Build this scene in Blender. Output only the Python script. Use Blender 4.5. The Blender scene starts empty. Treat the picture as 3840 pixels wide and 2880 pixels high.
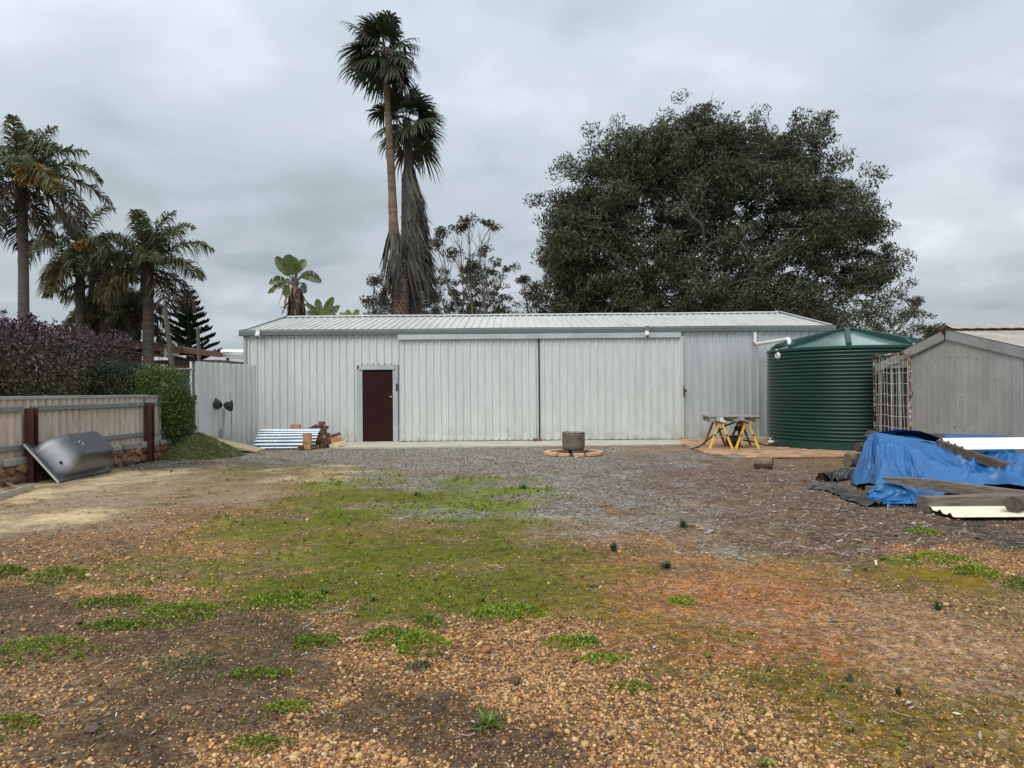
import bpy, math, random
import numpy as np
from mathutils import Matrix, Vector

rng = np.random.default_rng(7)
random.seed(7)
R = math.radians
scene = bpy.context.scene
col = scene.collection

# ---------------------------------------------------------------- camera
CAM_H, FPX = 1.5, 2700.0
cam_data = bpy.data.cameras.new('camera')
cam_data.sensor_width = 36.0
cam_data.lens = 36.0 * FPX / 3840.0
cam_data.clip_start = 0.05
cam_data.clip_end = 3000.0
cam = bpy.data.objects.new('camera', cam_data)
col.objects.link(cam)
CAMR = Matrix.Rotation(R(90.38), 3, 'X') @ Matrix.Rotation(-0.0088, 3, 'Z')
cam.matrix_world = Matrix.Translation((0, 0, CAM_H)) @ CAMR.to_4x4()
scene.camera = cam

# ---------------------------------------------------------------- world
SUN_EL, SUN_AZ = 48.0, 205.0            # azimuth measured from +Y towards +X
w = bpy.data.worlds.new('World')
scene.world = w
w.use_nodes = True
nt = w.node_tree
nt.nodes.clear()
def wn(t, **k):
    n = nt.nodes.new(t)
    for a, b in k.items():
        setattr(n, a, b)
    return n
L = nt.links.new
w_out = wn('ShaderNodeOutputWorld')
bg = wn('ShaderNodeBackground')
sky = wn('ShaderNodeTexSky', sky_type='NISHITA', sun_disc=False)
sky.sun_elevation = R(SUN_EL)
sky.sun_rotation = R(SUN_AZ)
skym = wn('ShaderNodeVectorMath', operation='SCALE')
skym.inputs['Scale'].default_value = 0.10
L(sky.outputs[0], skym.inputs[0])
tc = wn('ShaderNodeTexCoord')
sep = wn('ShaderNodeSeparateXYZ')
L(tc.outputs['Generated'], sep.inputs[0])
def wmath(op, a, b=None, clamp=False):
    n = wn('ShaderNodeMath', operation=op, use_clamp=clamp)
    for i, v in enumerate((a, b)):
        if v is None:
            continue
        if isinstance(v, (int, float)):
            n.inputs[i].default_value = v
        else:
            L(v, n.inputs[i])
    return n.outputs[0]
zc = wmath('MAXIMUM', sep.outputs['Z'], 0.0)
zden = wmath('ADD', zc, 0.16)           # flat cloud deck seen in perspective
comb = wn('ShaderNodeCombineXYZ')
L(wmath('DIVIDE', sep.outputs['X'], zden), comb.inputs[0])
L(wmath('DIVIDE', sep.outputs['Y'], zden), comb.inputs[1])
def wnoise(scale, detail, rough, off, dist=0.0):
    mp = wn('ShaderNodeMapping')
    mp.inputs['Location'].default_value = off
    mp.inputs['Scale'].default_value = (1.0, 1.0, 1.0)
    L(comb.outputs[0], mp.inputs[0])
    n = wn('ShaderNodeTexNoise')
    n.inputs['Scale'].default_value = scale
    n.inputs['Detail'].default_value = detail
    n.inputs['Roughness'].default_value = rough
    n.inputs['Distortion'].default_value = dist
    L(mp.outputs[0], n.inputs['Vector'])
    return n.outputs[0]
n1 = wnoise(0.50, 4.0, 0.42, (3.1, 0.4, 0), 0.15)
n2 = wnoise(1.9, 6.0, 0.5, (7.3, 2.2, 0), 0.2)
mixn = wmath('ADD', wmath('MULTIPLY', n1, 0.56), wmath('MULTIPLY', n2, 0.44))
ramp = wn('ShaderNodeValToRGB')
ramp.color_ramp.interpolation = 'EASE'
e = ramp.color_ramp.elements
e[0].position, e[0].color = 0.33, (0.385, 0.445, 0.475, 1)
e[1].position, e[1].color = 0.68, (0.85, 0.895, 0.94, 1)
m = e.new(0.47); m.color = (0.520, 0.580, 0.635, 1)
m = e.new(0.57); m.color = (0.650, 0.700, 0.760, 1)
L(mixn, ramp.inputs[0])
cover = wn('ShaderNodeMix', data_type='RGBA')
cover.inputs[0].default_value = 0.93
L(skym.outputs[0], cover.inputs[6])
L(ramp.outputs[0], cover.inputs[7])
# an overcast sky grows brighter towards the zenith (CIE overcast)
elev = wmath('ADD', wmath('MULTIPLY', zc, 1.25), 0.86)
fin = wn('ShaderNodeVectorMath', operation='SCALE')
L(cover.outputs[2], fin.inputs[0])
L(elev, fin.inputs['Scale'])
L(fin.outputs[0], bg.inputs[0])
bg.inputs[1].default_value = 0.66
L(bg.outputs[0], w_out.inputs[0])

# ---------------------------------------------------------------- sun (veiled by cloud)
sd = bpy.data.lights.new('sun', 'SUN')
sd.energy = 1.5
sd.angle = R(45)
sd.color = (1.0, 0.95, 0.87)
sun = bpy.data.objects.new('sun', sd)
col.objects.link(sun)
sv = Vector((math.sin(R(SUN_AZ)) * math.cos(R(SUN_EL)), math.cos(R(SUN_AZ)) * math.cos(R(SUN_EL)), math.sin(R(SUN_EL))))
sun.rotation_euler = (-sv).to_track_quat('-Z', 'Y').to_euler()
sun.location = (0, 0, 40)

vs = scene.view_settings
scene.display_settings.display_device = 'sRGB'
vs.view_transform = 'Standard'
vs.look = 'None'
vs.exposure = 0.55
vs.gamma = 1.0
vs.use_curve_mapping = False
scene.cycles.max_bounces = 5
scene.cycles.diffuse_bounces = 3
scene.cycles.transparent_max_bounces = 4
scene.cycles.use_denoising = True

# ---------------------------------------------------------------- measuring helpers
_C = np.array(CAMR)
def ray(px, py):
    return _C @ np.array(((px - 1920.0) / FPX, (1440.0 - py) / FPX, -1.0))
def at(px, py, Y):
    """world point at distance Y that was sighted at photo position px, py"""
    d = ray(px, py)
    return np.array((0, 0, CAM_H)) + d * (Y / d[1])
def gnd(px, py, z=0.0):
    d = ray(px, py)
    t = (z - CAM_H) / d[2]
    return np.array((0, 0, CAM_H)) + d * t
VS = 3840.0 / 2212.0
def gv(x, y):
    return gnd(x * VS, y * VS)

# ---------------------------------------------------------------- noise
def _hash(ix, iy, seed):
    h = (ix.astype(np.int64) * 374761393 + iy.astype(np.int64) * 668265263 + seed * 974711) & 0x7fffffff
    h = ((h ^ (h >> 13)) * 1274126177) & 0x7fffffff
    return ((h ^ (h >> 16)) & 0xffff) / 65535.0
def vnoise(x, y, seed=0):
    x = np.asarray(x, float); y = np.asarray(y, float)
    ix = np.floor(x); iy = np.floor(y)
    fx = x - ix; fy = y - iy
    fx = fx * fx * (3 - 2 * fx); fy = fy * fy * (3 - 2 * fy)
    a = _hash(ix, iy, seed); b = _hash(ix + 1, iy, seed)
    c = _hash(ix, iy + 1, seed); d = _hash(ix + 1, iy + 1, seed)
    return (a * (1 - fx) + b * fx) * (1 - fy) + (c * (1 - fx) + d * fx) * fy
def fbm(x, y, seed=0, oct=4):
    s = 0; a = 0.5; f = 1.0; n = 0
    for o in range(oct):
        s = s + a * vnoise(x * f + 17.3 * o, y * f - 9.1 * o, seed + o)
        n += a; a *= 0.5; f *= 2.03
    return s / n

# ---------------------------------------------------------------- materials
MATS = {}
def mat(name, c, c2=None, rough=0.7, metal=0.0, scale=3.0, detail=5.0, thr=(0.4, 0.65), var=0.12,
        bump=0.0, bscale=30.0, stretch=(1, 1, 1), spec=0.4, attr=False, trans=0.0, rnd=0.0, rvar=0.0,
        bstretch=None, coat=0.0, splash=None):
    m = bpy.data.materials.new(name)
    m.use_nodes = True
    t = m.node_tree
    t.nodes.clear()
    N = t.nodes.new
    K = t.links.new
    out = N('ShaderNodeOutputMaterial')
    b = N('ShaderNodeBsdfPrincipled')
    geo = N('ShaderNodeNewGeometry')
    mp = N('ShaderNodeMapping')
    mp.inputs['Scale'].default_value = stretch
    K(geo.outputs['Position'], mp.inputs[0])
    nz = N('ShaderNodeTexNoise')
    nz.inputs['Scale'].default_value = scale
    nz.inputs['Detail'].default_value = detail
    nz.inputs['Roughness'].default_value = 0.6
    K(mp.outputs[0], nz.inputs['Vector'])
    mr = N('ShaderNodeMapRange')
    mr.inputs[1].default_value, mr.inputs[2].default_value = thr
    K(nz.outputs[0], mr.inputs[0])
    mx = N('ShaderNodeMix'); mx.data_type = 'RGBA'
    K(mr.outputs[0], mx.inputs[0])
    if attr:
        at_ = N('ShaderNodeAttribute'); at_.attribute_name = 'Col'
        K(at_.outputs['Color'], mx.inputs[6])
        dk = N('ShaderNodeVectorMath'); dk.operation = 'SCALE'
        dk.inputs['Scale'].default_value = 1.0 - var
        K(at_.outputs['Color'], dk.inputs[0])
        K(dk.outputs[0], mx.inputs[7])
    else:
        mx.inputs[6].default_value = (*c, 1)
        mx.inputs[7].default_value = (*(c2 or tuple(v * (1 - var) for v in c)), 1)
    last = mx.outputs[2]
    if var > 0 and not attr:
        n3 = N('ShaderNodeTexNoise')
        n3.inputs['Scale'].default_value = scale * 6.3
        n3.inputs['Detail'].default_value = 4
        K(mp.outputs[0], n3.inputs['Vector'])
        r3 = N('ShaderNodeMapRange')
        r3.inputs[1].default_value, r3.inputs[2].default_value = 0.3, 0.7
        r3.inputs[3].default_value, r3.inputs[4].default_value = 1 - var, 1 + var
        K(n3.outputs[0], r3.inputs[0])
        v3 = N('ShaderNodeVectorMath'); v3.operation = 'SCALE'
        K(last, v3.inputs[0]); K(r3.outputs[0], v3.inputs['Scale'])
        last = v3.outputs[0]
    if rnd > 0:
        oi = N('ShaderNodeObjectInfo')
        r4 = N('ShaderNodeMapRange')
        r4.inputs[3].default_value, r4.inputs[4].default_value = 1 - rnd, 1 + rnd
        K(oi.outputs['Random'], r4.inputs[0])
        v4 = N('ShaderNodeVectorMath'); v4.operation = 'SCALE'
        K(last, v4.inputs[0]); K(r4.outputs[0], v4.inputs['Scale'])
        last = v4.outputs[0]
    if splash:                                  # blotchy yellow-grey mud and lichen kicked up along the foot
        sz = N('ShaderNodeSeparateXYZ'); K(geo.outputs['Position'], sz.inputs[0])
        rz = N('ShaderNodeMapRange'); rz.inputs[1].default_value, rz.inputs[2].default_value = 0.55, 0.0
        K(sz.outputs['Z'], rz.inputs[0])
        ns = N('ShaderNodeTexNoise'); ns.inputs['Scale'].default_value = 2.6; ns.inputs['Detail'].default_value = 7
        K(geo.outputs['Position'], ns.inputs['Vector'])
        rn = N('ShaderNodeMapRange'); rn.inputs[1].default_value, rn.inputs[2].default_value = 0.42, 0.72
        rn.inputs[4].default_value = 0.9
        K(ns.outputs[0], rn.inputs[0])
        mm = N('ShaderNodeMath'); mm.operation = 'MULTIPLY'; K(rz.outputs[0], mm.inputs[0]); K(rn.outputs[0], mm.inputs[1])
        ms2 = N('ShaderNodeMix'); ms2.data_type = 'RGBA'; K(mm.outputs[0], ms2.inputs[0]); K(last, ms2.inputs[6])
        ms2.inputs[7].default_value = (*splash, 1); last = ms2.outputs[2]
    K(last, b.inputs['Base Color'])
    b.inputs['Roughness'].default_value = rough
    if rvar > 0:
        r5 = N('ShaderNodeMapRange')
        r5.inputs[3].default_value, r5.inputs[4].default_value = rough - rvar, min(1, rough + rvar)
        K(nz.outputs[0], r5.inputs[0])
        K(r5.outputs[0], b.inputs['Roughness'])
    b.inputs['Metallic'].default_value = metal
    b.inputs['Specular IOR Level'].default_value = spec
    if coat:
        b.inputs['Coat Weight'].default_value = coat
        b.inputs['Coat Roughness'].default_value = 0.15
    if bump > 0:
        mp2 = N('ShaderNodeMapping')
        mp2.inputs['Scale'].default_value = bstretch or stretch
        K(geo.outputs['Position'], mp2.inputs[0])
        nb = N('ShaderNodeTexNoise')
        nb.inputs['Scale'].default_value = bscale
        nb.inputs['Detail'].default_value = 5
        K(mp2.outputs[0], nb.inputs['Vector'])
        bp = N('ShaderNodeBump')
        bp.inputs['Strength'].default_value = 1.0
        bp.inputs['Distance'].default_value = bump
        K(nb.outputs[0], bp.inputs['Height'])
        K(bp.outputs[0], b.inputs['Normal'])
    sh = b.outputs[0]
    if trans > 0:
        tr = N('ShaderNodeBsdfTranslucent')
        K(last, tr.inputs[0])
        ms = N('ShaderNodeMixShader')
        ms.inputs[0].default_value = trans
        K(sh, ms.inputs[1]); K(tr.outputs[0], ms.inputs[2])
        sh = ms.outputs[0]
    K(sh, out.inputs[0])
    MATS[name] = m
    return m

# ---------------------------------------------------------------- object helpers
def tag(o, label=None, cat=None, group=None, kind=None):
    if label: o['label'] = label
    if cat: o['category'] = cat
    if group: o['group'] = group
    if kind: o['kind'] = kind
    return o
def wloc(o):
    v = Vector(o.location)
    while o.parent:
        o = o.parent
        v += Vector(o.location)
    return v
def empty(name, loc, label=None, cat=None, group=None):
    o = bpy.data.objects.new(name, None)
    o.empty_display_size = 0.2
    o.location = tuple(float(a) for a in loc)
    col.objects.link(o)
    return tag(o, label, cat, group)

class MB:
    """collects shapes given in world coordinates; build() links them as one mesh object"""
    def __init__(s):
        s.v = []; s.f = []; s.n = 0
    def add(s, verts, faces):
        verts = np.asarray(verts, float).reshape(-1, 3)
        k = s.n
        s.v.append(verts)
        s.f.extend(tuple(i + k for i in f) for f in faces)
        s.n += len(verts)
        return s
    def box(s, c, size, rot=None, taper=1.0):
        x, y, z = (a / 2 for a in size)
        p = np.array([(-x, -y, -z), (x, -y, -z), (x, y, -z), (-x, y, -z),
                      (-x * taper, -y * taper, z), (x * taper, -y * taper, z), (x * taper, y * taper, z), (-x * taper, y * taper, z)])
        if rot is not None:
            p = p @ np.array(rot).T
        return s.add(p + np.asarray(c, float), [(0, 3, 2, 1), (4, 5, 6, 7), (0, 1, 5, 4), (1, 2, 6, 5), (2, 3, 7, 6), (3, 0, 4, 7)])
    def bbox(s, a, b):
        a = np.asarray(a, float); b = np.asarray(b, float)
        return s.box((a + b) / 2, np.abs(b - a))
    def cbox(s, c, size, bev=0.01, rot=None):
        """box with chamfered edges"""
        h = np.array(size) / 2
        p = []
        for sx in (-1, 1):
            for sy in (-1, 1):
                for sz in (-1, 1):
                    sg = np.array((sx, sy, sz))
                    for k in range(3):
                        q = h - bev; q[k] = h[k]
                        p.append(sg * q)
        p = np.array(p)
        def ix(sx, sy, sz, k): return ((sx * 2 + sy) * 2 + sz) * 3 + k
        f = []
        for k in range(3):
            a, b = [i for i in range(3) if i != k]
            for sg in (0, 1):
                q = []
                for (u, v) in ((0, 0), (1, 0), (1, 1), (0, 1)):
                    t = [0, 0, 0]; t[k] = sg; t[a] = u; t[b] = v
                    q.append(ix(*t, k))
                f.append(tuple(q) if sg else tuple(q[::-1]))
        for k in range(3):
            a, b = [i for i in range(3) if i != k]
            for u in (0, 1):
                for v in (0, 1):
                    t0 = [0, 0, 0]; t0[a] = u; t0[b] = v
                    t1 = list(t0); t1[k] = 1
                    f.append((ix(*t0, a), ix(*t1, a), ix(*t1, b), ix(*t0, b)))
        for sx in (0, 1):
            for sy in (0, 1):
                for sz in (0, 1):
                    f.append((ix(sx, sy, sz, 0), ix(sx, sy, sz, 1), ix(sx, sy, sz, 2)))
        if rot is not None:
            p = p @ np.array(rot).T
        return s.add(p + np.asarray(c, float), f)
    def bar(s, a, b, w, h, up=(0, 0, 1), bev=0.0):
        a = np.asarray(a, float); b = np.asarray(b, float)
        d = b - a; ln = np.linalg.norm(d); d = d / ln
        u = np.asarray(up, float)
        sd_ = np.cross(d, u)
        if np.linalg.norm(sd_) < 1e-6:
            sd_ = np.cross(d, (1, 0, 0))
        sd_ /= np.linalg.norm(sd_)
        u = np.cross(sd_, d)
        rot = np.stack([sd_, d, u], 1)
        if bev:
            return s.cbox((a + b) / 2, (w, ln, h), bev, rot)
        return s.box((a + b) / 2, (w, ln, h), rot)
    def tube(s, pts, rad, seg=8, caps=True):
        pts = np.asarray(pts, float)
        n = len(pts)
        rad = np.full(n, rad) if np.isscalar(rad) else np.asarray(rad, float)
        tg = np.gradient(pts, axis=0)
        tg /= np.linalg.norm(tg, axis=1)[:, None] + 1e-9
        ref = np.array((0.0, 0, 1)) if abs(tg[0][2]) < 0.9 else np.array((1.0, 0, 0))
        a = np.cross(tg[0], ref); a /= np.linalg.norm(a)
        V = []
        ang = np.linspace(0, 2 * math.pi, seg, endpoint=False)
        for i in range(n):
            a = a - tg[i] * np.dot(a, tg[i]); a /= np.linalg.norm(a) + 1e-9
            b = np.cross(tg[i], a)
            V.append(pts[i] + rad[i] * (np.cos(ang)[:, None] * a + np.sin(ang)[:, None] * b))
        f = []
        for i in range(n - 1):
            for j in range(seg):
                k = (j + 1) % seg
                f.append((i * seg + j, i * seg + k, (i + 1) * seg + k, (i + 1) * seg + j))
        if caps:
            f.append(tuple(range(seg))[::-1])
            f.append(tuple((n - 1) * seg + j for j in range(seg)))
        return s.add(np.concatenate(V), f)
    def lathe(s, c, prof, seg=32, axis=None, caps=True):
        """prof: list of (radius, height) around the z axis at c"""
        prof = np.asarray(prof, float)
        ang = np.linspace(0, 2 * math.pi, seg, endpoint=False)
        V = np.concatenate([np.stack([r * np.cos(ang), r * np.sin(ang), np.full(seg, z)], 1) for r, z in prof])
        f = []
        n = len(prof)
        for i in range(n - 1):
            for j in range(seg):
                k = (j + 1) % seg
                f.append((i * seg + j, i * seg + k, (i + 1) * seg + k, (i + 1) * seg + j))
        if caps:
            f.append(tuple(range(seg))[::-1])
            f.append(tuple((n - 1) * seg + j for j in range(seg)))
        if axis is not None:
            V = V @ np.array(Vector((0, 0, 1)).rotation_difference(Vector(axis)).to_matrix()).T
        return s.add(V + np.asarray(c, float), f)
    def grid(s, P):
        P = np.asarray(P, float)
        n, m_ = P.shape[:2]
        f = [(i * m_ + j, i * m_ + j + 1, (i + 1) * m_ + j + 1, (i + 1) * m_ + j) for i in range(n - 1) for j in range(m_ - 1)]
        return s.add(P.reshape(-1, 3), f)
    def build(s, name, mt, parent=None, smooth=False, label=None, cat=None, group=None, kind=None, origin=None, sharp=None):
        V = np.concatenate(s.v)
        if origin is None:
            lo, hi = V.min(0), V.max(0)
            origin = np.array(((lo[0] + hi[0]) / 2, (lo[1] + hi[1]) / 2, lo[2]))
        me = bpy.data.meshes.new(name)
        me.from_pydata((V - origin).tolist(), [], s.f)
        me.materials.append(MATS[mt])
        if smooth:
            me.shade_smooth()
            if sharp:
                me.set_sharp_from_angle(angle=R(sharp))
        me.update()
        o = bpy.data.objects.new(name, me)
        if parent is not None:
            o.parent = parent
            o.location = Vector(origin) - wloc(parent)
        else:
            o.location = Vector(origin)
        col.objects.link(o)
        return tag(o, label, cat, group, kind)

def bulk(name, V, F, mt, cols=None, parent=None, smooth=False, **tags):
    """fast mesh from arrays: V (n,3) world, F (m,k) equal-sided faces, cols (n,3) per vertex"""
    V = np.asarray(V, np.float64); F = np.asarray(F, np.int32)
    lo, hi = V.min(0), V.max(0)
    origin = np.array(((lo[0] + hi[0]) / 2, (lo[1] + hi[1]) / 2, lo[2]))
    me = bpy.data.meshes.new(name)
    k = F.shape[1]
    me.vertices.add(len(V)); me.loops.add(F.size); me.polygons.add(len(F))
    me.vertices.foreach_set('co', (V - origin).astype(np.float32).ravel())
    me.loops.foreach_set('vertex_index', F.ravel())
    me.polygons.foreach_set('loop_start', np.arange(0, F.size, k, dtype=np.int32))
    me.polygons.foreach_set('loop_total', np.full(len(F), k, np.int32))
    if cols is not None:
        a = me.attributes.new('Col', 'FLOAT_COLOR', 'POINT')
        c4 = np.ones((len(V), 4), np.float32); c4[:, :cols.shape[1]] = cols
        a.data.foreach_set('color', c4.ravel())
    me.materials.append(MATS[mt])
    me.update(calc_edges=True)
    if smooth:
        me.shade_smooth()
    o = bpy.data.objects.new(name, me)
    if parent is not None:
        o.parent = parent
        o.location = Vector(origin) - wloc(parent)
    else:
        o.location = Vector(origin)
    col.objects.link(o)
    return tag(o, **tags)

class Blades:
    """collects ribbons and leaves as quads with a colour per leaf"""
    def __init__(s):
        s.V = []; s.C = []
    def quads(s, Q, c):
        Q = np.asarray(Q, float).reshape(-1, 4, 3)
        c = np.asarray(c, float)
        if c.ndim == 1:
            c = np.repeat(c[None], len(Q), 0)
        s.V.append(Q); s.C.append(c)
    def ribbons(s, P, W, c):
        """P (n,k,3) centre lines, W (n,k,3) half-width vectors"""
        P = np.asarray(P); W = np.asarray(W)
        n, k = P.shape[:2]
        c = np.asarray(c, float)
        if c.ndim == 1:
            c = np.repeat(c[None], n, 0)
        for i in range(k - 1):
            s.quads(np.stack([P[:, i] - W[:, i], P[:, i] + W[:, i], P[:, i + 1] + W[:, i + 1], P[:, i + 1] - W[:, i + 1]], 1), c)
    def build(s, name, mt, parent=None, **tags):
        Q = np.concatenate(s.V); C = np.concatenate(s.C)
        n = len(Q)
        return bulk(name, Q.reshape(-1, 3), np.arange(4 * n).reshape(n, 4), mt, np.repeat(C, 4, 0), parent, **tags)

def unit(v):
    v = np.asarray(v, float)
    return v / (np.linalg.norm(v, axis=-1, keepdims=True) + 1e-9)
def rotz(a):
    c, s_ = math.cos(a), math.sin(a)
    return np.array([(c, -s_, 0), (s_, c, 0), (0, 0, 1)])
def roty(a):
    c, s_ = math.cos(a), math.sin(a)
    return np.array([(c, 0, s_), (0, 1, 0), (-s_, 0, c)])
def rotx(a):
    c, s_ = math.cos(a), math.sin(a)
    return np.array([(1, 0, 0), (0, c, -s_), (0, s_, c)])
def copy_tree(o, parent=None, loc=None, rz=None):
    c = o.copy()
    col.objects.link(c)
    c.parent = parent
    if loc is not None: c.location = loc
    if rz is not None: c.rotation_euler = (0, 0, rz)
    for ch in list(o.children):
        copy_tree(ch, c)
    return c

# ---------------------------------------------------------------- palette
mat('zinc_wall', (0.65, 0.685, 0.665), (0.555, 0.59, 0.58), rough=0.46, metal=0.35, scale=1.1, var=0.05, stretch=(1.6, 1.6, 0.35), thr=(0.35, 0.7), rvar=0.1, bump=0.004, bscale=4, splash=(0.36, 0.33, 0.19))
mat('zinc_wall_shiny', (0.57, 0.61, 0.615), (0.49, 0.53, 0.545), rough=0.38, metal=0.45, scale=1.1, var=0.05, stretch=(2, 2, 0.3), rvar=0.08, bump=0.004, bscale=4, splash=(0.36, 0.33, 0.17))
mat('zinc_roof', (0.62, 0.62, 0.59), (0.52, 0.51, 0.48), rough=0.45, metal=0.3, scale=0.9, var=0.08, stretch=(3, 0.6, 0.6), rvar=0.1)
mat('zinc_trim', (0.50, 0.54, 0.54), (0.38, 0.42, 0.43), rough=0.42, metal=0.45, scale=1.5, var=0.06)
mat('gutter_grey', (0.125, 0.155, 0.155), (0.105, 0.13, 0.13), rough=0.5, metal=0.05, scale=0.8, var=0.05)
mat('galv_new', (0.34, 0.40, 0.45), (0.28, 0.34, 0.39), rough=0.2, metal=0.85, scale=4, var=0.05)
mat('galv_old', (0.43, 0.425, 0.39), (0.34, 0.335, 0.305), rough=0.55, metal=0.2, scale=1.2, var=0.07, stretch=(1, 1, 0.8), bump=0.004, bscale=6)
mat('galv_roof_old', (0.40, 0.37, 0.31), (0.30, 0.25, 0.20), rough=0.55, metal=0.2, scale=1.8, var=0.12)
mat('galv_barge', (0.40, 0.41, 0.40), (0.32, 0.30, 0.27), rough=0.5, metal=0.35, scale=2.2, var=0.08)
mat('maroon_door', (0.026, 0.0065, 0.006), (0.020, 0.005, 0.005), rough=0.5, scale=2, var=0.1, spec=0.15)
mat('dark_gap', (0.012, 0.012, 0.012), rough=0.9, var=0)
mat('black_plastic', (0.014, 0.014, 0.015), (0.03, 0.03, 0.03), rough=0.45, scale=8, var=0.1)
mat('black_sheet', (0.035, 0.036, 0.036), (0.13, 0.13, 0.125), rough=0.5, scale=5, thr=(0.5, 0.75), var=0.2)
mat('white_plastic', (0.74, 0.74, 0.71), (0.66, 0.65, 0.61), rough=0.4, scale=6, var=0.04)
mat('red_primer', (0.45, 0.06, 0.07), rough=0.5, scale=20, var=0.15)
mat('rust_screw', (0.10, 0.09, 0.085), rough=0.6, metal=0.3, scale=30, var=0.2)
mat('concrete', (0.46, 0.43, 0.35), (0.36, 0.34, 0.28), rough=0.85, scale=1.6, var=0.12, bump=0.003, bscale=60)
mat('concrete_old', (0.34, 0.32, 0.28), (0.22, 0.20, 0.17), rough=0.9, scale=4, var=0.15, bump=0.008, bscale=25)
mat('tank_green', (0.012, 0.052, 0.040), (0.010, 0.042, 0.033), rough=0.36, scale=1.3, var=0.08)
mat('tank_roof', (0.17, 0.29, 0.25), (0.12, 0.23, 0.19), rough=0.2, spec=1.0, coat=1.0, scale=1.3, var=0.06)  # base colour lightened from the tank green to carry the sky's reflection
mat('tarp_blue', (0.014, 0.118, 0.315), (0.011, 0.092, 0.26), rough=0.36, scale=2.5, var=0.07, bump=0.016, bscale=6, spec=0.5)
mat('timber_grey', (0.19, 0.16, 0.13), (0.10, 0.082, 0.065), rough=0.85, scale=5, var=0.2, stretch=(0.7, 6, 6), bump=0.006, bscale=24)
mat('timber_dark', (0.11, 0.085, 0.065), (0.055, 0.043, 0.035), rough=0.88, scale=5, var=0.22, stretch=(0.7, 5, 5), bump=0.008, bscale=20)
mat('timber_ramp', (0.42, 0.35, 0.22), (0.27, 0.22, 0.14), rough=0.85, scale=3, var=0.15, stretch=(1, 4, 4), bump=0.003, bscale=30)
mat('timber_pallet', (0.27, 0.25, 0.22), (0.17, 0.155, 0.135), rough=0.85, scale=6, var=0.18, rnd=0.15, bump=0.003, bscale=40)
mat('timber_paling', (0.17, 0.145, 0.12), (0.11, 0.092, 0.075), rough=0.9, scale=4, var=0.2, stretch=(5, 5, 0.6), rnd=0.12, bump=0.004, bscale=30)
mat('pole_wood', (0.115, 0.105, 0.08), (0.075, 0.07, 0.055), rough=0.9, scale=3, var=0.2, stretch=(6, 6, 0.5), bump=0.005, bscale=30)
mat('green_paint', (0.22, 0.45, 0.33), rough=0.7, scale=20, var=0.2)
mat('trestle_yellow', (0.78, 0.46, 0.045), (0.62, 0.34, 0.035), rough=0.5, scale=9, var=0.1, thr=(0.5, 0.75))
mat('trestle_worn', (0.30, 0.13, 0.03), (0.20, 0.085, 0.025), rough=0.6, scale=9, var=0.15)
mat('brick_dark', (0.150, 0.080, 0.060), (0.095, 0.055, 0.044), rough=0.9, scale=9, var=0.2, rnd=0.28, bump=0.004, bscale=70)
mat('brick_orange', (0.47, 0.265, 0.135), (0.33, 0.17, 0.08), rough=0.9, scale=8, var=0.18, rnd=0.2, bump=0.004, bscale=70)
mat('brick_tan', (0.56, 0.37, 0.23), (0.46, 0.28, 0.16), rough=0.9, scale=8, var=0.14, rnd=0.15, bump=0.004, bscale=70)
mat('brick_cream', (0.62, 0.52, 0.32), (0.50, 0.41, 0.25), rough=0.9, scale=8, var=0.1, bump=0.004, bscale=60)
mat('paver', (0.42, 0.25, 0.145), (0.30, 0.185, 0.115), rough=0.9, scale=3, var=0.16, rnd=0.24, bump=0.003, bscale=60)
mat('drum_metal', (0.20, 0.17, 0.125), (0.10, 0.07, 0.048), rough=0.5, metal=0.35, scale=6, var=0.12, thr=(0.5, 0.75))
mat('drum_rim', (0.50, 0.47, 0.42), (0.10, 0.075, 0.06), rough=0.4, metal=0.5, scale=9, var=0.1)
mat('bath_black', (0.045, 0.047, 0.052), (0.075, 0.078, 0.085), rough=0.27, scale=2.2, var=0.1, spec=0.6)
mat('bath_rim_white', (0.60, 0.58, 0.53), rough=0.4, scale=8, var=0.08)
mat('fence_sheet', (0.60, 0.50, 0.41), (0.45, 0.36, 0.285), rough=0.85, scale=3.2, var=0.12, stretch=(1.5, 2.5, 0.5), bump=0.002, bscale=50)
mat('fence_cap', (0.36, 0.37, 0.35), (0.27, 0.275, 0.26), rough=0.6, scale=2.5, var=0.1, metal=0.2)
mat('fence_rail', (0.235, 0.25, 0.25), (0.18, 0.19, 0.19), rough=0.55, metal=0.3, scale=5, var=0.12)
mat('rust_post', (0.070, 0.024, 0.019), (0.045, 0.017, 0.014), rough=0.7, scale=7, var=0.25, bump=0.002, bscale=60)
mat('stone_orange', (0.27, 0.135, 0.065), (0.11, 0.075, 0.055), rough=0.95, scale=9, var=0.3, rnd=0.35, bump=0.02, bscale=22)
mat('stone_mortar', (0.24, 0.21, 0.18), (0.14, 0.12, 0.10), rough=0.95, scale=6, var=0.25, bump=0.015, bscale=18)
mat('ladder_alu', (0.42, 0.39, 0.32), (0.33, 0.30, 0.24), rough=0.6, metal=0.2, scale=6, var=0.1)
mat('gate_wire', (0.62, 0.60, 0.55), (0.45, 0.40, 0.34), rough=0.6, scale=12, var=0.15)
mat('gate_rust', (0.55, 0.50, 0.44), (0.17, 0.065, 0.035), rough=0.7, scale=9, thr=(0.42, 0.52), var=0.2)
mat('rust_iron', (0.11, 0.05, 0.033), (0.07, 0.035, 0.025), rough=0.85, scale=14, var=0.25)
mat('shade_cloth', (0.020, 0.020, 0.022), (0.035, 0.035, 0.037), rough=0.8, scale=20, var=0.2)
mat('house_brick', (0.18, 0.085, 0.06), (0.12, 0.055, 0.042), rough=0.9, scale=6, var=0.2, rnd=0.2)
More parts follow.
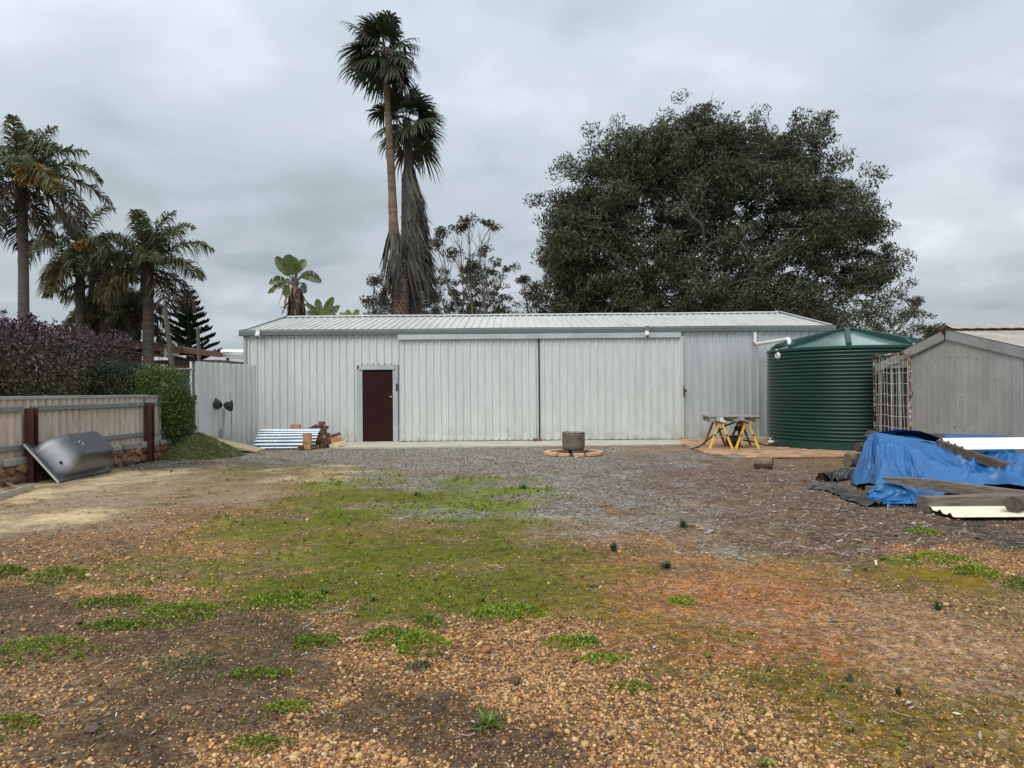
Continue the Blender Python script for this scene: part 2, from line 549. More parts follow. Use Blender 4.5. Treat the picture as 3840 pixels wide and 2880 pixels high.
mat('house_mortar', (0.20, 0.15, 0.12), rough=0.9, scale=6, var=0.1)
mat('house_brown', (0.17, 0.065, 0.04), (0.13, 0.05, 0.032), rough=0.6, scale=2, var=0.1)
mat('house_tan', (0.30, 0.13, 0.06), (0.25, 0.11, 0.05), rough=0.6, scale=2, var=0.1)
mat('house_clad', (0.14, 0.105, 0.08), (0.11, 0.08, 0.062), rough=0.75, scale=3, var=0.1)
mat('house_tile', (0.21, 0.17, 0.14), (0.14, 0.11, 0.09), rough=0.85, scale=5, var=0.15)
mat('house_white', (0.65, 0.64, 0.60), rough=0.5, scale=5, var=0.05)
mat('fence_green', (0.020, 0.10, 0.075), (0.016, 0.085, 0.063), rough=0.5, scale=3, var=0.08)
mat('heater_white', (0.72, 0.74, 0.75), rough=0.25, metal=0.1, scale=3, var=0.03)
mat('print_dark', (0.03, 0.03, 0.035), rough=0.5, var=0)
mat('solar_panel', (0.09, 0.11, 0.15), rough=0.15, scale=20, var=0.05)
mat('cream_sheet', (0.68, 0.64, 0.50), (0.52, 0.47, 0.36), rough=0.5, scale=3, var=0.07, thr=(0.5, 0.8))
mat('white_sheet', (0.78, 0.77, 0.73), (0.68, 0.66, 0.61), rough=0.45, scale=2, var=0.03)
mat('bark_grey', (0.17, 0.145, 0.12), (0.10, 0.083, 0.07), rough=0.95, scale=2.2, var=0.22, stretch=(1.5, 1.5, 0.5), bump=0.02, bscale=9)
mat('bark_palm', (0.115, 0.095, 0.080), (0.07, 0.058, 0.05), rough=0.95, scale=2.5, var=0.2, stretch=(0.6, 0.6, 4), bump=0.02, bscale=7)
mat('bark_palm_red', (0.20, 0.135, 0.095), (0.105, 0.068, 0.05), rough=0.95, scale=2.0, var=0.25, stretch=(0.5, 0.5, 2.2), bump=0.025, bscale=8)
mat('log_bark', (0.19, 0.135, 0.095), (0.10, 0.07, 0.05), rough=0.95, scale=10, var=0.25, bump=0.01, bscale=30)
mat('log_end', (0.16, 0.14, 0.12), (0.09, 0.08, 0.07), rough=0.95, scale=14, var=0.2)
mat('leaf', (0.1, 0.1, 0.05), attr=True, rough=0.5, var=0.25, scale=3, trans=0.18, spec=0.35)
mat('leaf_gloss', (0.1, 0.1, 0.05), attr=True, rough=0.38, var=0.2, scale=6, trans=0.12, spec=0.4)
mat('dry', (0.1, 0.1, 0.05), attr=True, rough=0.9, var=0.2, scale=6, spec=0.2)
# ================================================================= GROUND
# soil patches, laid out on the ground plane.  (layer, x, y, half width, half height, strength) sighted on the photo overview
SOIL = {
    'dirt':   (0.150, 0.094, 0.054),
    'sand':   (0.50, 0.395, 0.235),
    'straw':  (0.245, 0.190, 0.125),
    'orange': (0.205, 0.115, 0.052),
    'dark':   (0.074, 0.050, 0.030),
    'coal':   (0.034, 0.032, 0.030),
    'grey':   (0.195, 0.180, 0.155),
    'mulch':  (0.118, 0.082, 0.060),
    'red':    (0.245, 0.115, 0.050),
    'pink':   (0.240, 0.148, 0.082),
    'olive':  (0.140, 0.098, 0.024),
    'moss':   (0.092, 0.102, 0.008),
    'green':  (0.130, 0.180, 0.007),
    'gold':   (0.19, 0.125, 0.010),
}
BLOBS = [
    # far field in front of the shed
    ('grey', 780, 980, 420, 18, 1.2), ('grey', 1120, 1000, 330, 38, 1.3), ('grey', 1250, 1040, 260, 40, 1.1),
    ('grey', 1300, 1085, 170, 40, 0.9), ('grey', 900, 1060, 90, 22, 0.6), ('grey', 960, 1095, 110, 18, 0.5),
    ('grey', 1440, 1130, 130, 45, 0.8), ('grey', 1500, 975, 90, 10, 0.6),
    ('mulch', 1420, 985, 130, 14, 0.9), ('mulch', 1620, 1040, 250, 40, 1.2), ('mulch', 1700, 1090, 230, 45, 1.2),
    ('mulch', 1780, 1140, 220, 40, 0.9), ('mulch', 1330, 1045, 90, 12, 0.7), ('mulch', 1900, 1110, 200, 50, 0.8),
    ('straw', 1380, 975, 90, 10, 0.7), ('straw', 1620, 1110, 140, 30, 0.4),
    ('coal', 380, 1005, 110, 9, 1.1), ('dark', 470, 1000, 90, 12, 0.8), ('coal', 2150, 1150, 110, 35, 1.1), ('coal', 2010, 1110, 160, 22, 0.7),
    ('sand', 190, 1035, 170, 14, 0.9), ('straw', 330, 1030, 150, 20, 0.8), ('sand', 60, 1075, 130, 28, 1.1), ('sand', 90, 1125, 120, 26, 0.8), ('sand', 30, 1140, 80, 30, 0.6),
    ('straw', 280, 1070, 200, 32, 0.9), ('straw', 150, 1150, 170, 24, 0.8), ('straw', 480, 1075, 140, 18, 0.6), ('straw', 430, 1040, 160, 20, 0.5),
    ('sand', 700, 1010, 90, 7, 0.6), ('sand', 690, 1035, 100, 10, 0.5), ('moss', 560, 1010, 150, 12, 0.6), ('moss', 780, 1015, 60, 10, 0.6), ('dark', 640, 998, 120, 8, 0.5),
    ('orange', 470, 1110, 130, 22, 0.8), ('orange', 600, 1060, 110, 20, 0.5), ('orange', 250, 1190, 230, 40, 0.7), ('dirt', 330, 1180, 260, 50, 0.7), ('orange', 480, 1170, 140, 30, 0.5), ('olive', 420, 1190, 160, 40, 0.5),
    ('olive', 560, 1040, 120, 14, 0.5), ('olive', 520, 1020, 110, 10, 0.7), ('moss', 470, 1030, 90, 10, 0.5),
    # the green carpet in the middle
    ('moss', 640, 1110, 150, 40, 1.0), ('moss', 800, 1130, 220, 60, 1.2), ('moss', 700, 1190, 280, 60, 1.2),
    ('moss', 900, 1220, 260, 70, 1.2), ('moss', 1090, 1200, 180, 60, 0.9), ('moss', 720, 1260, 230, 50, 1.0),
    ('moss', 1030, 1280, 220, 40, 0.9), ('moss', 1000, 1060, 170, 28, 0.9), ('moss', 620, 1290, 160, 30, 0.7),
    ('green', 1010, 1085, 170, 24, 1.3), ('green', 1130, 1075, 90, 16, 1.1), ('green', 930, 1045, 120, 12, 1.1), ('green', 780, 1055, 130, 22, 0.9), ('moss', 880, 1085, 200, 30, 0.9),
    ('green', 560, 1140, 90, 18, 0.5), ('green', 760, 1100, 80, 14, 0.4), ('green', 700, 1180, 130, 22, 0.4), ('green', 940, 1270, 120, 18, 0.4),
    ('olive', 890, 1160, 200, 26, 0.8), ('olive', 1180, 1150, 120, 30, 0.6), ('olive', 640, 1160, 120, 18, 0.5), ('olive', 800, 1210, 140, 20, 0.4),
    ('olive', 1240, 1230, 150, 45, 0.7), ('olive', 1330, 1300, 160, 50, 0.7),
    ('grey', 1165, 1170, 60, 12, 0.5), ('straw', 1150, 1158, 60, 10, 0.6),
    # the red wheel track on the right
    ('red', 1430, 1190, 130, 30, 1.0), ('red', 1560, 1230, 170, 45, 1.2), ('red', 1350, 1265, 120, 25, 0.9), ('red', 1560, 1320, 160, 50, 0.9),
    ('red', 1640, 1420, 160, 60, 0.7), ('red', 1480, 1390, 110, 40, 0.5),
    ('pink', 1760, 1320, 170, 50, 0.9), ('pink', 1950, 1400, 190, 60, 0.8), ('pink', 1870, 1480, 180, 70, 0.5), ('pink', 1700, 1240, 110, 40, 0.5), ('pink', 2080, 1500, 160, 70, 0.5),
    ('olive', 1740, 1200, 170, 45, 0.7), ('olive', 1880, 1250, 170, 40, 0.7), ('olive', 2080, 1330, 150, 50, 0.7), ('olive', 1600, 1540, 330, 100, 1.1), ('moss', 1500, 1500, 200, 60, 0.35), ('moss', 1330, 1280, 160, 40, 0.5), ('moss', 1480, 1370, 120, 30, 0.4),
    ('olive', 1980, 1600, 300, 80, 1.1), ('olive', 1380, 1470, 160, 60, 0.6), ('olive', 1450, 1350, 150, 30, 0.6),
    ('orange', 2120, 1200, 130, 40, 1.0), ('orange', 2000, 1170, 110, 22, 0.7), ('orange', 1800, 1620, 330, 60, 0.6),
    ('moss', 2030, 1205, 130, 16, 0.9), ('gold', 2050, 1235, 120, 16, 1.0), ('gold', 2170, 1275, 60, 14, 0.7), ('green', 2110, 1240, 50, 12, 0.6), ('moss', 1950, 1185, 60, 12, 0.7),
    # foreground
    ('dark', 60, 1330, 170, 50, 1.1), ('dark', 150, 1430, 220, 60, 1.1), ('dark', 230, 1540, 260, 80, 1.1), ('dark', 420, 1430, 170, 50, 0.7),
    ('dark', 560, 1350, 170, 22, 0.8), ('dark', 640, 1400, 130, 30, 0.6), ('dark', 880, 1520, 110, 50, 0.8), ('dark', 1000, 1590, 170, 50, 0.7), ('dark', 700, 1530, 110, 60, 0.5),
    ('dark', 100, 1640, 220, 60, 0.9),
    ('orange', 1100, 1440, 330, 70, 1.2), ('orange', 780, 1450, 120, 40, 0.9), ('orange', 560, 1590, 190, 70, 0.8), ('orange', 1300, 1560, 260, 90, 1.0),
    ('orange', 700, 1600, 150, 60, 0.8), ('orange', 1000, 1360, 140, 18, 0.9), ('orange', 560, 1250, 120, 26, 0.7), ('orange', 330, 1260, 160, 26, 0.7),
    ('moss', 330, 1300, 90, 14, 0.6), ('olive', 430, 1400, 120, 24, 0.4), ('gold', 1230, 1330, 110, 16, 0.3),
]
def _blob_world():
    out = []
    for l, x, y, hw, hh, s in BLOBS:
        c = gv(x, y)
        d = c[1]
        y0, y1 = gv(x, y - hh)[1], gv(x, y + hh)[1]
        out.append((l, c[0], (y0 + y1) / 2, hw / 1555.0 * d, max(0.12, (y0 - y1) / 2), s))
    return out
BW = _blob_world()
def ground_h(x, y):
    r = np.hypot(x, y)
    a = np.clip((30 - r) / 20, 0, 1)
    return a * (0.028 * (fbm(x * 0.9, y * 0.9, 11, 3) - 0.5) + 0.016 * (fbm(x * 4.1, y * 4.1, 12, 3) - 0.5)) - 0.004
def soil(x, y):
    """weights of every soil kind at world x, y"""
    wx = x + 1.5 * (fbm(x * 0.8, y * 0.8, 21, 4) - 0.5) + 0.5 * (fbm(x * 3.3, y * 3.3, 22, 3) - 0.5)
    wy = y + 1.7 * (fbm(x * 0.8, y * 0.8, 23, 4) - 0.5) + 0.6 * (fbm(x * 3.3, y * 3.3, 24, 3) - 0.5)
    W = {k: np.zeros_like(x) for k in SOIL}
    W['dirt'] += 0.28
    for l, cx, cy, rx, ry, s in BW:
        q = ((wx - cx) / rx) ** 2 + ((wy - cy) / ry) ** 2
        W[l] += s * np.exp(-(q ** 1.25) * 0.9)
    # break every patch up with its own noise, then sharpen
    tot = 0
    for i, k in enumerate(W):
        f1 = fbm(x * 1.5, y * 1.5, 40 + i, 4); f2 = fbm(x * 5.2, y * 5.2, 140 + i, 4)
        br = np.clip(3.0 * f1 - 0.75, 0.06, 2.4) * np.clip(2.6 * f2 - 0.45, 0.12, 2.0)
        W[k] = (W[k] * br + 0.004) ** 1.35
        tot = tot + W[k]
    for k in W:
        W[k] = W[k] / (tot + 1e-6)
    return W
_xs = np.concatenate([-np.geomspace(900, 15, 26), np.arange(-14.2, 14.21, 0.065), np.geomspace(15, 900, 26)])
_ys = np.concatenate([-np.geomspace(200, 2, 10), np.arange(-1.5, 2.0, 0.5), 2.0 + np.cumsum(np.linspace(0.026, 0.115, 270)), np.geomspace(22.5, 1500, 34)])
GX, GY = np.meshgrid(_xs, _ys)
gx, gy = GX.ravel(), GY.ravel()
W = soil(gx, gy)
gcol = sum(W[k][:, None] * np.array(SOIL[k]) for k in SOIL)
far = np.clip((np.hypot(gx, gy) - 22) / 20, 0, 1)[:, None]
gcol = gcol * (1 - far) + far * np.array((0.11, 0.115, 0.05))
gcol *= (0.74 + 0.52 * fbm(gx * 3.5, gy * 3.5, 60, 5))[:, None]
grit = np.clip(W['orange'] + 0.8 * W['dirt'] + 0.9 * W['grey'] + 0.7 * W['red'] + 0.7 * W['pink'] + 0.6 * W['olive'] + 0.8 * W['mulch'] + 0.6 * W['dark'] + 0.25 * W['straw'] + 0.3 * W['moss'] + W['coal'], 0, 1)
gz = ground_h(gx, gy)
ny, nx = GX.shape
ii = (np.arange(ny - 1)[:, None] * nx + np.arange(nx - 1)[None]).ravel()
GF = np.stack([ii, ii + 1, ii + nx + 1, ii + nx], 1)

gm = bpy.data.materials.new('ground_soil')
gm.use_nodes = True
MATS['ground_soil'] = gm
t = gm.node_tree; t.nodes.clear(); N = t.nodes.new; K = t.links.new
go = N('ShaderNodeOutputMaterial'); gb = N('ShaderNodeBsdfPrincipled')
ga = N('ShaderNodeAttribute'); ga.attribute_name = 'Col'
gg = N('ShaderNodeNewGeometry')
vo = N('ShaderNodeTexVoronoi'); vo.inputs['Scale'].default_value = 62; vo.inputs['Randomness'].default_value = 1
vo2 = N('ShaderNodeTexVoronoi'); vo2.inputs['Scale'].default_value = 23
nz = N('ShaderNodeTexNoise'); nz.inputs['Scale'].default_value = 11; nz.inputs['Detail'].default_value = 9; nz.inputs['Roughness'].default_value = 0.72
for n in (vo, vo2, nz): K(gg.outputs['Position'], n.inputs['Vector'])
sx = N('ShaderNodeSeparateColor'); K(vo.outputs['Color'], sx.inputs[0])
sx2 = N('ShaderNodeSeparateColor'); K(vo2.outputs['Color'], sx2.inputs[0])
def mrange(src, a, b, c, d):
    n = N('ShaderNodeMapRange')
    for i, v in enumerate((a, b, c, d)): n.inputs[i + 1].default_value = v
    K(src, n.inputs[0]); return n.outputs[0]
def gmath(op, a, b):
    n = N('ShaderNodeMath'); n.operation = op
    for i, v in enumerate((a, b)):
        if isinstance(v, (int, float)): n.inputs[i].default_value = v
        else: K(v, n.inputs[i])
    return n.outputs[0]
cell = gmath('MULTIPLY', mrange(sx.outputs[0], 0, 1, 0.30, 1.9), mrange(sx2.outputs[1], 0, 1, 0.6, 1.4))
fine = mrange(nz.outputs[0], 0.28, 0.72, 0.58, 1.42)
mf = N('ShaderNodeMix'); mf.data_type = 'FLOAT'
K(ga.outputs['Alpha'], mf.inputs[0]); mf.inputs[2].default_value = 1.0; K(cell, mf.inputs[3])
allv = gmath('MULTIPLY', mf.outputs[0], fine)
sc = N('ShaderNodeVectorMath'); sc.operation = 'SCALE'
K(ga.outputs['Color'], sc.inputs[0]); K(allv, sc.inputs['Scale'])
hs = N('ShaderNodeHueSaturation')
K(mrange(sx.outputs[1], 0, 1, 0.478, 0.52), hs.inputs['Hue'])
K(mrange(sx2.outputs[2], 0, 1, 0.88, 1.18), hs.inputs['Saturation'])
K(sc.outputs[0], hs.inputs['Color'])
K(hs.outputs[0], gb.inputs['Base Color'])
gb.inputs['Roughness'].default_value = 0.92
gb.inputs['Specular IOR Level'].default_value = 0.2
hsum = gmath('ADD', gmath('MULTIPLY', vo.outputs['Distance'], -0.5), nz.outputs[0])
gbp = N('ShaderNodeBump'); gbp.inputs['Strength'].default_value = 0.9; gbp.inputs['Distance'].default_value = 0.016
K(hsum, gbp.inputs['Height']); K(gbp.outputs[0], gb.inputs['Normal'])
K(gb.outputs[0], go.inputs[0])
g4 = np.concatenate([gcol, grit[:, None]], 1)
ground = bulk('ground', np.stack([gx, gy, gz], 1), GF, 'ground_soil', g4, smooth=True, kind='structure')

# ----------------------------------------------------------------- loose stuff on the ground
def scatter(n, ymin, ymax, power, dens):
    """candidate points, thicker near the front, kept with probability dens(W, x, y)"""
    u = rng.random(n)
    y = (ymin ** (1 - power) + u * (ymax ** (1 - power) - ymin ** (1 - power))) ** (1 / (1 - power)) if abs(power - 1) > 1e-3 else ymin * (ymax / ymin) ** u
    x = (rng.random(n) * 2 - 1) * (0.74 * y + 1.0)
    Wt = soil(x, y)
    k = rng.random(n) < dens(Wt, x, y)
    return x[k], y[k], {q: v[k] for q, v in Wt.items()}
_t = (1 + 5 ** 0.5) / 2
ICO = unit(np.array([(-1, _t, 0), (1, _t, 0), (-1, -_t, 0), (1, -_t, 0), (0, -1, _t), (0, 1, _t), (0, -1, -_t), (0, 1, -_t), (_t, 0, -1), (_t, 0, 1), (-_t, 0, -1), (-_t, 0, 1)], float))
ICOF = np.array([(0, 11, 5), (0, 5, 1), (0, 1, 7), (0, 7, 10), (0, 10, 11), (1, 5, 9), (5, 11, 4), (11, 10, 2), (10, 7, 6), (7, 1, 8), (3, 9, 4), (3, 4, 2), (3, 2, 6), (3, 6, 8), (3, 8, 9), (4, 9, 5), (2, 4, 11), (6, 2, 10), (8, 6, 7), (9, 8, 1)])
def rocks(x, y, r, cols, sink=0.25, flat=(0.5, 0.85)):
    n = len(x)
    P = ICO[None] * (1 + 0.30 * (rng.random((n, 12, 1)) - 0.5)) * np.stack([np.ones(n), 0.65 + 0.35 * rng.random(n), flat[0] + (flat[1] - flat[0]) * rng.random(n)], 1)[:, None, :] * r[:, None, None]
    a = rng.random(n) * 6.283
    ca, sa = np.cos(a)[:, None], np.sin(a)[:, None]
    tl = (rng.random(n)[:, None] - 0.5) * 0.7
    X = P[..., 0] * ca - P[..., 1] * sa
    Y = P[..., 0] * sa + P[..., 1] * ca
    Z = P[..., 2] + X * tl
    zc_ = ground_h(x, y) + r * (0.55 - sink)
    V = np.stack([X + x[:, None], Y + y[:, None], Z + zc_[:, None]], 2)
    F = (ICOF[None] + 12 * np.arange(n)[:, None, None]).reshape(-1, 3)
    return V.reshape(-1, 3), F, np.repeat(cols, 12, 0)

PEB = np.array([(0.50, 0.27, 0.11), (0.57, 0.35, 0.16), (0.38, 0.18, 0.075), (0.62, 0.41, 0.20), (0.23, 0.115, 0.06), (0.45, 0.26, 0.14), (0.13, 0.08, 0.055), (0.54, 0.33, 0.15)])
def peb_d(Wt, x, y):
    return np.clip(1.05 * Wt['orange'] + 0.40 * Wt['dirt'] + 0.26 * Wt['dark'] + 0.20 * Wt['olive'] + 0.17 * Wt['red'] + 0.17 * Wt['pink'] + 0.05 * Wt['moss'] + 0.1 * Wt['gold'] + 0.06 * Wt['straw'], 0, 1) * (0.25 + 0.95 * fbm(x * 3.1, y * 3.1, 77, 3))
px_, py_, Wp = scatter(200000, 2.3, 10.5, 2.0, peb_d)
pr = np.exp(rng.normal(math.log(0.0064), 0.38, len(px_))) * (np.maximum(py_, 3.6) / 3.6) ** 0.30
big = rng.random(len(px_)) < 0.012
pr[big] *= 2.0
pc = PEB[rng.integers(0, len(PEB), len(px_))] * (0.75 + 0.5 * rng.random((len(px_), 1)))
pr *= np.where(Wp['orange'] + Wp['dirt'] > 0.35, 1.0, 0.74)
drk = (Wp['dark'] > 0.4) & (rng.random(len(px_)) < 0.35)
pc[drk] *= 0.55
V_, F_, C_ = rocks(px_, py_, pr, pc)
mat('pebble', (0.3, 0.2, 0.1), attr=True, rough=0.85, var=0.35, scale=120, spec=0.25)
bulk('gravel', V_, F_, 'pebble', C_, smooth=True, label='orange laterite pebbles scattered over the bare foreground soil', cat='gravel', kind='stuff')
N_PEB = len(px_)

# blue metal near the shed
gx_, gy_, _ = scatter(42000, 8.5, 19.0, 1.0, lambda Wt, x, y: np.clip(Wt['grey'] * 0.9 + Wt['coal'] * 0.5 + Wt['mulch'] * 0.12, 0, 1) * ~((y > 18.45) & (x > -4.9) & (x < 4.9)) * ~((y > 15) & (x > 4.1)) * (np.hypot(x - 1.38, y - 16.3) > 0.72))
gr = 0.010 + 0.012 * rng.random(len(gx_))
gc = np.array((0.225, 0.21, 0.185))[None] * (0.5 + 0.95 * rng.random((len(gx_), 1)))
V_, F_, C_ = rocks(gx_, gy_, gr, gc)
bulk('gravel', V_, F_, 'pebble', C_, smooth=False, label='grey crushed rock spread in front of the metal shed', cat='gravel', kind='stuff')

# grass blades in the green carpet
def grass_d(Wt, x, y):
    return np.clip(0.75 * Wt['green'] + 0.5 * Wt['moss'] + 0.09 * Wt['olive'] + 0.06 * Wt['grey'] + 0.03 * Wt['red'] + 0.05 * Wt['dark'] + 0.05 * Wt['gold'], 0, 1) * np.clip(2.2 * fbm(x * 2.2, y * 2.2, 91, 3) - 0.45, 0, 1.2)
tx, ty, Wg = scatter(60000, 3.2, 18, 1.5, grass_d)
nb = 4
bx = np.repeat(tx, nb) + rng.normal(0, 0.018, len(tx) * nb)
by = np.repeat(ty, nb) + rng.normal(0, 0.018, len(tx) * nb)
gw = np.repeat(Wg['green'], nb)
n = len(bx)
hh = (0.012 + 0.020 * rng.random(n)) * (0.8 + 1.1 * gw) * (np.maximum(by, 6) / 6) ** 0.35
ang = rng.random(n) * 6.283
ln_ = np.stack([np.cos(ang), np.sin(ang)], 1) * (hh * (0.3 + 0.9 * rng.random(n)))[:, None]
wv = np.stack([-np.sin(ang), np.cos(ang), np.zeros(n)], 1) * ((0.0022 + 0.0022 * rng.random(n)) * (np.maximum(by, 5) / 5) ** 0.6)[:, None]
b0 = np.stack([bx, by, ground_h(bx, by) - 0.002], 1)
b1 = b0 + np.concatenate([ln_ * 0.4, (hh * 0.7)[:, None]], 1)
b2 = b0 + np.concatenate([ln_, hh[:, None]], 1)
GC = np.array([(0.145, 0.195, 0.010), (0.19, 0.225, 0.014), (0.10, 0.135, 0.008), (0.165, 0.145, 0.020), (0.13, 0.10, 0.016)])
gc = GC[rng.integers(0, 5, n)] * (0.7 + 0.6 * rng.random((n, 1)))
bl = Blades()
bl.ribbons(np.stack([b0, b1, b2], 1), np.stack([wv, wv * 0.8, wv * 0.1], 1), gc)
rx_, ry_, Wr = scatter(9000, 3.0, 17, 1.3, lambda Wt, x, y: np.clip(0.5 * Wt['green'] + 0.22 * Wt['moss'] + 0.05 * Wt['olive'] + 0.05 * Wt['grey'] + 0.03 * Wt['straw'] + 0.03 * Wt['dirt'], 0, 1))
m_ = 9; n = len(rx_) * m_
az = rng.random(n) * 6.283; sz = np.repeat((0.010 + 0.016 * rng.random(len(rx_))) * (np.maximum(ry_, 5) / 5) ** 0.5, m_)
P0 = np.stack([np.repeat(rx_, m_), np.repeat(ry_, m_), 0 * az], 1); P0[:, 2] = ground_h(P0[:, 0], P0[:, 1])
d_ = np.stack([np.cos(az), np.sin(az), 0.35 + 0.9 * rng.random(n)], 1) * (sz * (0.6 + 0.7 * rng.random(n)))[:, None]
s_ = np.stack([-np.sin(az), np.cos(az), 0 * az], 1) * (sz * 0.28)[:, None]
bl.quads(np.stack([P0, P0 + d_ * 0.55 - s_, P0 + d_, P0 + d_ * 0.55 + s_], 1), np.repeat(GC[rng.integers(0, 3, len(rx_))] * (0.9 + 0.6 * rng.random((len(rx_), 1))), m_, 0))
bl.build('grass', 'leaf', label='short green grass and moss carpeting the middle of the yard', cat='grass', kind='stuff')

# bark chips and bleached splinters on the right
cx_, cy_, Wc = scatter(36000, 5.0, 17.5, 1.4, lambda Wt, x, y: np.clip(0.95 * Wt['mulch'] + 0.16 * Wt['grey'] * (x > 0.2) + 0.10 * Wt['straw'] + 0.1 * Wt['coal'] + 0.02 * Wt['olive'] * (x > 1), 0, 1) * ~((y > 14.8) & (x > 4.1)))
n = len(cx_)
ll = (0.010 + 0.050 * rng.random(n) ** 3.0) ; ww = 0.003 + 0.008 * rng.random(n) ** 1.5
a = rng.normal(0.15, 0.9, n)
d_ = np.stack([np.cos(a), np.sin(a), rng.normal(0, 0.16, n)], 1) * ll[:, None]
s_ = np.stack([-np.sin(a), np.cos(a), rng.normal(0, 0.3, n)], 1) * ww[:, None]
c0 = np.stack([cx_, cy_, ground_h(cx_, cy_) + 0.007 + 0.008 * rng.random(n)], 1)
CH = np.array([(0.42, 0.40, 0.37), (0.30, 0.27, 0.23), (0.20, 0.13, 0.09), (0.14, 0.095, 0.07), (0.24, 0.16, 0.11), (0.55, 0.53, 0.49)])
cc = CH[rng.choice(6, n, p=[.09, .15, .28, .25, .20, .03])] * (0.75 + 0.5 * rng.random((n, 1)))
up_ = np.array((0, 0, 0.006))
bl = Blades()
bl.quads(np.stack([c0 - d_ - s_ * 0.6, c0 + d_ * 0.9 - s_, c0 + d_ + s_ * 0.5, c0 - d_ * 0.8 + s_], 1) + up_, cc)
bl.quads(np.stack([c0 - d_ - s_ * 0.6, c0 + d_ * 0.9 - s_, c0 + d_ * 0.9 - s_ + up_, c0 - d_ - s_ * 0.6 + up_], 1), cc * 0.9)
bl.quads(np.stack([c0 + d_ * 0.9 - s_, c0 + d_ + s_ * 0.5, c0 + d_ + s_ * 0.5 + up_, c0 + d_ * 0.9 - s_ + up_], 1), cc * 0.9)
bl.build('bark_mulch', 'dry', label='brown and bleached bark chips strewn left of the blue tarp', cat='mulch', kind='stuff')

# dry stalks, straw and twigs
sx_, sy_, _ = scatter(9000, 2.5, 14, 1.6, lambda Wt, x, y: np.clip(0.55 * Wt['straw'] + 0.4 * Wt['sand'] + 0.22 * Wt['dark'] + 0.16 * Wt['orange'] + 0.15 * Wt['dirt'] + 0.04 * Wt['moss'] + 0.08 * Wt['olive'] + 0.05 * Wt['pink'], 0, 1))
n = len(sx_)
a = rng.random(n) * 6.283
ln2 = 0.03 + 0.10 * rng.random(n) ** 2
P = []
cur = np.stack([sx_, sy_, ground_h(sx_, sy_) + 0.004], 1)
for k in range(4):
    P.append(cur.copy())
    a = a + rng.normal(0, 0.45, n)
    cur = cur + np.stack([np.cos(a), np.sin(a), rng.normal(0.02, 0.16, n)], 1) * (ln2 / 3)[:, None]
    cur[:, 2] = np.maximum(cur[:, 2], ground_h(cur[:, 0], cur[:, 1]) + 0.003)
P = np.stack(P, 1)
wv = np.repeat((np.stack([-np.sin(a), np.cos(a), np.full(n, 0.5)], 1) * (0.0011 + 0.0016 * rng.random(n))[:, None])[:, None], 4, 1)
SC = np.array([(0.38, 0.31, 0.22), (0.30, 0.25, 0.20), (0.20, 0.15, 0.11), (0.46, 0.40, 0.32), (0.13, 0.10, 0.08)])
bl = Blades()
bl.ribbons(P, wv, SC[rng.integers(0, 5, n)])
# pale leaves, bits of paper bark and stones the size of a fingernail
lx, ly, _ = scatter(1500, 2.5, 12, 1.5, lambda Wt, x, y: 0.28 + 0 * x)
n = len(lx)
a = rng.random(n) * 6.283
d_ = np.stack([np.cos(a), np.sin(a), rng.normal(0, 0.25, n)], 1) * (0.008 + 0.018 * rng.random(n))[:, None]
s_ = np.stack([-np.sin(a), np.cos(a), rng.normal(0, 0.3, n)], 1) * (0.004 + 0.006 * rng.random(n))[:, None]
c0 = np.stack([lx, ly, ground_h(lx, ly) + 0.012], 1)
LC = np.array([(0.40, 0.37, 0.33), (0.32, 0.28, 0.23), (0.30, 0.19, 0.11), (0.10, 0.085, 0.07), (0.50, 0.48, 0.45)])
bl.quads(np.stack([c0 - d_, c0 - s_, c0 + d_, c0 + s_], 1), LC[rng.integers(0, 5, n)])
bl.build('dry_litter', 'dry', label='dry straw stalks, twigs and pale dead leaves lying loose on the soil', cat='litter', kind='stuff')

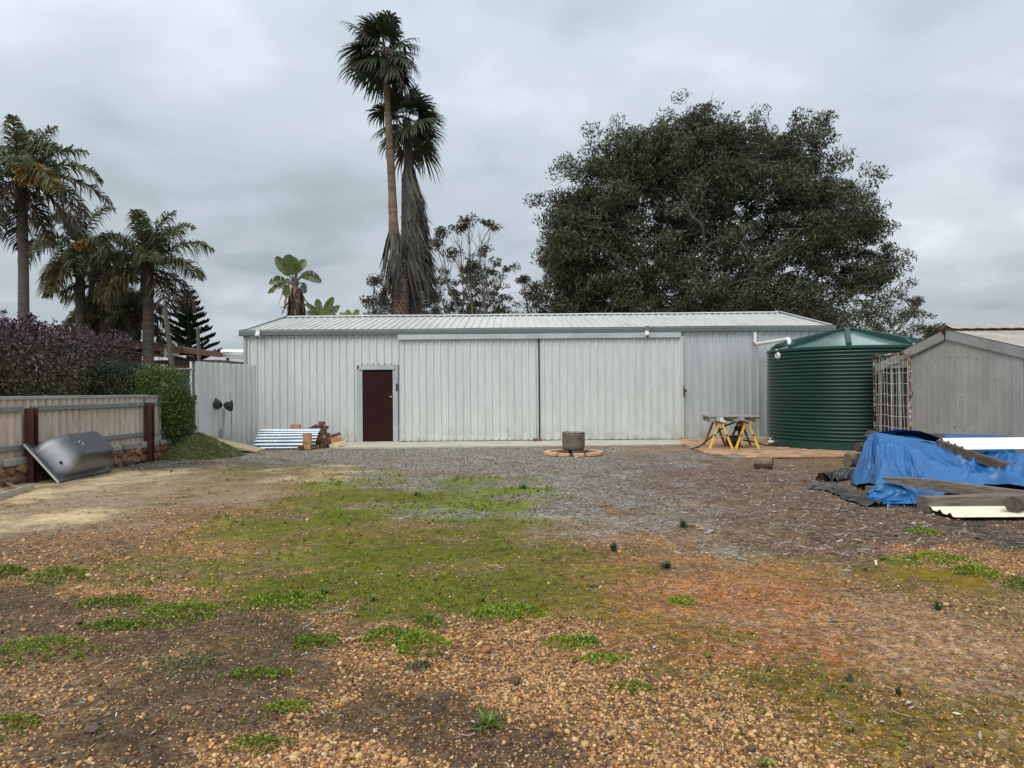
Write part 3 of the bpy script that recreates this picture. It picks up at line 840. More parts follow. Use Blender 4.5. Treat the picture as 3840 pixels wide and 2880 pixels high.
# ----------------------------------------------------------------- weeds one can point at
def mound_weed(x, y, hw, hh_, h, label, tone=0, leaf=0.010, dens=1.0):
    c = gv(x, y); d = c[1]
    rx = hw / 1555.0 * d
    y0, y1 = gv(x, y - hh_)[1], gv(x, y + hh_)[1]
    ry = max(0.05, (y0 - y1) / 2 * 0.85)
    h *= 1.7; leaf *= 1.15
    n = int(min(9000, 5200 * dens * rx * ry / (leaf / 0.01) ** 2 * 4 + 120))
    rr = np.sqrt(rng.random(n)); a = rng.random(n) * 6.283
    q = 0.55 + 0.55 * vnoise(np.cos(a) * 2.2 + x, np.sin(a) * 2.2 + y, 5) + 0.3 * vnoise(np.cos(a) * 6 + x, np.sin(a) * 6 + y, 6)
    rx *= 1.12; ry *= 1.12
    X = c[0] + rx * rr * q * np.cos(a); Y = c[1] + ry * rr * q * np.sin(a)
    top = h * np.clip(1 - rr ** 2.4, 0, 1) * (0.55 + 0.8 * fbm(X * 9, Y * 9, 33, 3))
    Z = ground_h(X, Y) + np.maximum(0.004, top * (0.45 + 0.55 * rng.random(n)))
    P0 = np.stack([X, Y, Z], 1)
    az = rng.random(n) * 6.283; el = rng.normal(0.45, 0.5, n)
    dv = np.stack([np.cos(az) * np.cos(el), np.sin(az) * np.cos(el), np.sin(el)], 1)
    sv_ = unit(np.cross(dv, rng.normal(size=(n, 3))))
    L_ = leaf * (0.6 + 0.8 * rng.random(n))[:, None]
    T = np.array([[(0.145, 0.205, 0.016), (0.185, 0.245, 0.022), (0.11, 0.16, 0.013)], [(0.185, 0.28, 0.016), (0.225, 0.31, 0.024), (0.145, 0.225, 0.013)], [(0.13, 0.16, 0.06), (0.16, 0.19, 0.085), (0.10, 0.12, 0.05)]])[tone]
    cc_ = T[rng.integers(0, 3, n)] * (0.65 + 0.7 * rng.random((n, 1)))
    b = Blades()
    b.quads(np.stack([P0 - dv * L_, P0 - sv_ * L_ * 0.55, P0 + dv * L_, P0 + sv_ * L_ * 0.55], 1), cc_)
    return b.build('weed_mat', 'leaf', label=label, cat='weed', group='low green weeds growing in the bare soil')
def grass_tuft(x, y, h, spread, nblade, label, tone=0):
    c = gv(x, y)
    n = nblade
    a = rng.random(n) * 6.283
    lean = spread * (0.25 + 0.9 * rng.random(n))
    hb = h * (0.5 + 0.6 * rng.random(n))
    base = np.array(c)[None] + np.concatenate([rng.normal(0, spread * 0.16, (n, 2)), np.full((n, 1), 0.0)], 1)
    base[:, 2] = ground_h(base[:, 0], base[:, 1]) - 0.004
    dr = np.stack([np.cos(a), np.sin(a), np.zeros(n)], 1)
    ks = (0, 0.35, 0.7, 1.0)
    P = np.stack([base + dr * (lean * k ** 1.5)[:, None] + np.array((0, 0, 1.0)) * (hb * (k - 0.35 * k * k * (lean / (hb + 1e-6)).clip(0, 1.6)))[:, None] for k in ks], 1)
    wv = np.cross(dr, (0, 0, 1.0)) * (0.0022 + 0.002 * rng.random(n))[:, None] * max(1, c[1] / 4.5) ** 0.5
    Wd = np.stack([wv, wv * 1.1, wv * 0.8, wv * 0.1], 1)
    T = np.array([[(0.12, 0.20, 0.03), (0.17, 0.24, 0.05), (0.085, 0.15, 0.02)], [(0.05, 0.085, 0.03), (0.07, 0.10, 0.035), (0.10, 0.11, 0.04)]])[tone]
    b = Blades()
    b.ribbons(P, Wd, T[rng.integers(0, 3, n)] * (0.7 + 0.6 * rng.random((n, 1))))
    return b.build('grass_tuft', 'leaf', label=label, cat='grass', group='single grass tufts in the yard')
mound_weed(92, 1412, 100, 30, 0.075, 'thick domed green weed cushion nearest the left edge of the foreground', 0, 0.0085)
mound_weed(122, 1247, 62, 18, 0.05, 'bushy weed patch on orange gravel below the bathtub', 0, 0.011)
mound_weed(8, 1242, 26, 16, 0.05, 'small weed patch cut off by the left photo edge, level with the bushy one', 0, 0.011, 2.0)
mound_weed(250, 1300, 80, 11, 0.03, 'long low weed strip left of the yellow-green foreground mat', 0, 0.009)
mound_weed(395, 1325, 72, 26, 0.04, 'broad yellow-green weed mat right of the low strip', 1, 0.009)
mound_weed(255, 1350, 62, 12, 0.03, 'dark low weed strip just in front of the broad mat', 0, 0.009, 1.8)
mound_weed(615, 1300, 85, 18, 0.045, 'long weed bank with grassy top at the edge of the green carpet', 1, 0.010)
mound_weed(905, 1395, 62, 30, 0.06, 'brightest deep green clover clump on the orange pebbles', 1, 0.010)
mound_weed(845, 1378, 62, 20, 0.04, 'flatter clover patch touching the left of the bright clump', 0, 0.010)
mound_weed(925, 1350, 32, 12, 0.035, 'small weed tuft behind the bright clover clump', 0, 0.010)
mound_weed(1095, 1325, 90, 18, 0.035, 'wide grassy weed mat at the back of the pebble patch', 1, 0.010)
mound_weed(1245, 1390, 58, 15, 0.035, 'grassy weed clump on the right of the pebble patch', 1, 0.010)
mound_weed(905, 1438, 26, 12, 0.02, 'little grey-green weed just below the bright clover clump', 2, 0.008)
mound_weed(560, 1608, 62, 22, 0.03, 'weed patch in the pebbles at the bottom left of centre', 0, 0.007)
mound_weed(625, 1525, 52, 15, 0.02, 'mossy green weed patch above the bottom one', 1, 0.007)
mound_weed(20, 1572, 45, 26, 0.04, 'weed patch against the left edge near the bottom corner', 0, 0.008)
mound_weed(395, 1432, 85, 26, 0.012, 'pale silvery ground weed spread thin on dark soil', 2, 0.007, 0.35)
mound_weed(560, 1455, 66, 14, 0.02, 'olive weed streak between dark soil and pebbles', 0, 0.008, 1.2)
mound_weed(680, 1385, 55, 15, 0.02, 'sparse weed patch left of the flat clover', 0, 0.008, 1.5)
mound_weed(1360, 1485, 45, 14, 0.02, 'small dark weed in the right of the pebbles', 0, 0.008, 0.7)
mound_weed(1300, 1425, 60, 12, 0.02, 'faint green weed line right of the pebble patch', 1, 0.009, 0.6)
mound_weed(2110, 1238, 40, 13, 0.035, 'green weed at the end of the golden moss strip on the right', 1, 0.012)
mound_weed(2020, 1208, 60, 12, 0.03, 'green weed strip along the golden moss on the right', 1, 0.012)
mound_weed(1472, 1298, 28, 10, 0.03, 'lone bright weed on the pink wheel track', 1, 0.010)
mound_weed(1995, 1150, 34, 8, 0.03, 'weed patch between bark chips and cream roof sheet', 1, 0.013)
mound_weed(2205, 1268, 24, 14, 0.05, 'weed clump cut off by the right photo edge', 0, 0.011)
for i, (x, y, h, sp, nb_, lb, tn) in enumerate([
    (1055, 1568, 0.075, 0.10, 60, 'broad-bladed grass tuft alone in the bottom centre', 0),
    (640, 1290, 0.07, 0.06, 90, 'bright grass tuft on the long weed bank', 0),
    (700, 1285, 0.07, 0.06, 80, 'second bright grass tuft at the right end of the weed bank', 0),
    (805, 1300, 0.06, 0.05, 45, 'small yellow-green grass tuft right of the weed bank', 0),
    (1040, 1300, 0.06, 0.05, 40, 'thin grass tuft above the wide grassy mat', 0),
    (925, 1340, 0.06, 0.05, 40, 'grass tuft sprouting behind the bright clover', 0),
    (1325, 1190, 0.11, 0.06, 60, 'dark reedy grass tuft at the near end of the green carpet', 1),
    (1440, 1225, 0.09, 0.10, 70, 'dark reedy grass spread on the red track', 1),
    (1475, 1140, 0.12, 0.08, 70, 'dark grass tuft among the bark chips in front of the stump', 1),
    (2025, 1315, 0.08, 0.06, 40, 'dark grass tuft right of the pale track', 1),
    (1940, 1500, 0.06, 0.03, 24, 'lone upright grass tuft in the lower right', 1),
    (1835, 1470, 0.05, 0.025, 20, 'tiny grass tuft left of the lone upright one', 1),
    (1275, 1390, 0.07, 0.06, 60, 'grass tuft on the right clump beside the pebbles', 0),
    (1130, 1055, 0.10, 0.12, 90, 'long grass tuft on the grey gravel left of the fire drum', 0),
    (1655, 1655, 0.05, 0.05, 40, 'grass tuft at the bottom edge right of centre', 0),
    (900, 1070, 0.09, 0.10, 70, 'grass tuft on the gravel below the brown door', 0),
]):
    grass_tuft(x, y, h, sp, nb_, lb, tn)
def single_rock(name, x, y, r, m_, label, flat=0.6):
    c = gv(x, y)
    b = MB()
    P = ICO * (1 + 0.35 * (rng.random((12, 1)) - 0.5)) * np.array((r, r * 0.7, r * flat))
    b.add(P + np.array((c[0], c[1], r * flat * 0.45)), [tuple(f) for f in ICOF])
    return b.build(name, m_, label=label, cat='stone' if name == 'stone' else 'bark', smooth=False)
single_rock('stone', 170, 1345, 0.035, 'stone_orange', 'flat orange stone lying on dark soil at the left')
single_rock('bark_piece', 198, 1578, 0.045, 'timber_dark', 'dark curled bark piece on soil at the bottom left', 0.4)
single_rock('stone', 1800, 1342, 0.022, 'stone_mortar', 'small grey stone on the pink wheel track')
# ================================================================= METAL SHED
YW = 20.5                      # front wall plane
XL, XR = -7.59, 9.02
ZG = 3.06                      # underside of the gutter
YR, ZR = 24.4, 3.97            # ridge
YB = 28.3
RIB = 0.2115
def rib_profile(n, pitch=RIB, h=0.036, sl=0.013, top=0.044):
    """(along, out) points of a sheet with n ribs, starting and ending in a pan"""
    p = [(0.0, 0.0)]
    for i in range(n):
        c = (i + 0.5) * pitch
        p += [(c - top / 2 - sl, 0), (c - top / 2, h), (c + top / 2, h), (c + top / 2 + sl, 0)]
        if i < n - 1:
            p += [(c + pitch / 2, 0)]
    p.append((n * pitch, 0.0))
    return np.array(p)
def sheet(o, du, dv, dn, n, length, pitch=RIB, th=0.0015, **k):
    """ribbed sheet: o corner, du across the ribs, dv along the ribs, dn outwards"""
    o, du, dv, dn = (np.asarray(a, float) for a in (o, du, dv, dn))
    pr = rib_profile(n, pitch, **k)
    A = o + pr[:, :1] * du + pr[:, 1:] * dn
    b = MB()
    nseg = 4
    P = np.stack([A + dv * length * i / nseg for i in range(nseg + 1)], 0)
    b.grid(P)
    b.grid((P - dn * 0.004)[::-1])
    return b
shed = empty('metal_shed', ((XL + XR) / 2, YW, 0), 'long zincalume shed with twin sliding doors and maroon side door', 'shed')
xh, yv_, zv = np.array((1.0, 0, 0)), np.array((0, 1.0, 0)), np.array((0, 0, 1.0))
def wall_run(x0, x1, y, z0, z1, parent, mt, name='wall_sheet', cover=4):
    n = max(1, round((x1 - x0) / RIB))
    pitch = (x1 - x0) / n
    i = 0
    while i < n:
        k = min(cover, n - i)
        wob = random.uniform(0, 0.004)
        sheet((x0 + i * pitch, y - wob, z0), xh, zv, -yv_, k, z1 - z0, pitch).build(name, mt, parent)
        i += k
DX0, DX1 = -4.25, -3.39        # maroon door
wall_run(XL, DX0 - 0.16, YW, 0.0, ZG + 0.06, shed, 'zinc_wall')
wall_run(DX0 - 0.16, -3.12, YW, 2.20, ZG + 0.06, shed, 'zinc_wall')
wall_run(4.80, XR, YW, 0.0, ZG + 0.06, shed, 'zinc_wall_shiny')
# wall carcass behind the sheets, side and rear walls
b = MB()
b.bbox((XL, YW + 0.03, 0), (DX0 - 0.1, YW + 0.10, ZG)).bbox((DX0 - 0.1, YW + 0.03, 2.16), (-3.1, YW + 0.10, ZG)).bbox((-3.1, YW + 0.03, 0), (XR, YW + 0.10, ZG))
b.build('wall_frame', 'dark_gap', shed)
for x, nm in ((XL, 'side_wall'), (XR, 'side_wall')):
    b = MB()
    s_ = -1 if x < 0 else 1
    ys = np.arange(YW, YB + 0.01, 0.05)
    prof = []
    for y in ys:
        ph = ((y - YW) % RIB) / RIB
        prof.append(0.028 if 0.42 < ph < 0.6 else 0.0)
    zt = [ZG + 0.1 + (ZR - ZG - 0.16) * (1 - abs(y - YR) / (YR - YW)) for y in ys]
    lo = np.stack([x + s_ * np.array(prof), ys, np.zeros_like(ys)], 1)
    hi = lo.copy(); hi[:, 2] = zt
    b.grid(np.stack([lo, hi], 0))
    b.build(nm, 'zinc_wall', shed)
MB().bbox((XL, YB - 0.05, 0), (XR, YB, ZG + 0.05)).build('rear_wall', 'zinc_wall', shed)
b = MB(); b.bbox((XL - 0.035, YW - 0.045, 0.0), (XL + 0.05, YW - 0.030, ZG + 0.02)); b.bbox((XL - 0.035, YW - 0.030, 0.0), (XL - 0.032, YW + 0.06, ZG + 0.02))
b.build('corner_flashing', 'zinc_trim', shed)
b = MB(); b.bbox((XR - 0.05, YW - 0.045, 0.0), (XR + 0.035, YW - 0.030, ZG + 0.02))
b.build('corner_flashing', 'zinc_trim', shed)
# roof
sl = np.array((0, YR - YW + 0.05, ZR - (ZG + 0.13))); sll = np.linalg.norm(sl); sl /= sll
dn = np.cross(xh, sl)
n = round((XR - XL + 0.10) / RIB); pitch = (XR - XL + 0.10) / n
i = 0
while i < n:
    k = min(4, n - i)
    sheet((XL - 0.05 + i * pitch, YW - 0.05, ZG + 0.13 + random.uniform(0, 0.005)), xh, sl, dn, k, sll + random.uniform(-0.03, 0.0), pitch, h=0.032).build('roof_sheet', 'zinc_roof', shed)
    i += k
b = MB()
b.grid([[(XL - 0.05, YR, ZR), (XR + 0.05, YR, ZR)], [(XL - 0.05, YB + 0.05, ZG + 0.1), (XR + 0.05, YB + 0.05, ZG + 0.1)]])
b.grid([[(XR + 0.05, YR, ZR - 0.03), (XL - 0.05, YR, ZR - 0.03)], [(XR + 0.05, YB + 0.05, ZG + 0.07), (XL - 0.05, YB + 0.05, ZG + 0.07)]])
b.build('rear_roof', 'zinc_roof', shed)
b = MB()
xs = np.linspace(XL - 0.05, XR + 0.05, 60)
jit = 0.012 * (vnoise(xs * 2.1, xs * 0, 3) - 0.5)
rows = []
for dy, dz in ((-0.15, 0.020), (-0.06, 0.055), (0.0, 0.072), (0.06, 0.055), (0.16, 0.01)):
    rows.append(np.stack([xs, YR + dy + 0 * xs, ZR + dz + jit], 1))
b.grid(np.array(rows))
b.build('ridge_cap', 'zinc_roof', shed, smooth=True)
for x in (XL - 0.06, XR + 0.06):
    b = MB()
    p0 = np.array((x, YW - 0.07, ZG + 0.115)); p1 = np.array((x, YR, ZR + 0.01)); p2 = np.array((x, YB + 0.05, ZG + 0.10))
    b.bar(p0, p1, 0.02, 0.14); b.bar(p1, p2, 0.02, 0.14)
    b.bar(p0 + (0, 0, 0.072), p1 + (0, 0, 0.072), 0.12, 0.006)
    b.build('barge_flashing', 'zinc_trim', shed)
# gutter (quad profile)
b = MB()
gp = np.array([(0.0, 0.0), (-0.118, 0.0), (-0.125, 0.012), (-0.125, 0.12), (-0.112, 0.150), (-0.118, 0.165), (-0.104, 0.168), (-0.098, 0.02), (0.0, 0.012)])
segs = np.linspace(XL - 0.12, XR + 0.16, 26)
rows = []
for k, x in enumerate(segs):
    sag = 0.006 * math.sin(k * 0.7)
    rows.append(np.stack([np.full(len(gp), x), YW - 0.03 + gp[:, 0], ZG + gp[:, 1] + sag], 1))
b.grid(np.array(rows))
for x in (segs[0], segs[-1]):
    b.bbox((x - 0.004, YW - 0.157, ZG), (x + 0.004, YW - 0.03, ZG + 0.167))
b.build('gutter', 'gutter_grey', shed)
# maroon door
door = MB().cbox(((DX0 + DX1) / 2, YW - 0.015, 1.055), (DX1 - DX0 - 0.012, 0.04, 2.035), 0.004).build('door', 'maroon_door', shed, label='maroon flush side door')
MB().lathe((DX1 - 0.05, YW - 0.036, 1.30), [(0.018, 0), (0.020, 0.012), (0.030, 0.022), (0.030, 0.040), (0.018, 0.048)], 14, axis=(0, -1, 0)).build('door_knob', 'drum_rim', door, smooth=True)
b = MB()
b.bbox((DX0 - 0.155, YW - 0.050, 0), (DX0 - 0.002, YW - 0.034, 2.10)); b.bbox((DX0 - 0.012, YW - 0.034, 0), (DX0 - 0.002, YW + 0.02, 2.10))
b.build('door_jamb', 'zinc_trim', shed)
b = MB()
b.bbox((DX1 + 0.002, YW - 0.050, 0), (DX1 + 0.150, YW - 0.034, 2.22)); b.bbox((DX1 + 0.002, YW - 0.034, 0), (DX1 + 0.012, YW + 0.02, 2.1))
b.bbox((DX1 + 0.172, YW - 0.046, 0), (DX1 + 0.20, YW - 0.034, ZG))
b.build('door_jamb', 'zinc_trim', shed)
b = MB()
b.bbox((DX0 - 0.10, YW - 0.075, 2.085), (DX1 + 0.06, YW - 0.048, 2.215)); b.bbox((DX0 - 0.10, YW - 0.085, 2.079), (DX1 + 0.06, YW - 0.048, 2.087))
b.build('door_header', 'zinc_trim', shed)
b = MB()
for i in range(6):
    b.lathe((DX0 - 0.02 + i * 0.165, YW - 0.03, 2.235), [(0.016, -0.012), (0.02, 0), (0.012, 0.014)], 8)
b.build('header_screw', 'rust_screw', shed, kind='stuff')
MB().bbox((DX0, YW - 0.06, 0.0), (DX1, YW + 0.03, 0.035)).build('door_sill', 'concrete', shed)
# sliding doors on an overhead track
for x0, x1, y, nm in ((-3.18, 0.755, YW - 0.085, 'left leaf'), (0.785, 4.86, YW - 0.10, 'right leaf')):
    fr = MB().bbox((x0, y + 0.005, 0.04), (x1, y + 0.05, 2.93)).build('sliding_door', 'dark_gap', shed)
    wall_run(x0, x1, y, 0.045, 2.95, fr, 'zinc_wall', 'door_sheet')
    b = MB()
    npan = round((x1 - x0) / RIB); pt = (x1 - x0) / npan
    for k in range(npan):
        xx = x0 + (k + 0.5) * pt
        b.bbox((xx - 0.012, y - 0.040, 0.052), (xx + 0.014, y - 0.026, 0.080))
    b.build('bottom_bolt', 'rust_screw', fr, kind='stuff')
    b = MB()
    for k in range(0, npan, 2):
        xx = x0 + (k + 0.62) * pt
        b.box((xx + 0.06, y - 0.004, 1.42), (0.013, 0.008, 0.013))
    b.build('sheet_screw', 'rust_screw', fr, kind='stuff')
MB().bbox((0.752, YW - 0.135, 0.05), (0.790, YW - 0.05, 2.94)).build('door_gap', 'dark_gap', shed)
b = MB()
b.bbox((-3.22, YW - 0.185, 2.925), (0.0, YW - 0.17, ZG - 0.005)); b.bbox((-3.22, YW - 0.21, 2.915), (0.0, YW - 0.17, 2.928))
b.build('track_cover', 'zinc_trim', shed)
b = MB()
b.bbox((0.003, YW - 0.188, 2.922), (4.78, YW - 0.173, ZG - 0.005)); b.bbox((0.003, YW - 0.213, 2.912), (4.78, YW - 0.173, 2.925))
b.build('track_cover', 'zinc_trim', shed)
b = MB()
b.box((-3.27, YW - 0.06, 1.57), (0.035, 0.03, 0.22)); b.lathe((-3.27, YW - 0.075, 1.62), [(0.022, 0), (0.022, 0.02)], 10, axis=(0, -1, 0)); b.box((-3.27, YW - 0.08, 1.53), (0.05, 0.02, 0.05))
b.build('latch', 'black_plastic', shed)
b = MB()
b.box((4.86, YW - 0.135, 1.40), (0.03, 0.02, 0.30)); b.box((4.90, YW - 0.145, 1.40), (0.07, 0.03, 0.09)); b.tube([(4.88, YW - 0.15, 1.36), (4.88, YW - 0.17, 1.30), (4.87, YW - 0.15, 1.24)], 0.008, 6)
b.build('latch', 'rust_iron', shed)
b = MB()
for x in np.arange(XL + 0.32, DX0 - 0.2, RIB * 2):
    b.box((x, YW - 0.005, 1.40), (0.014, 0.008, 0.014))
for x in np.arange(5.1, XR, RIB * 2):
    b.box((x, YW - 0.005, 1.40), (0.014, 0.008, 0.014))
b.build('wall_screw', 'rust_screw', shed, kind='stuff')
MB().cbox((5.98, YW - 0.05, 0.55), (0.16, 0.06, 0.13), 0.012).build('power_point', 'white_plastic', shed, label='white outdoor power outlet on the wall')
# concrete apron
b = MB()
pts = [(-4.62, 18.62), (-3.6, 18.50), (-1.0, 18.58), (1.8, 18.62), (3.6, 18.66), (4.55, 18.80), (4.95, 20.2), (4.95, 20.44), (-4.9, 20.44), (-5.05, 20.2)]
lo = [(x, y, -0.06) for x, y in pts]; hi = [(x, y, 0.028) for x, y in pts]; k = len(pts)
b.add(lo + hi, [tuple(range(k, 2 * k))] + [(i, (i + 1) % k, k + (i + 1) % k, k + i) for i in range(k)])
b.build('concrete_apron', 'concrete', kind='structure')
MB().cbox((0.70, YW - 0.30, 0.065), (0.24, 0.10, 0.07), 0.006, rotz(0.05)).build('brick', 'brick_dark', label='single dark brick under the gap of the sliding doors', cat='brick')

# ---------------------------------------------------------------- cameras and pipe on the shed
def cctv(px, py, panel, label):
    p = at(px, py, YW - 0.22)
    r = empty('security_camera', (p[0], p[1], p[2] - 0.1), label, 'camera', 'security cameras on the shed gutter')
    if panel:
        b = MB(); b.box(p + (0.01, 0, 0.15), (0.12, 0.015, 0.14), rotx(-0.45))
        b.build('solar_panel', 'solar_panel', r)
    MB().cbox(p + (0, 0.02, 0.055), (0.11, 0.07, 0.10), 0.018).build('camera_mount', 'white_plastic', r)
    MB().lathe(p + (0, -0.01, -0.09), [(0.02, 0.0), (0.05, 0.012), (0.068, 0.045), (0.068, 0.09), (0.05, 0.115), (0.03, 0.12)], 18).build('camera_head', 'white_plastic', r, smooth=True)
    MB().lathe(p + (0.0, -0.05, -0.075), [(0.026, 0), (0.026, 0.02), (0.016, 0.026)], 14, axis=(0, -0.7, -0.7)).build('lens', 'black_plastic', r, smooth=True)
cctv(966, 1253, False, 'white dome security camera at the left end of the gutter')
cctv(2427, 1250, True, 'white security camera with small solar panel above the sliding door')

pr_ = empty('rain_pipe', (6.92, 20.3, 2.0), 'white rain pipe with red joint running from gutter to green tank', 'pipe')
pa = at(2832, 1247, 20.34); pb_ = at(2832, 1291, 20.34); pc_ = at(2955, 1272, 18.55); pd_ = at(2962, 1290, 18.45)
MB().tube([pa, pb_ + (0, 0, 0.03)], 0.047, 16).build('pipe_drop', 'white_plastic', pr_, smooth=True, sharp=40)
MB().tube([pb_ + (0, 0, 0.05), pb_ + (0, 0, 0.0), pb_ + unit(pc_ - pb_) * 0.06], 0.054, 16).build('pipe_elbow', 'red_primer', pr_, smooth=True, sharp=60)
MB().tube([pb_ + unit(pc_ - pb_) * 0.03, pc_], 0.047, 16).build('pipe_run', 'white_plastic', pr_, smooth=True, sharp=40)
MB().tube([pc_ - unit(pc_ - pb_) * 0.05, pc_, pc_ + unit(pc_ - pb_) * 0.05 + (0, 0, -0.03), pc_ + unit(pc_ - pb_) * 0.07 + (0, 0, -0.14)], 0.053, 16).build('pipe_elbow', 'white_plastic', pr_, smooth=True, sharp=60)

# ================================================================= WATER TANK
TX, TY, TR = 8.39, 18.0, 1.88
tank = empty('water_tank', (TX, TY, 0), 'round dark green corrugated water tank with ribbed conical lid', 'water tank')
prof = [(TR - 0.02, 0.02), (TR + 0.012, 0.03), (TR + 0.012, 0.20), (TR - 0.02, 0.225)]
nr = 25; z0, z1 = 0.225, 2.33; hp = (z1 - z0) / nr
for i in range(nr):
    z = z0 + i * hp
    bulge = 0.022
    prof += [(TR - 0.018, z + 0.06 * hp), (TR + bulge * 0.6, z + 0.28 * hp), (TR + bulge, z + 0.46 * hp), (TR + bulge * 0.75, z + 0.66 * hp), (TR - 0.018, z + 0.86 * hp)]
prof += [(TR - 0.01, z1 + 0.005), (TR + 0.03, z1 + 0.02), (TR + 0.03, z1 + 0.075), (TR - 0.03, z1 + 0.09)]
MB().lathe((TX, TY, 0), prof, 112, caps=False).build('tank_wall', 'tank_green', tank, smooth=True, sharp=45)
zr0, zr1 = z1 + 0.088, 2.87
b = MB(); b.lathe((TX, TY, 0), [(TR - 0.03, zr0 - 0.02), (TR - 0.04, zr0), (1.2, zr0 + 0.16), (0.35, zr1 - 0.03), (0.02, zr1)], 96, caps=False)
b.build('tank_lid', 'tank_roof', tank, smooth=True, sharp=30)
for k in range(8):
    a = math.atan2(-TY, -TX) + k * math.pi / 4 + 0.02
    d = np.array((math.cos(a), math.sin(a), 0)); sd_ = np.array((-d[1], d[0], 0))
    b = MB()
    rows = []
    for r_, hh2, wd in ((0.06, 0.10, 0.06), (0.5, 0.12, 0.06), (1.1, 0.135, 0.055), (1.66, 0.13, 0.05), (1.82, 0.05, 0.05)):
        zz = zr1 + (zr0 - zr1) * (r_ / TR)
        c = np.array((TX, TY, 0)) + d * r_
        rows.append([c - sd_ * wd * 1.25 + zv * (zz - 0.03), c - sd_ * wd + zv * (zz + hh2), c + sd_ * wd + zv * (zz + hh2), c + sd_ * wd * 1.25 + zv * (zz - 0.03)])
    b.grid(np.array(rows)); q = rows[-1]; b.add(q, [(0, 3, 2, 1)])
    b.build('lid_rib', 'tank_green', tank)
pc2 = at(2952, 1290, 18.45)
MB().lathe((pc2[0], pc2[1], zr0 - 0.01), [(0.34, 0.0), (0.34, 0.07), (0.31, 0.085), (0.31, 0.10)], 28).build('lid_collar', 'tank_green', tank, smooth=True, sharp=40)
MB().lathe((pc2[0], pc2[1], zr0 + 0.09), [(0.33, 0.0), (0.33, 0.03), (0.10, 0.055)], 28).build('inlet_strainer', 'black_plastic', tank, smooth=True, sharp=40)
def on_tank(px, z):
    d = ray(px, 1500); d = np.array((d[0], d[1])); d /= np.linalg.norm(d)
    c = np.array((TX, TY)); t_ = d @ c; h2 = (TR + 0.02) ** 2 - (c @ c - t_ * t_)
    q = d * (t_ - math.sqrt(max(0, h2)))
    nrm = unit(np.array((q[0] - TX, q[1] - TY, 0)))
    return np.array((q[0], q[1], z)), nrm
p, nrm = on_tank(2920, at(2918, 1332, 17.4)[2])
b = MB(); b.lathe(p - nrm * 0.02, [(0.085, 0), (0.085, 0.03), (0.06, 0.035), (0.06, 0.075), (0.045, 0.075), (0.045, 0.01)], 20, axis=nrm)
b.build('overflow_fitting', 'white_plastic', tank, smooth=True, sharp=40)
p, nrm = on_tank(2917, 2.40)
MB().bar(p + nrm * 0.02 - np.cross(nrm, zv) * 0.035, p + nrm * 0.02 + np.cross(nrm, zv) * 0.035, 0.01, 0.03).build('maker_plate', 'white_plastic', tank)
p, nrm = on_tank(2896, 0.12)
b = MB(); b.tube([p - nrm * 0.02, p + nrm * 0.12], 0.035, 12); b.tube([p + nrm * 0.07 + zv * 0.03, p + nrm * 0.07 + zv * 0.09], 0.015, 8); b.box(p + nrm * 0.07 + zv * 0.10, (0.10, 0.02, 0.015))
b.build('outlet_valve', 'white_plastic', tank, smooth=True, sharp=40)

# ================================================================= PAVING
pave = MB().bbox((4.55, 15.1, -0.05), (11.0, 20.42, 0.012)).build('paving', 'stone_mortar', kind='structure')
cells = []
for r_ in range(24):
    for c_ in range(-1, 28):
        y = 15.02 + r_ * 0.231 + 0.115; x = 4.30 + c_ * 0.231 + (0.115 if r_ % 2 else 0)
        # ragged front-left corner of the pad
        lim = 4.45 + max(0, (17.3 - y)) * 0.0 + 0.9 * max(0, (y - 17.2)) * 0.12
        if y < 15.6 and x < 5.0 - (y - 15.0) * 0.3: continue
        if x < lim - 0.1 or x > 10.6 or y > 20.3: continue
        cells.append((x, y))
vis = []; hid = []
for (x, y) in cells:
    if np.hypot(x - TX, y - TY) < TR + 0.1 or x > 8.0: hid.append((x, y))
    else: vis.append((x, y))
vis.sort(key=lambda q: q[1])
pm = None
def paver_mb(x, y): return MB().cbox((x, y, 0.022), (0.222, 0.222, 0.036), 0.006)
for q, (x, y) in enumerate(vis[:300]):
    if pm is None:
        pm = paver_mb(x, y).build('paver', 'paver', pave, origin=np.array((x, y, 0)))
        o = pm
    else:
        o = pm.copy(); col.objects.link(o)
    o.location = Vector((x, y, random.uniform(-0.004, 0.004))) - wloc(pave)
    o.rotation_euler = (random.uniform(-0.012, 0.012), random.uniform(-0.012, 0.012), random.uniform(-0.02, 0.02))
b = MB()
for (x, y) in vis[300:] + [h for h in hid if h[1] < 16.6]:
    paver = b.cbox((x, y, 0.022 + random.uniform(-0.003, 0.003)), (0.222, 0.222, 0.036), 0.006)
b.build('paver', 'paver', pave, kind='stuff')
# ================================================================= THINGS AT THE SHED WALL
# ramp, mound, sheet gate
ramp = MB()
pA = np.array((-7.55, 17.05, 0.40)); pB = np.array((-6.22, 17.55, 0.03)); pC = np.array((-6.30, 18.35, 0.03)); pD = np.array((-7.55, 17.9, 0.40))
th = np.array((0, 0, 0.10)); th2 = np.array((0, 0, 0.03))
ramp.add([pA - th, pB - th2, pC - th2, pD - th, pA, pB, pC, pD], [(0, 3, 2, 1), (4, 5, 6, 7), (0, 1, 5, 4), (1, 2, 6, 5), (2, 3, 7, 6), (3, 0, 4, 7)])
ramp.build('wooden_ramp', 'timber_ramp', label='weathered wooden ramp board sloping down from the pale sheet gate', cat='ramp')

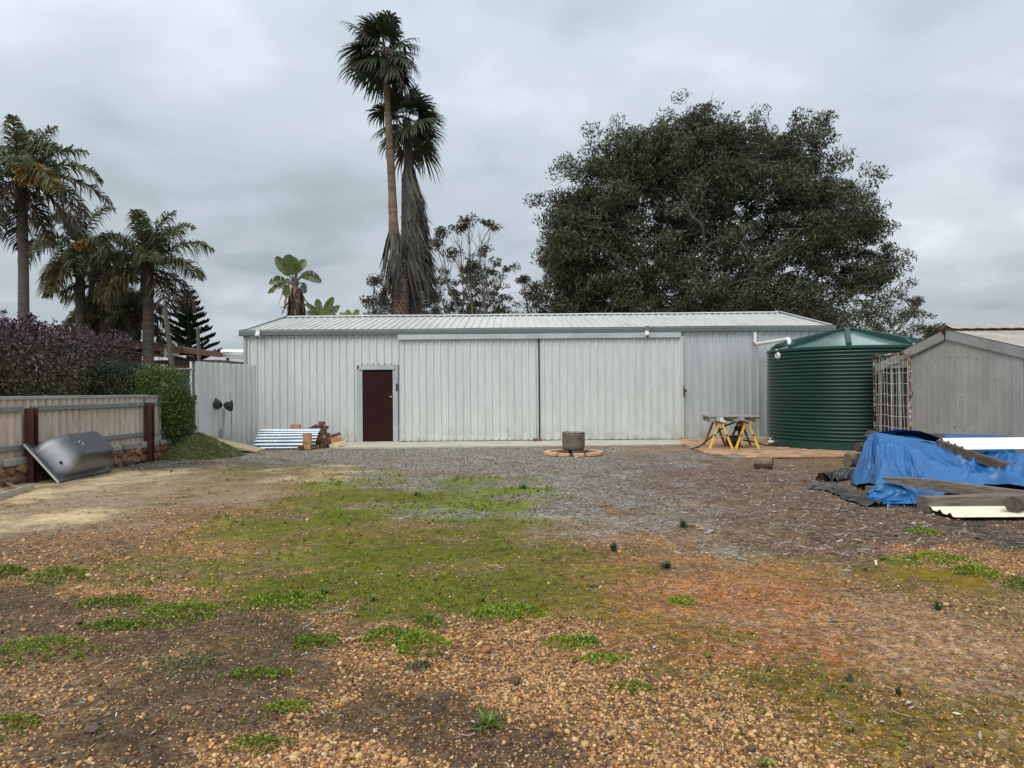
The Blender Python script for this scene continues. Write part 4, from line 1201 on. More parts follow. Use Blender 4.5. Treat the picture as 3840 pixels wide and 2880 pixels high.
gate = empty('sheet_gate', (-7.3, 18.4, 0), 'pale grey ribbed sheet metal gate standing ajar at the shed corner', 'gate')
g0 = at(731, 1357, 17.45); g1 = at(961, 1365, 19.45)
gd = unit(np.array((g1[0] - g0[0], g1[1] - g0[1], 0))); gl = np.linalg.norm((g1 - g0)[:2]); gn = np.cross(gd, zv)
def gate_panel(s0, s1, name='gate_sheet'):
    n_ = round((s1 - s0) / 0.19); pr = rib_profile(n_, (s1 - s0) / n_, 0.024, 0.022, 0.035)
    lo = []; hi = []
    for a_, o_ in pr:
        s = s0 + a_
        base = np.array((g0[0], g0[1], 0)) + gd * s + gn * o_
        zb = 0.42 + (0.03 - 0.42) * (s / gl) ; zt = 2.235 - 0.035 * (s / gl) + 0.006 * math.sin(s * 9)
        lo.append(base + zv * zb); hi.append(base + zv * zt)
    P = [np.array(lo) * (1 - k) + np.array(hi) * k for k in np.linspace(0, 1, 8)]
    for k in range(8):
        P[k] = P[k] + gn * (0.012 * np.sin(k * 0.9 + np.arange(len(lo)) * 0.25))[:, None]
    b = MB(); b.grid(np.array(P)); b.grid((np.array(P) - gn * 0.004)[::-1]); return b.build(name, 'zinc_wall', gate)
gate_panel(0.0, gl * 0.555); gate_panel(gl * 0.565, gl)
b = MB(); f0 = np.array((g0[0], g0[1], 0)) - gn * 0.035
for z in (0.62, 1.2, 2.1): b.bar(f0 + zv * z, f0 + gd * gl + zv * z, 0.03, 0.03)
b.bar(f0 + zv * 0.45, f0 + zv * 2.2, 0.04, 0.04, up=(1, 0, 0))
b.build('gate_frame', 'fence_rail', gate)
b = MB()
for z in (0.62, 1.36): b.box(f0 - gd * 0.03 + gn * 0.06 + zv * z, (0.07, 0.03, 0.12))
b.build('hinge', 'rust_iron', gate)
gp_ = empty('gate_post', f0 - gd * 0.09, 'slim white metal post with small solar light left of the sheet gate', 'post')
pp = np.array(f0) - gd * 0.09
MB().tube([pp, pp + zv * 2.22], 0.028, 12).build('post_tube', 'white_plastic', gp_, smooth=True, sharp=40)
MB().tube([pp + zv * 2.22, pp + zv * 2.32], 0.018, 8).build('light_stem', 'black_plastic', gp_)
MB().cbox(pp + zv * 2.35, (0.13, 0.10, 0.05), 0.01, roty(0.15)).build('solar_light', 'black_plastic', gp_)
# pipe rail over the small timber gate
rl = [at(600, 1387, 17.3), at(724, 1383, 17.3)]
MB().tube(rl, 0.024, 10).build('pipe_rail', 'fence_rail', label='galvanised pipe rail above the timber gate beside the hedge', cat='rail')

# timber gate
tg_ = empty('timber_gate', at(705, 1640, 17.25), 'small grey timber paling gate between hedge and sheet gate', 'gate')
y_ = 17.25
xl, xr_ = at(672, 1500, y_)[0], at(727, 1500, y_)[0]
z_b, z_t = at(700, 1640, y_)[2] - 0.06, at(700, 1486, y_)[2]
npk = 4
for i in range(npk):
    x = xl + (i + 0.5) * (xr_ - xl) / npk
    MB().cbox((x, y_, (z_b + z_t) / 2), ((xr_ - xl) / npk - 0.012, 0.02, z_t - z_b), 0.004).build('paling', 'timber_paling', tg_)
for zz in (z_t - 0.04, z_b + 0.22):
    MB().cbox(((xl + xr_) / 2, y_ - 0.03, zz), (xr_ - xl + 0.04, 0.035, 0.09), 0.005).build('gate_rail', 'timber_pallet', tg_)
MB().bar((xl + 0.02, y_ - 0.03, z_t - 0.42), (xr_ - 0.02, y_ - 0.03, z_t - 0.09), 0.03, 0.08, up=(0, 1, 0)).build('gate_brace', 'timber_paling', tg_)
# paling fence behind it
pf = empty('paling_fence', at(705, 1560, 19.2), 'weathered timber paling fence behind the small timber gate', 'fence')
for i in range(7):
    x = at(660, 1500, 19.2)[0] + i * 0.105
    zt_ = at(700, 1440, 19.2)[2] + random.uniform(-0.03, 0.02)
    MB().cbox((x, 19.2, zt_ / 2), (0.095, 0.02, zt_), 0.004).build('paling', 'timber_paling', pf)
MB().bbox((at(655, 1500, 19.2)[0], 19.215, 1.25), (at(735, 1500, 19.2)[0], 19.26, 1.33)).build('fence_rail', 'timber_paling', pf)
# green sheet fence further back
gf = empty('green_fence', at(690, 1500, 24.0), 'dark green steel sheet fence seen between hedge and sheet gate', 'fence')
x0 = at(640, 1450, 24.0)[0]; x1 = at(760, 1450, 24.0)[0]; zt_ = at(700, 1402, 24.0)[2]
sheet((x0, 24.0, 0), xh, zv, -yv_, max(3, int((x1 - x0) / 0.2)), zt_ - 0.04, 0.2).build('fence_sheet', 'fence_green', gf)
MB().bbox((x0, 23.95, zt_ - 0.05), (x1, 24.03, zt_)).build('top_rail', 'fence_green', gf)

# spotlight stand wrapped in black bags
st = empty('light_stand', (-7.5, 18.15, 0), 'leaning galvanised pole with two heads wrapped in black plastic bags', 'lamp')
s_top = at(841, 1536, 18.1); s_bot = at(829, 1665, 18.25); s_bot[2] = 0.0
MB().tube([s_bot, s_top], 0.031, 12).build('pole', 'galv_old', st, smooth=True, sharp=40)
MB().tube([s_bot + (0.02, -0.02, 0.55), s_bot + (0.05, -0.04, 0.3), s_bot + (0.22, -0.06, 0.05), s_bot + (0.3, -0.06, 0.02)], 0.010, 6).build('cable', 'black_plastic', st)
def bag(c, d, w_):
    b = MB(); seg = 10; rows = []
    d = unit(d)
    a = unit(np.cross(d, zv)); c2 = np.cross(a, d)
    for t_, r_ in ((-0.1, 0.035), (0.08, 0.045), (0.3, 0.095), (0.6, 0.125), (0.9, 0.13), (1.0, 0.08), (1.02, 0.01)):
        ring = []
        for j in range(seg):
            an = j / seg * 6.283
            rr = r_ * (0.8 + 0.45 * random.random())
            ring.append(np.asarray(c) + d * t_ * w_ + (a * math.cos(an) * 0.7 + c2 * math.sin(an)) * rr)
        ring.append(ring[0]); rows.append(ring)
    b.grid(np.array(rows)); return b
bc = s_top + (-0.02, -0.01, 0.10)
bag(bc, (-1, -0.1, 0.22), 0.26).build('bag', 'black_plastic', st)
bag(bc, (1, -0.1, -0.05), 0.24).build('bag', 'black_plastic', st)
MB().tube([bc + (0, 0, 0.05), bc + (0, -0.02, -0.05)], 0.022, 8).build('tie', 'white_plastic', st)
MB().tube([bc + (-0.22, -0.03, -0.0), bc + (-0.33, -0.04, -0.02)], 0.012, 6).build('bag_tail', 'black_plastic', st)

# zinc corrugated sheet leaning low against bricks
zs = MB()
rows = []
npx = 12
prof_n = 91
for k in range(prof_n):
    s = k / (prof_n - 1)
    # leaning arc from the ground up and back
    yy = 18.42 + 0.62 * s ** 1.25
    zz = 0.02 + 0.46 * math.sin(min(1, s) * 1.45) / math.sin(1.45)
    nx_, nz_ = -0.6 - 0.35 * (1 - s), 0.55 + 0.4 * s
    off = 0.021 * math.cos(s * 7.5 * 2 * math.pi)
    rows.append([(x, yy + nx_ * off, zz + nz_ * off) for x in np.linspace(-6.64, -5.06, npx)])
zs.grid(np.array(rows))
zs.grid((np.array(rows) + np.array((0, 0.003, -0.002)))[::-1])
zs.build('corrugated_sheet', 'galv_new', smooth=True, label='shiny zinc corrugated roofing sheet propped against the shed beside bricks', cat='roofing sheet')

# bricks
bm_ = {}
def brick(px, py, Y, kind, rot, color, label, size=(0.23, 0.11, 0.076), yaw=0.0):
    c = at(880 + px * 0.2803, 1500 + py * 0.2803, Y)
    L_, D_, H_ = size
    dim = (L_, D_, H_) if kind == 's' else (D_, L_, H_)
    rotm = rotz(yaw) @ roty(-R(rot))
    b = MB(); b.cbox(c, tuple(q * 1.12 for q in dim), 0.005, rotm)
    b.build('brick', 'brick_' + color, label=label, cat='brick', group='bricks piled against the shed', origin=c)
PL = 'brown brick in the untidy heap between zinc sheet and door'
OL = 'orange brick showing in the brown brick heap'
for (px, py, Y, k, rot, c_, lb) in [
    (1168, 308, 19.75, 'e', -3, 'dark', 'topmost brown brick crowning the heap by the shed wall'),
    (1068, 362, 19.55, 'e', 28, 'dark', PL), (1140, 355, 19.62, 'e', -6, 'dark', PL), (1212, 365, 19.75, 'e', -6, 'dark', PL),
    (1112, 392, 19.6, 'e', -22, 'dark', PL), (1187, 404, 19.55, 'e', 2, 'dark', PL), (1092, 440, 19.4, 'e', -20, 'dark', PL),
    (1190, 445, 19.4, 'e', -4, 'dark', PL), (1238, 472, 19.5, 'e', 80, 'dark', PL), (1120, 487, 19.35, 'e', 28, 'dark', PL),
    (1155, 507, 19.1, 's', 19, 'orange', OL), (1268, 520, 19.25, 'e', -2, 'dark', PL), (1155, 560, 18.95, 's', 20, 'dark', PL),
    (1048, 517, 19.3, 'e', 0, 'orange', OL), (1050, 556, 19.2, 'e', 84, 'orange', OL), (1085, 522, 19.35, 'e', 70, 'dark', PL),
    (1245, 588, 19.0, 'e', 82, 'dark', PL), (1180, 616, 18.8, 'e', 88, 'dark', PL), (1215, 612, 18.85, 'e', 86, 'dark', PL),
    (1105, 628, 18.75, 'e', 4, 'orange', 'orange brick lying at the foot of the brick heap'), (1055, 618, 18.85, 'e', 8, 'dark', PL), (1060, 580, 19.0, 'e', 10, 'dark', PL),
    (1110, 596, 19.0, 'e', -8, 'dark', PL), (1290, 560, 19.3, 'e', 86, 'dark', PL), (1235, 545, 19.4, 's', 4, 'dark', PL), (1270, 630, 19.2, 's', 2, 'dark', PL),
    (1200, 560, 19.45, 'e', 84, 'dark', PL), (1120, 630, 19.3, 's', 0, 'dark', PL), (1215, 500, 19.6, 's', 3, 'dark', PL), (1150, 590, 19.6, 's', 0, 'dark', PL),
    (1150, 460, 19.7, 's', 0, 'dark', PL), (1160, 540, 19.7, 's', 0, 'dark', PL),
    (1350, 468, 19.3, 's', 16, 'dark', 'red-brown brick on top of the small stack right of the heap'), (1355, 518, 19.2, 's', 10, 'orange', 'upper orange brick of the small stack right of the heap'),
    (1360, 562, 19.15, 's', 9, 'orange', 'lower orange brick of the small stack right of the heap'), (1370, 605, 19.3, 's', 2, 'dark', PL), (1300, 486, 19.35, 'e', 25, 'dark', PL),
    (818, 346, 19.55, 's', 0, 'orange', 'uppermost orange brick of the stack behind the zinc sheet'), (810, 374, 19.5, 's', 0, 'orange', 'middle orange brick of the stack behind the zinc sheet'),
    (815, 406, 19.5, 's', 0, 'orange', 'lowest orange brick of the stack showing above the zinc sheet'),
    (912, 396, 19.5, 's', 0, 'orange', 'orange brick lying above the middle of the zinc sheet edge'), (1008, 392, 19.52, 's', 2, 'dark', 'brown brick beside the heap above the zinc sheet edge'),
    (893, 634, 18.25, 'e', 3, 'dark', 'dark half buried brick in front of the zinc sheet'),
]:
    brick(px, py, Y, k, rot, c_, lb)
brick(972, 516, 18.3, 'e', 0, 'orange', 'upright tan paving brick standing on another against the zinc sheet', (0.10, 0.18, 0.225))
brick(965, 614, 18.3, 'e', 0, 'orange', 'tan paving brick carrying the upright one by the zinc sheet', (0.10, 0.18, 0.15))
brick(1385, 592, 18.85, 's', 14, 'cream', 'long pale cream block leaning on the bricks beside the concrete apron', (0.40, 0.12, 0.10), 0.1)
# hidden supports of the back stack
for px in (815, 912, 1008):
    for q in range(4):
        p = at(880 + px * 0.2803, 1700, 19.5)
        b = MB(); b.cbox((p[0], 19.5, 0.045 + q * 0.085), (0.23, 0.11, 0.08), 0.005)
        b.build('brick', 'brick_dark', label='brown brick hidden behind the zinc sheet under the back stack', cat='brick', group='bricks behind the zinc sheet')

# ---------------------------------------------------------------- fire drum
DXc, DYc = 1.385, 16.35
dr = empty('fire_drum', (DXc, DYc, 0.05), 'sooty steel washing drum used as fire pot inside a brick ring', 'fire pit')
MB().lathe((DXc, DYc, 0.10), [(0.10, 0.0), (0.225, 0.005), (0.25, 0.03), (0.256, 0.10), (0.258, 0.33), (0.262, 0.345), (0.262, 0.36), (0.250, 0.375), (0.25, 0.40)], 40, caps=False).build('drum_body', 'drum_metal', dr, smooth=True, sharp=50)
MB().lathe((DXc, DYc, 0.48), [(0.245, 0), (0.268, 0.008), (0.270, 0.03), (0.255, 0.034), (0.225, 0.028), (0.22, 0.0), (0.235, -0.2)], 40, caps=False).build('drum_rim', 'drum_rim', dr, smooth=True, sharp=60)
MB().lathe((DXc, DYc, 0.40), [(0.24, 0.0), (0.10, 0.03), (0.01, 0.035)], 30, caps=False).build('ash', 'stone_mortar', dr)
ring_l = ['tan edging brick in the ring around the fire drum']
for i in range(12):
    a = i / 12 * 6.283 + 0.1
    p = np.array((DXc + 0.60 * math.cos(a), DYc + 0.60 * math.sin(a), 0.04))
    b = MB(); b.cbox(p, (0.23, 0.135, 0.07), 0.007, rotz(a + math.pi / 2 + random.uniform(-0.16, 0.16)) @ rotx(random.uniform(-0.05, 0.05)))
    b.build('ring_brick', 'brick_tan', label=ring_l[0], cat='brick', group='bricks ringing the fire drum', origin=p)
for i, (dx, dy, rz_) in enumerate([(-0.27, -0.16, -0.35), (0.05, -0.28, 0.02), (0.28, -0.12, 0.5), (0.1, 0.2, 0.2), (-0.15, 0.2, 0.9)]):
    b = MB(); b.cbox((DXc + dx * 0.8, DYc + dy * 0.8, 0.055), (0.21, 0.10, 0.09), 0.006, rotz(rz_))
    b.build('brick', 'brick_dark', label='dark red brick supporting the fire drum from below', cat='brick', group='bricks under the fire drum')
b = MB(); b.lathe((DXc, DYc, 0.0), [(0.52, 0.012), (0.3, 0.02), (0.01, 0.022)], 24, caps=False)
b.build('ash_bed', 'black_sheet', label='dark ash bed inside the brick ring of the fire drum', cat='ash')

# ---------------------------------------------------------------- trestles and pallet
tre = None
def trestle(c, yaw, label):
    r = empty('trestle', (c[0], c[1], 0.04), label, 'trestle', 'yellow trestles under the pallet')
    r.rotation_euler = (0, 0, 0)
    Rm = rotz(yaw)
    T = lambda p: np.array((c[0], c[1], 0.04)) + Rm @ np.array(p, float)
    hw, ln2, h = 0.265, 0.42, 0.60
    for sy in (-1, 1):
        for sx in (-1, 1):
            worn = sy > 0
            b = MB(); b.bar(T((sx * hw, sy * ln2, 0)), T((sx * 0.035, sy * (ln2 - 0.04), h)), 0.05, 0.045, up=Rm @ np.array((0, 1.0, 0)))
            b.build('leg', 'trestle_worn' if worn else 'trestle_yellow', r)
        b = MB(); b.tube([T((-hw * 0.55, sy * ln2, 0.29)), T((hw * 0.55, sy * ln2, 0.29))], 0.004, 6)
        b.build('spreader', 'gate_wire', r)
        for sx in (-1, 1):
            b = MB(); b.box(T((sx * hw * 0.52, sy * ln2 - 0.03, 0.33)), (0.045, 0.02, 0.035))
            b.build('bracket', 'rust_iron', r)
    b = MB(); b.bar(T((0, -ln2, h + 0.01)), T((0, ln2, h + 0.01)), 0.08, 0.05)
    b.build('beam', 'trestle_worn', r)
    return r
PXY = np.array((5.24, 17.35))
pyaw = -0.10
trestle(PXY + np.array((-0.30, 0.0)), pyaw, 'left yellow A-frame trestle carrying the pallet')
trestle(PXY + np.array((0.32, 0.0)), pyaw, 'right yellow A-frame trestle carrying the pallet')
pal = empty('pallet', (PXY[0], PXY[1], 0.67), 'grey weathered timber pallet lying as a tabletop on two trestles', 'pallet')
Rm = rotz(pyaw)
T = lambda p: np.array((PXY[0] + 0.02, PXY[1], 0.675)) + Rm @ np.array(p, float)
for i in range(7):
    y = -0.53 + i * 0.1767
    MB().cbox(T((0, y, 0.126)), (1.16, 0.135, 0.018), 0.003, Rm @ rotz(random.uniform(-0.01, 0.01)) @ rotx(random.uniform(-0.03, 0.03))).build('top_board', 'timber_pallet', pal)
for i in range(3):
    MB().cbox(T((-0.53 + i * 0.53, 0, 0.008)), (0.10, 1.16, 0.016), 0.003, Rm).build('bottom_board', 'timber_pallet', pal)
for i in range(3):
    for j in range(3):
        MB().cbox(T((-0.51 + i * 0.51, -0.52 + j * 0.52, 0.0665)), (0.13, 0.10, 0.10), 0.004, Rm).build('block', 'timber_pallet', pal)
for (i, j) in ((-1, -1), (0, -1), (-1, 1)):
    MB().cbox(T((i * 0.51 + (0.066 if i == 0 else -0.066), j * 0.52, 0.066)), (0.006, 0.104, 0.104), 0.002, Rm).build('paint_mark', 'green_paint', pal)
# pump
pc = np.array((5.42, 17.55, 0.04))
pu = empty('water_pump', pc, 'black water pump with pressure vessel standing under the pallet', 'pump')
MB().lathe(pc + (-0.17, 0, 0.145), [(0.05, -0.05), (0.11, -0.02), (0.135, 0.04), (0.135, 0.22), (0.11, 0.28), (0.05, 0.30)], 24, axis=(1, 0, 0)).build('pressure_vessel', 'black_plastic', pu, smooth=True)
MB().cbox(pc + (0.02, 0, 0.012), (0.26, 0.16, 0.024), 0.005).build('base_plate', 'black_plastic', pu)
MB().lathe(pc + (0.11, 0, 0.26), [(0.05, 0), (0.035, 0.03), (0.032, 0.11), (0.05, 0.13)], 14).build('riser', 'black_plastic', pu, smooth=True)
MB().lathe(pc + (-0.02, -0.01, 0.44), [(0.03, 0), (0.06, 0.02), (0.062, 0.14), (0.055, 0.20), (0.02, 0.21)], 18, axis=(1, 0, 0.05)).build('controller', 'black_plastic', pu, smooth=True)
MB().tube([pc + (0.12, 0, 0.46), pc + (0.13, 0, 0.55), pc + (0.09, 0, 0.60), pc + (0.02, 0, 0.60), pc + (-0.25, -0.08, 0.52), pc + (-0.6, -0.2, 0.28), pc + (-0.95, -0.32, 0.04), pc + (-1.15, -0.4, 0.0)], 0.020, 8).build('hose', 'black_plastic', pu, smooth=True)
MB().tube([pc + (0.2, 0, 0.16), pc + (0.35, -0.02, 0.14), pc + (0.7, -0.1, 0.04), pc + (1.0, -0.12, 0.03)], 0.018, 8).build('hose', 'black_plastic', pu, smooth=True)
b = MB(); p = at(2870, 1662, 18.6)
b.cbox((p[0], 18.75, 0.11), (0.40, 0.2, 0.14), 0.008)
b.build('timber_block', 'timber_ramp', label='tan timber block lying between trestles and green tank', cat='timber')

# stump
sp = gnd(2866, 1757)
stp = empty('wood_stump', (sp[0], sp[1], 0), 'short cut log lying on bark chips in front of the paving', 'log')
ax = unit((1.0, -0.55, 0.02))
b = MB(); seg = 18; rows = []
for t_ in np.linspace(-0.17, 0.15, 6):
    ring = []
    for j in range(seg):
        an = j / seg * 6.283
        rr = 0.105 * (1 + 0.10 * math.sin(3 * an + 1) + 0.06 * math.sin(5 * an)) * (1 + 0.06 * math.sin(t_ * 20))
        u_ = unit(np.cross(ax, zv)); v_ = np.cross(u_, ax)
        ring.append(np.array((sp[0], sp[1], 0.09)) + ax * t_ + (u_ * math.cos(an) + v_ * math.sin(an)) * rr)
    ring.append(ring[0]); rows.append(ring)
b.grid(np.array(rows)); b.build('bark', 'log_bark', stp, smooth=True)
for rr, nm in ((rows[0], 'cut_face'), (rows[-1], 'cut_face')):
    MB().add(np.array(rr[:-1]), [tuple(range(seg))]).build(nm, 'log_end', stp)

# ================================================================= LEFT FENCE AND BATH
fn = empty('boundary_fence', (-8.05, 13.5, 0), 'corrugated cement sheet fence with grey rails and brown steel posts', 'fence')
def fx(y): return -8.15 + (y - 12.1) * 0.0795 - 0.10       # fence sheet plane
FY0, FY1 = 9.4, 17.1
# scalloped sheets
ycut = [9.4, 10.45, 11.5, 12.55, 13.45, 14.45, 15.35, 16.3, 17.1]
for q in range(len(ycut) - 1):
    ys = np.arange(ycut[q], ycut[q + 1] + 0.001, 0.0125)
    ph = (ys / 0.172) % 1.0
    out = 0.075 * np.clip(np.where(ph < 0.86, np.sin(ph / 0.86 * math.pi * 0.5) ** 1.2, np.cos((ph - 0.86) / 0.14 * math.pi * 0.5)), 0, 1)
    top = 1.415 if q % 2 == 0 else 1.405
    lo = np.stack([fx(ys) + out, ys, np.full_like(ys, 0.40)], 1); hi = lo.copy(); hi[:, 2] = top
    if q == 7: lo[:, 2] = 0.45
    b = MB(); b.grid(np.stack([lo, hi], 0)); b.grid(np.stack([lo, hi], 0)[::-1] - np.array((0.008, 0, 0)))
    b.build('fence_sheet', 'fence_sheet', fn, smooth=True, sharp=35)
for (y0, y1, z) in ((9.4, 13.42, 1.425), (13.40, 15.62, 1.418), (15.62, 17.1, 1.40)):
    b = MB(); b.bar((fx(y0) + 0.03, y0, z), (fx(y1) + 0.03, y1, z - 0.006), 0.10, 0.055, bev=0.006); b.bar((fx(y0) + 0.085, y0, z - 0.012), (fx(y1) + 0.085, y1, z - 0.018), 0.008, 0.03)
    b.build('capping', 'fence_cap', fn)
for z, nm in ((1.235, 'rail'), (0.60, 'rail')):
    for (y0, y1) in ((9.4, 12.0), (12.2, 13.35), (13.36, 15.42), (15.58, 17.1)):
        MB().bar((fx(y0) + 0.085, y0, z), (fx(y1) + 0.085, y1, z), 0.06, 0.085, bev=0.006).build(nm, 'fence_rail', fn)
for y, h in ((12.1, 1.245), (15.5, 1.262)):
    b = MB(); c = np.array((fx(y) + 0.17, y, 0))
    # H section, flanges facing along the fence
    b.bbox(c + (-0.075, -0.065, -0.1), c + (0.075, -0.053, h)); b.bbox(c + (-0.075, 0.053, -0.1), c + (0.075, 0.065, h)); b.bbox(c + (-0.006, -0.053, -0.1), c + (0.006, 0.053, h - 0.002))
    b.build('post', 'rust_post', fn)
    b = MB(); b.box(c + (0, 0, 0.44), (0.165, 0.145, 0.012)); b.build('tie_wire', 'rust_iron', fn)
MB().bbox((fx(15.5) + 0.02, 15.43, 0.4), (fx(15.5) + 0.09, 15.52, 1.41)).build('sheet_post', 'fence_rail', fn)
for i in range(4):
    MB().box((fx(15.8) + 0.12, 15.75 + i * 0.09, 0.8), (0.012, 0.012, 0.75)).build('trellis_bar', 'cream_sheet', fn)
# stone base wall
sw = empty('stone_wall', (-8.1, 13.5, 0), 'low laterite stone retaining wall with concrete cap under the fence', 'wall')
ys = np.arange(9.4, 17.6, 0.1)
b = MB(); P0 = np.stack([fx(ys) + 0.10 + 0.03 * vnoise(ys * 3, ys * 0, 8), ys, np.full_like(ys, -0.05)], 1)
P1 = P0.copy(); P1[:, 2] = 0.34; P1[:, 0] -= 0.02
P2 = P1.copy(); P2[:, 0] -= 0.3
b.grid(np.stack([P0, P1, P2], 0)); b.build('wall_core', 'stone_mortar', sw)
yc = 9.4
while yc < 17.5:
    ln2 = random.uniform(0.5, 0.9)
    b = MB(); b.cbox((fx(yc + ln2 / 2) + 0.04, yc + ln2 / 2, 0.375 + random.uniform(-0.01, 0.01)), (0.22, ln2 - 0.01, 0.10 + random.uniform(0, 0.04)), 0.02)
    b.build('cap_block', 'concrete_old', sw); yc += ln2
yc = 10.8
while yc < 17.4:
    for lev in (0, 1):
        r_ = random.uniform(0.08, 0.19)
        P = ICO * (1 + 0.75 * (rng.random((12, 1)) - 0.5)) * np.array((0.06, r_, random.uniform(0.07, 0.12)))
        b = MB(); b.add(P + np.array((fx(yc) + 0.115, yc + random.uniform(-0.05, 0.05) + lev * 0.1, 0.08 + lev * 0.17)), [tuple(f) for f in ICOF])
        b.build('stone', 'stone_orange', sw)
    yc += random.uniform(0.17, 0.26)

# bath, tipped on its long edge against the fence
bath = empty('bathtub', (-7.75, 12.7, 0), 'black and pale grey bathtub tipped on its side against the stone wall', 'bathtub')
B0 = gnd(222, 1812); B1 = gnd(421, 1768)
B0[2] = B1[2] = 0.012
ex = unit(B1 - B0); bl_ = np.linalg.norm(B1 - B0)
lean = R(42)
outw = unit(np.cross(ex, zv))                      # towards the yard
if outw[0] < 0: outw = -outw
ev = unit(-outw * math.cos(lean + 0.12) + zv * math.sin(lean + 0.12))           # up the rim
en = unit(np.cross(ex, ev))
if en[2] < 0: en = -en                             # hull pokes up and out
bw = 0.86
T = lambda u_, v_, n_: B0 + ex * u_ + ev * v_ + en * n_
def rr_ring(u0, u1, v0, v1, r, n_, k=8):
    pts = []
    for (cu, cv, a0) in ((u1 - r, v1 - r, 0), (u0 + r, v1 - r, 90), (u0 + r, v0 + r, 180), (u1 - r, v0 + r, 270)):
        for j in range(k + 1):
            an = R(a0 + 90 * j / k)
            pts.append(T(cu + r * math.cos(an), cv + r * math.sin(an), n_))
    return pts
b = MB()
rings = [rr_ring(0, bl_, 0, bw, 0.03, -0.025), rr_ring(0, bl_, 0, bw, 0.03, 0.0), rr_ring(0.01, bl_ - 0.01, 0.01, bw - 0.01, 0.03, 0.012), rr_ring(0.09, bl_ - 0.08, 0.075, bw - 0.075, 0.14, 0.012),
         rr_ring(0.10, bl_ - 0.09, 0.085, bw - 0.085, 0.15, 0.03)]
b.grid(np.array([r + [r[0]] for r in rings])); b.build('rim', 'bath_black', bath, smooth=True, sharp=35)
b = MB()
hull = []
for k_ in range(11):
    t_ = k_ / 10
    s0 = 0.10 + 0.26 * t_ ** 1.3; s1 = 0.09 + 0.13 * t_ ** 1.6; sv0 = 0.085 + 0.10 * t_ ** 1.5; dep = 0.03 + 0.37 * t_
    if k_ == 10: dep -= 0.004
    hull.append(rr_ring(s0, bl_ - s1, sv0, bw - sv0, 0.15 - 0.02 * t_, dep))
hull.append(rr_ring(0.40, bl_ - 0.26, 0.23, bw - 0.23, 0.10, 0.412))
b.grid(np.array([r + [r[0]] for r in hull])); m_ = len(hull[-1])
b.add(np.array(hull[-1]), [tuple(range(m_))])
mat('bath_hull', (0.05, 0.05, 0.05), attr=True, rough=0.30, scale=3, var=0.15, spec=0.6)
ho = b.build('hull', 'bath_hull', bath, smooth=True, sharp=60, label='smooth black hull, paler at one end and along the lower flank')
# hull colour goes from near-black to pale grey at one end and lower flank
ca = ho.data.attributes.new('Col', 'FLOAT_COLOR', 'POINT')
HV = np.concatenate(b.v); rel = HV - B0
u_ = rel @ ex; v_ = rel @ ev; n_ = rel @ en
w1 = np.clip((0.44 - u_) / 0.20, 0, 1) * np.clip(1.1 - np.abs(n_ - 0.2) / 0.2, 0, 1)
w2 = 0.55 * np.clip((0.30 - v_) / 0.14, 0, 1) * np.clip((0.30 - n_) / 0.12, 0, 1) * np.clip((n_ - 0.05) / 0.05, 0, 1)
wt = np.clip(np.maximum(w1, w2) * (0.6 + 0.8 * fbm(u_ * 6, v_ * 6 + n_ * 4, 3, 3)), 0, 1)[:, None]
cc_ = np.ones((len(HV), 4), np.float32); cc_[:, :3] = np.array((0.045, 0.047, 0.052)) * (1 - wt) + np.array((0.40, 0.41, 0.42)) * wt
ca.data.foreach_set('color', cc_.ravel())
MB().lathe(T(0.62, bw * 0.52, 0.408), [(0.055, 0.0), (0.055, 0.012), (0.038, 0.014), (0.036, -0.01)], 20, axis=en, caps=False).build('drain_ring', 'drum_rim', bath, smooth=True)
MB().lathe(T(0.62, bw * 0.52, 0.409), [(0.037, 0.0), (0.037, 0.005)], 20, axis=en).build('drain_hole', 'dark_gap', bath)
MB().lathe(T(0.16, bw * 0.32, 0.16), [(0.022, 0), (0.022, 0.03)], 14, axis=unit(-ex + en * 0.6)).build('overflow_hole', 'dark_gap', bath)
b = MB(); b.bar(T(-0.004, 0.005, -0.01), T(-0.004, bw - 0.005, -0.01), 0.008, 0.03, up=en); b.build('rim_edge', 'bath_rim_white', bath)

# ladder on the sand at the left edge
ld = empty('ladder', (-7.5, 10.6, 0), 'pale aluminium ladder lying on sand at the left photo edge', 'ladder')
r0, r1 = gnd(126, 1836), gnd(-60, 1893); r2, r3 = gnd(47, 1812), gnd(-130, 1850)
for (a_, c_) in ((r0, r1), (r2, r3)):
    a_[2] = c_[2] = 0.05
    dd = unit(a_ - c_)
    MB().bar(a_, c_, 0.03, 0.085, bev=0.004).build('rail', 'ladder_alu', ld)
for t_ in (0.22, 0.55, 0.9):
    MB().tube([r0 * (1 - t_) + r1 * t_, r2 * (1 - t_) + r3 * t_], 0.016, 8).build('rung', 'ladder_alu', ld)
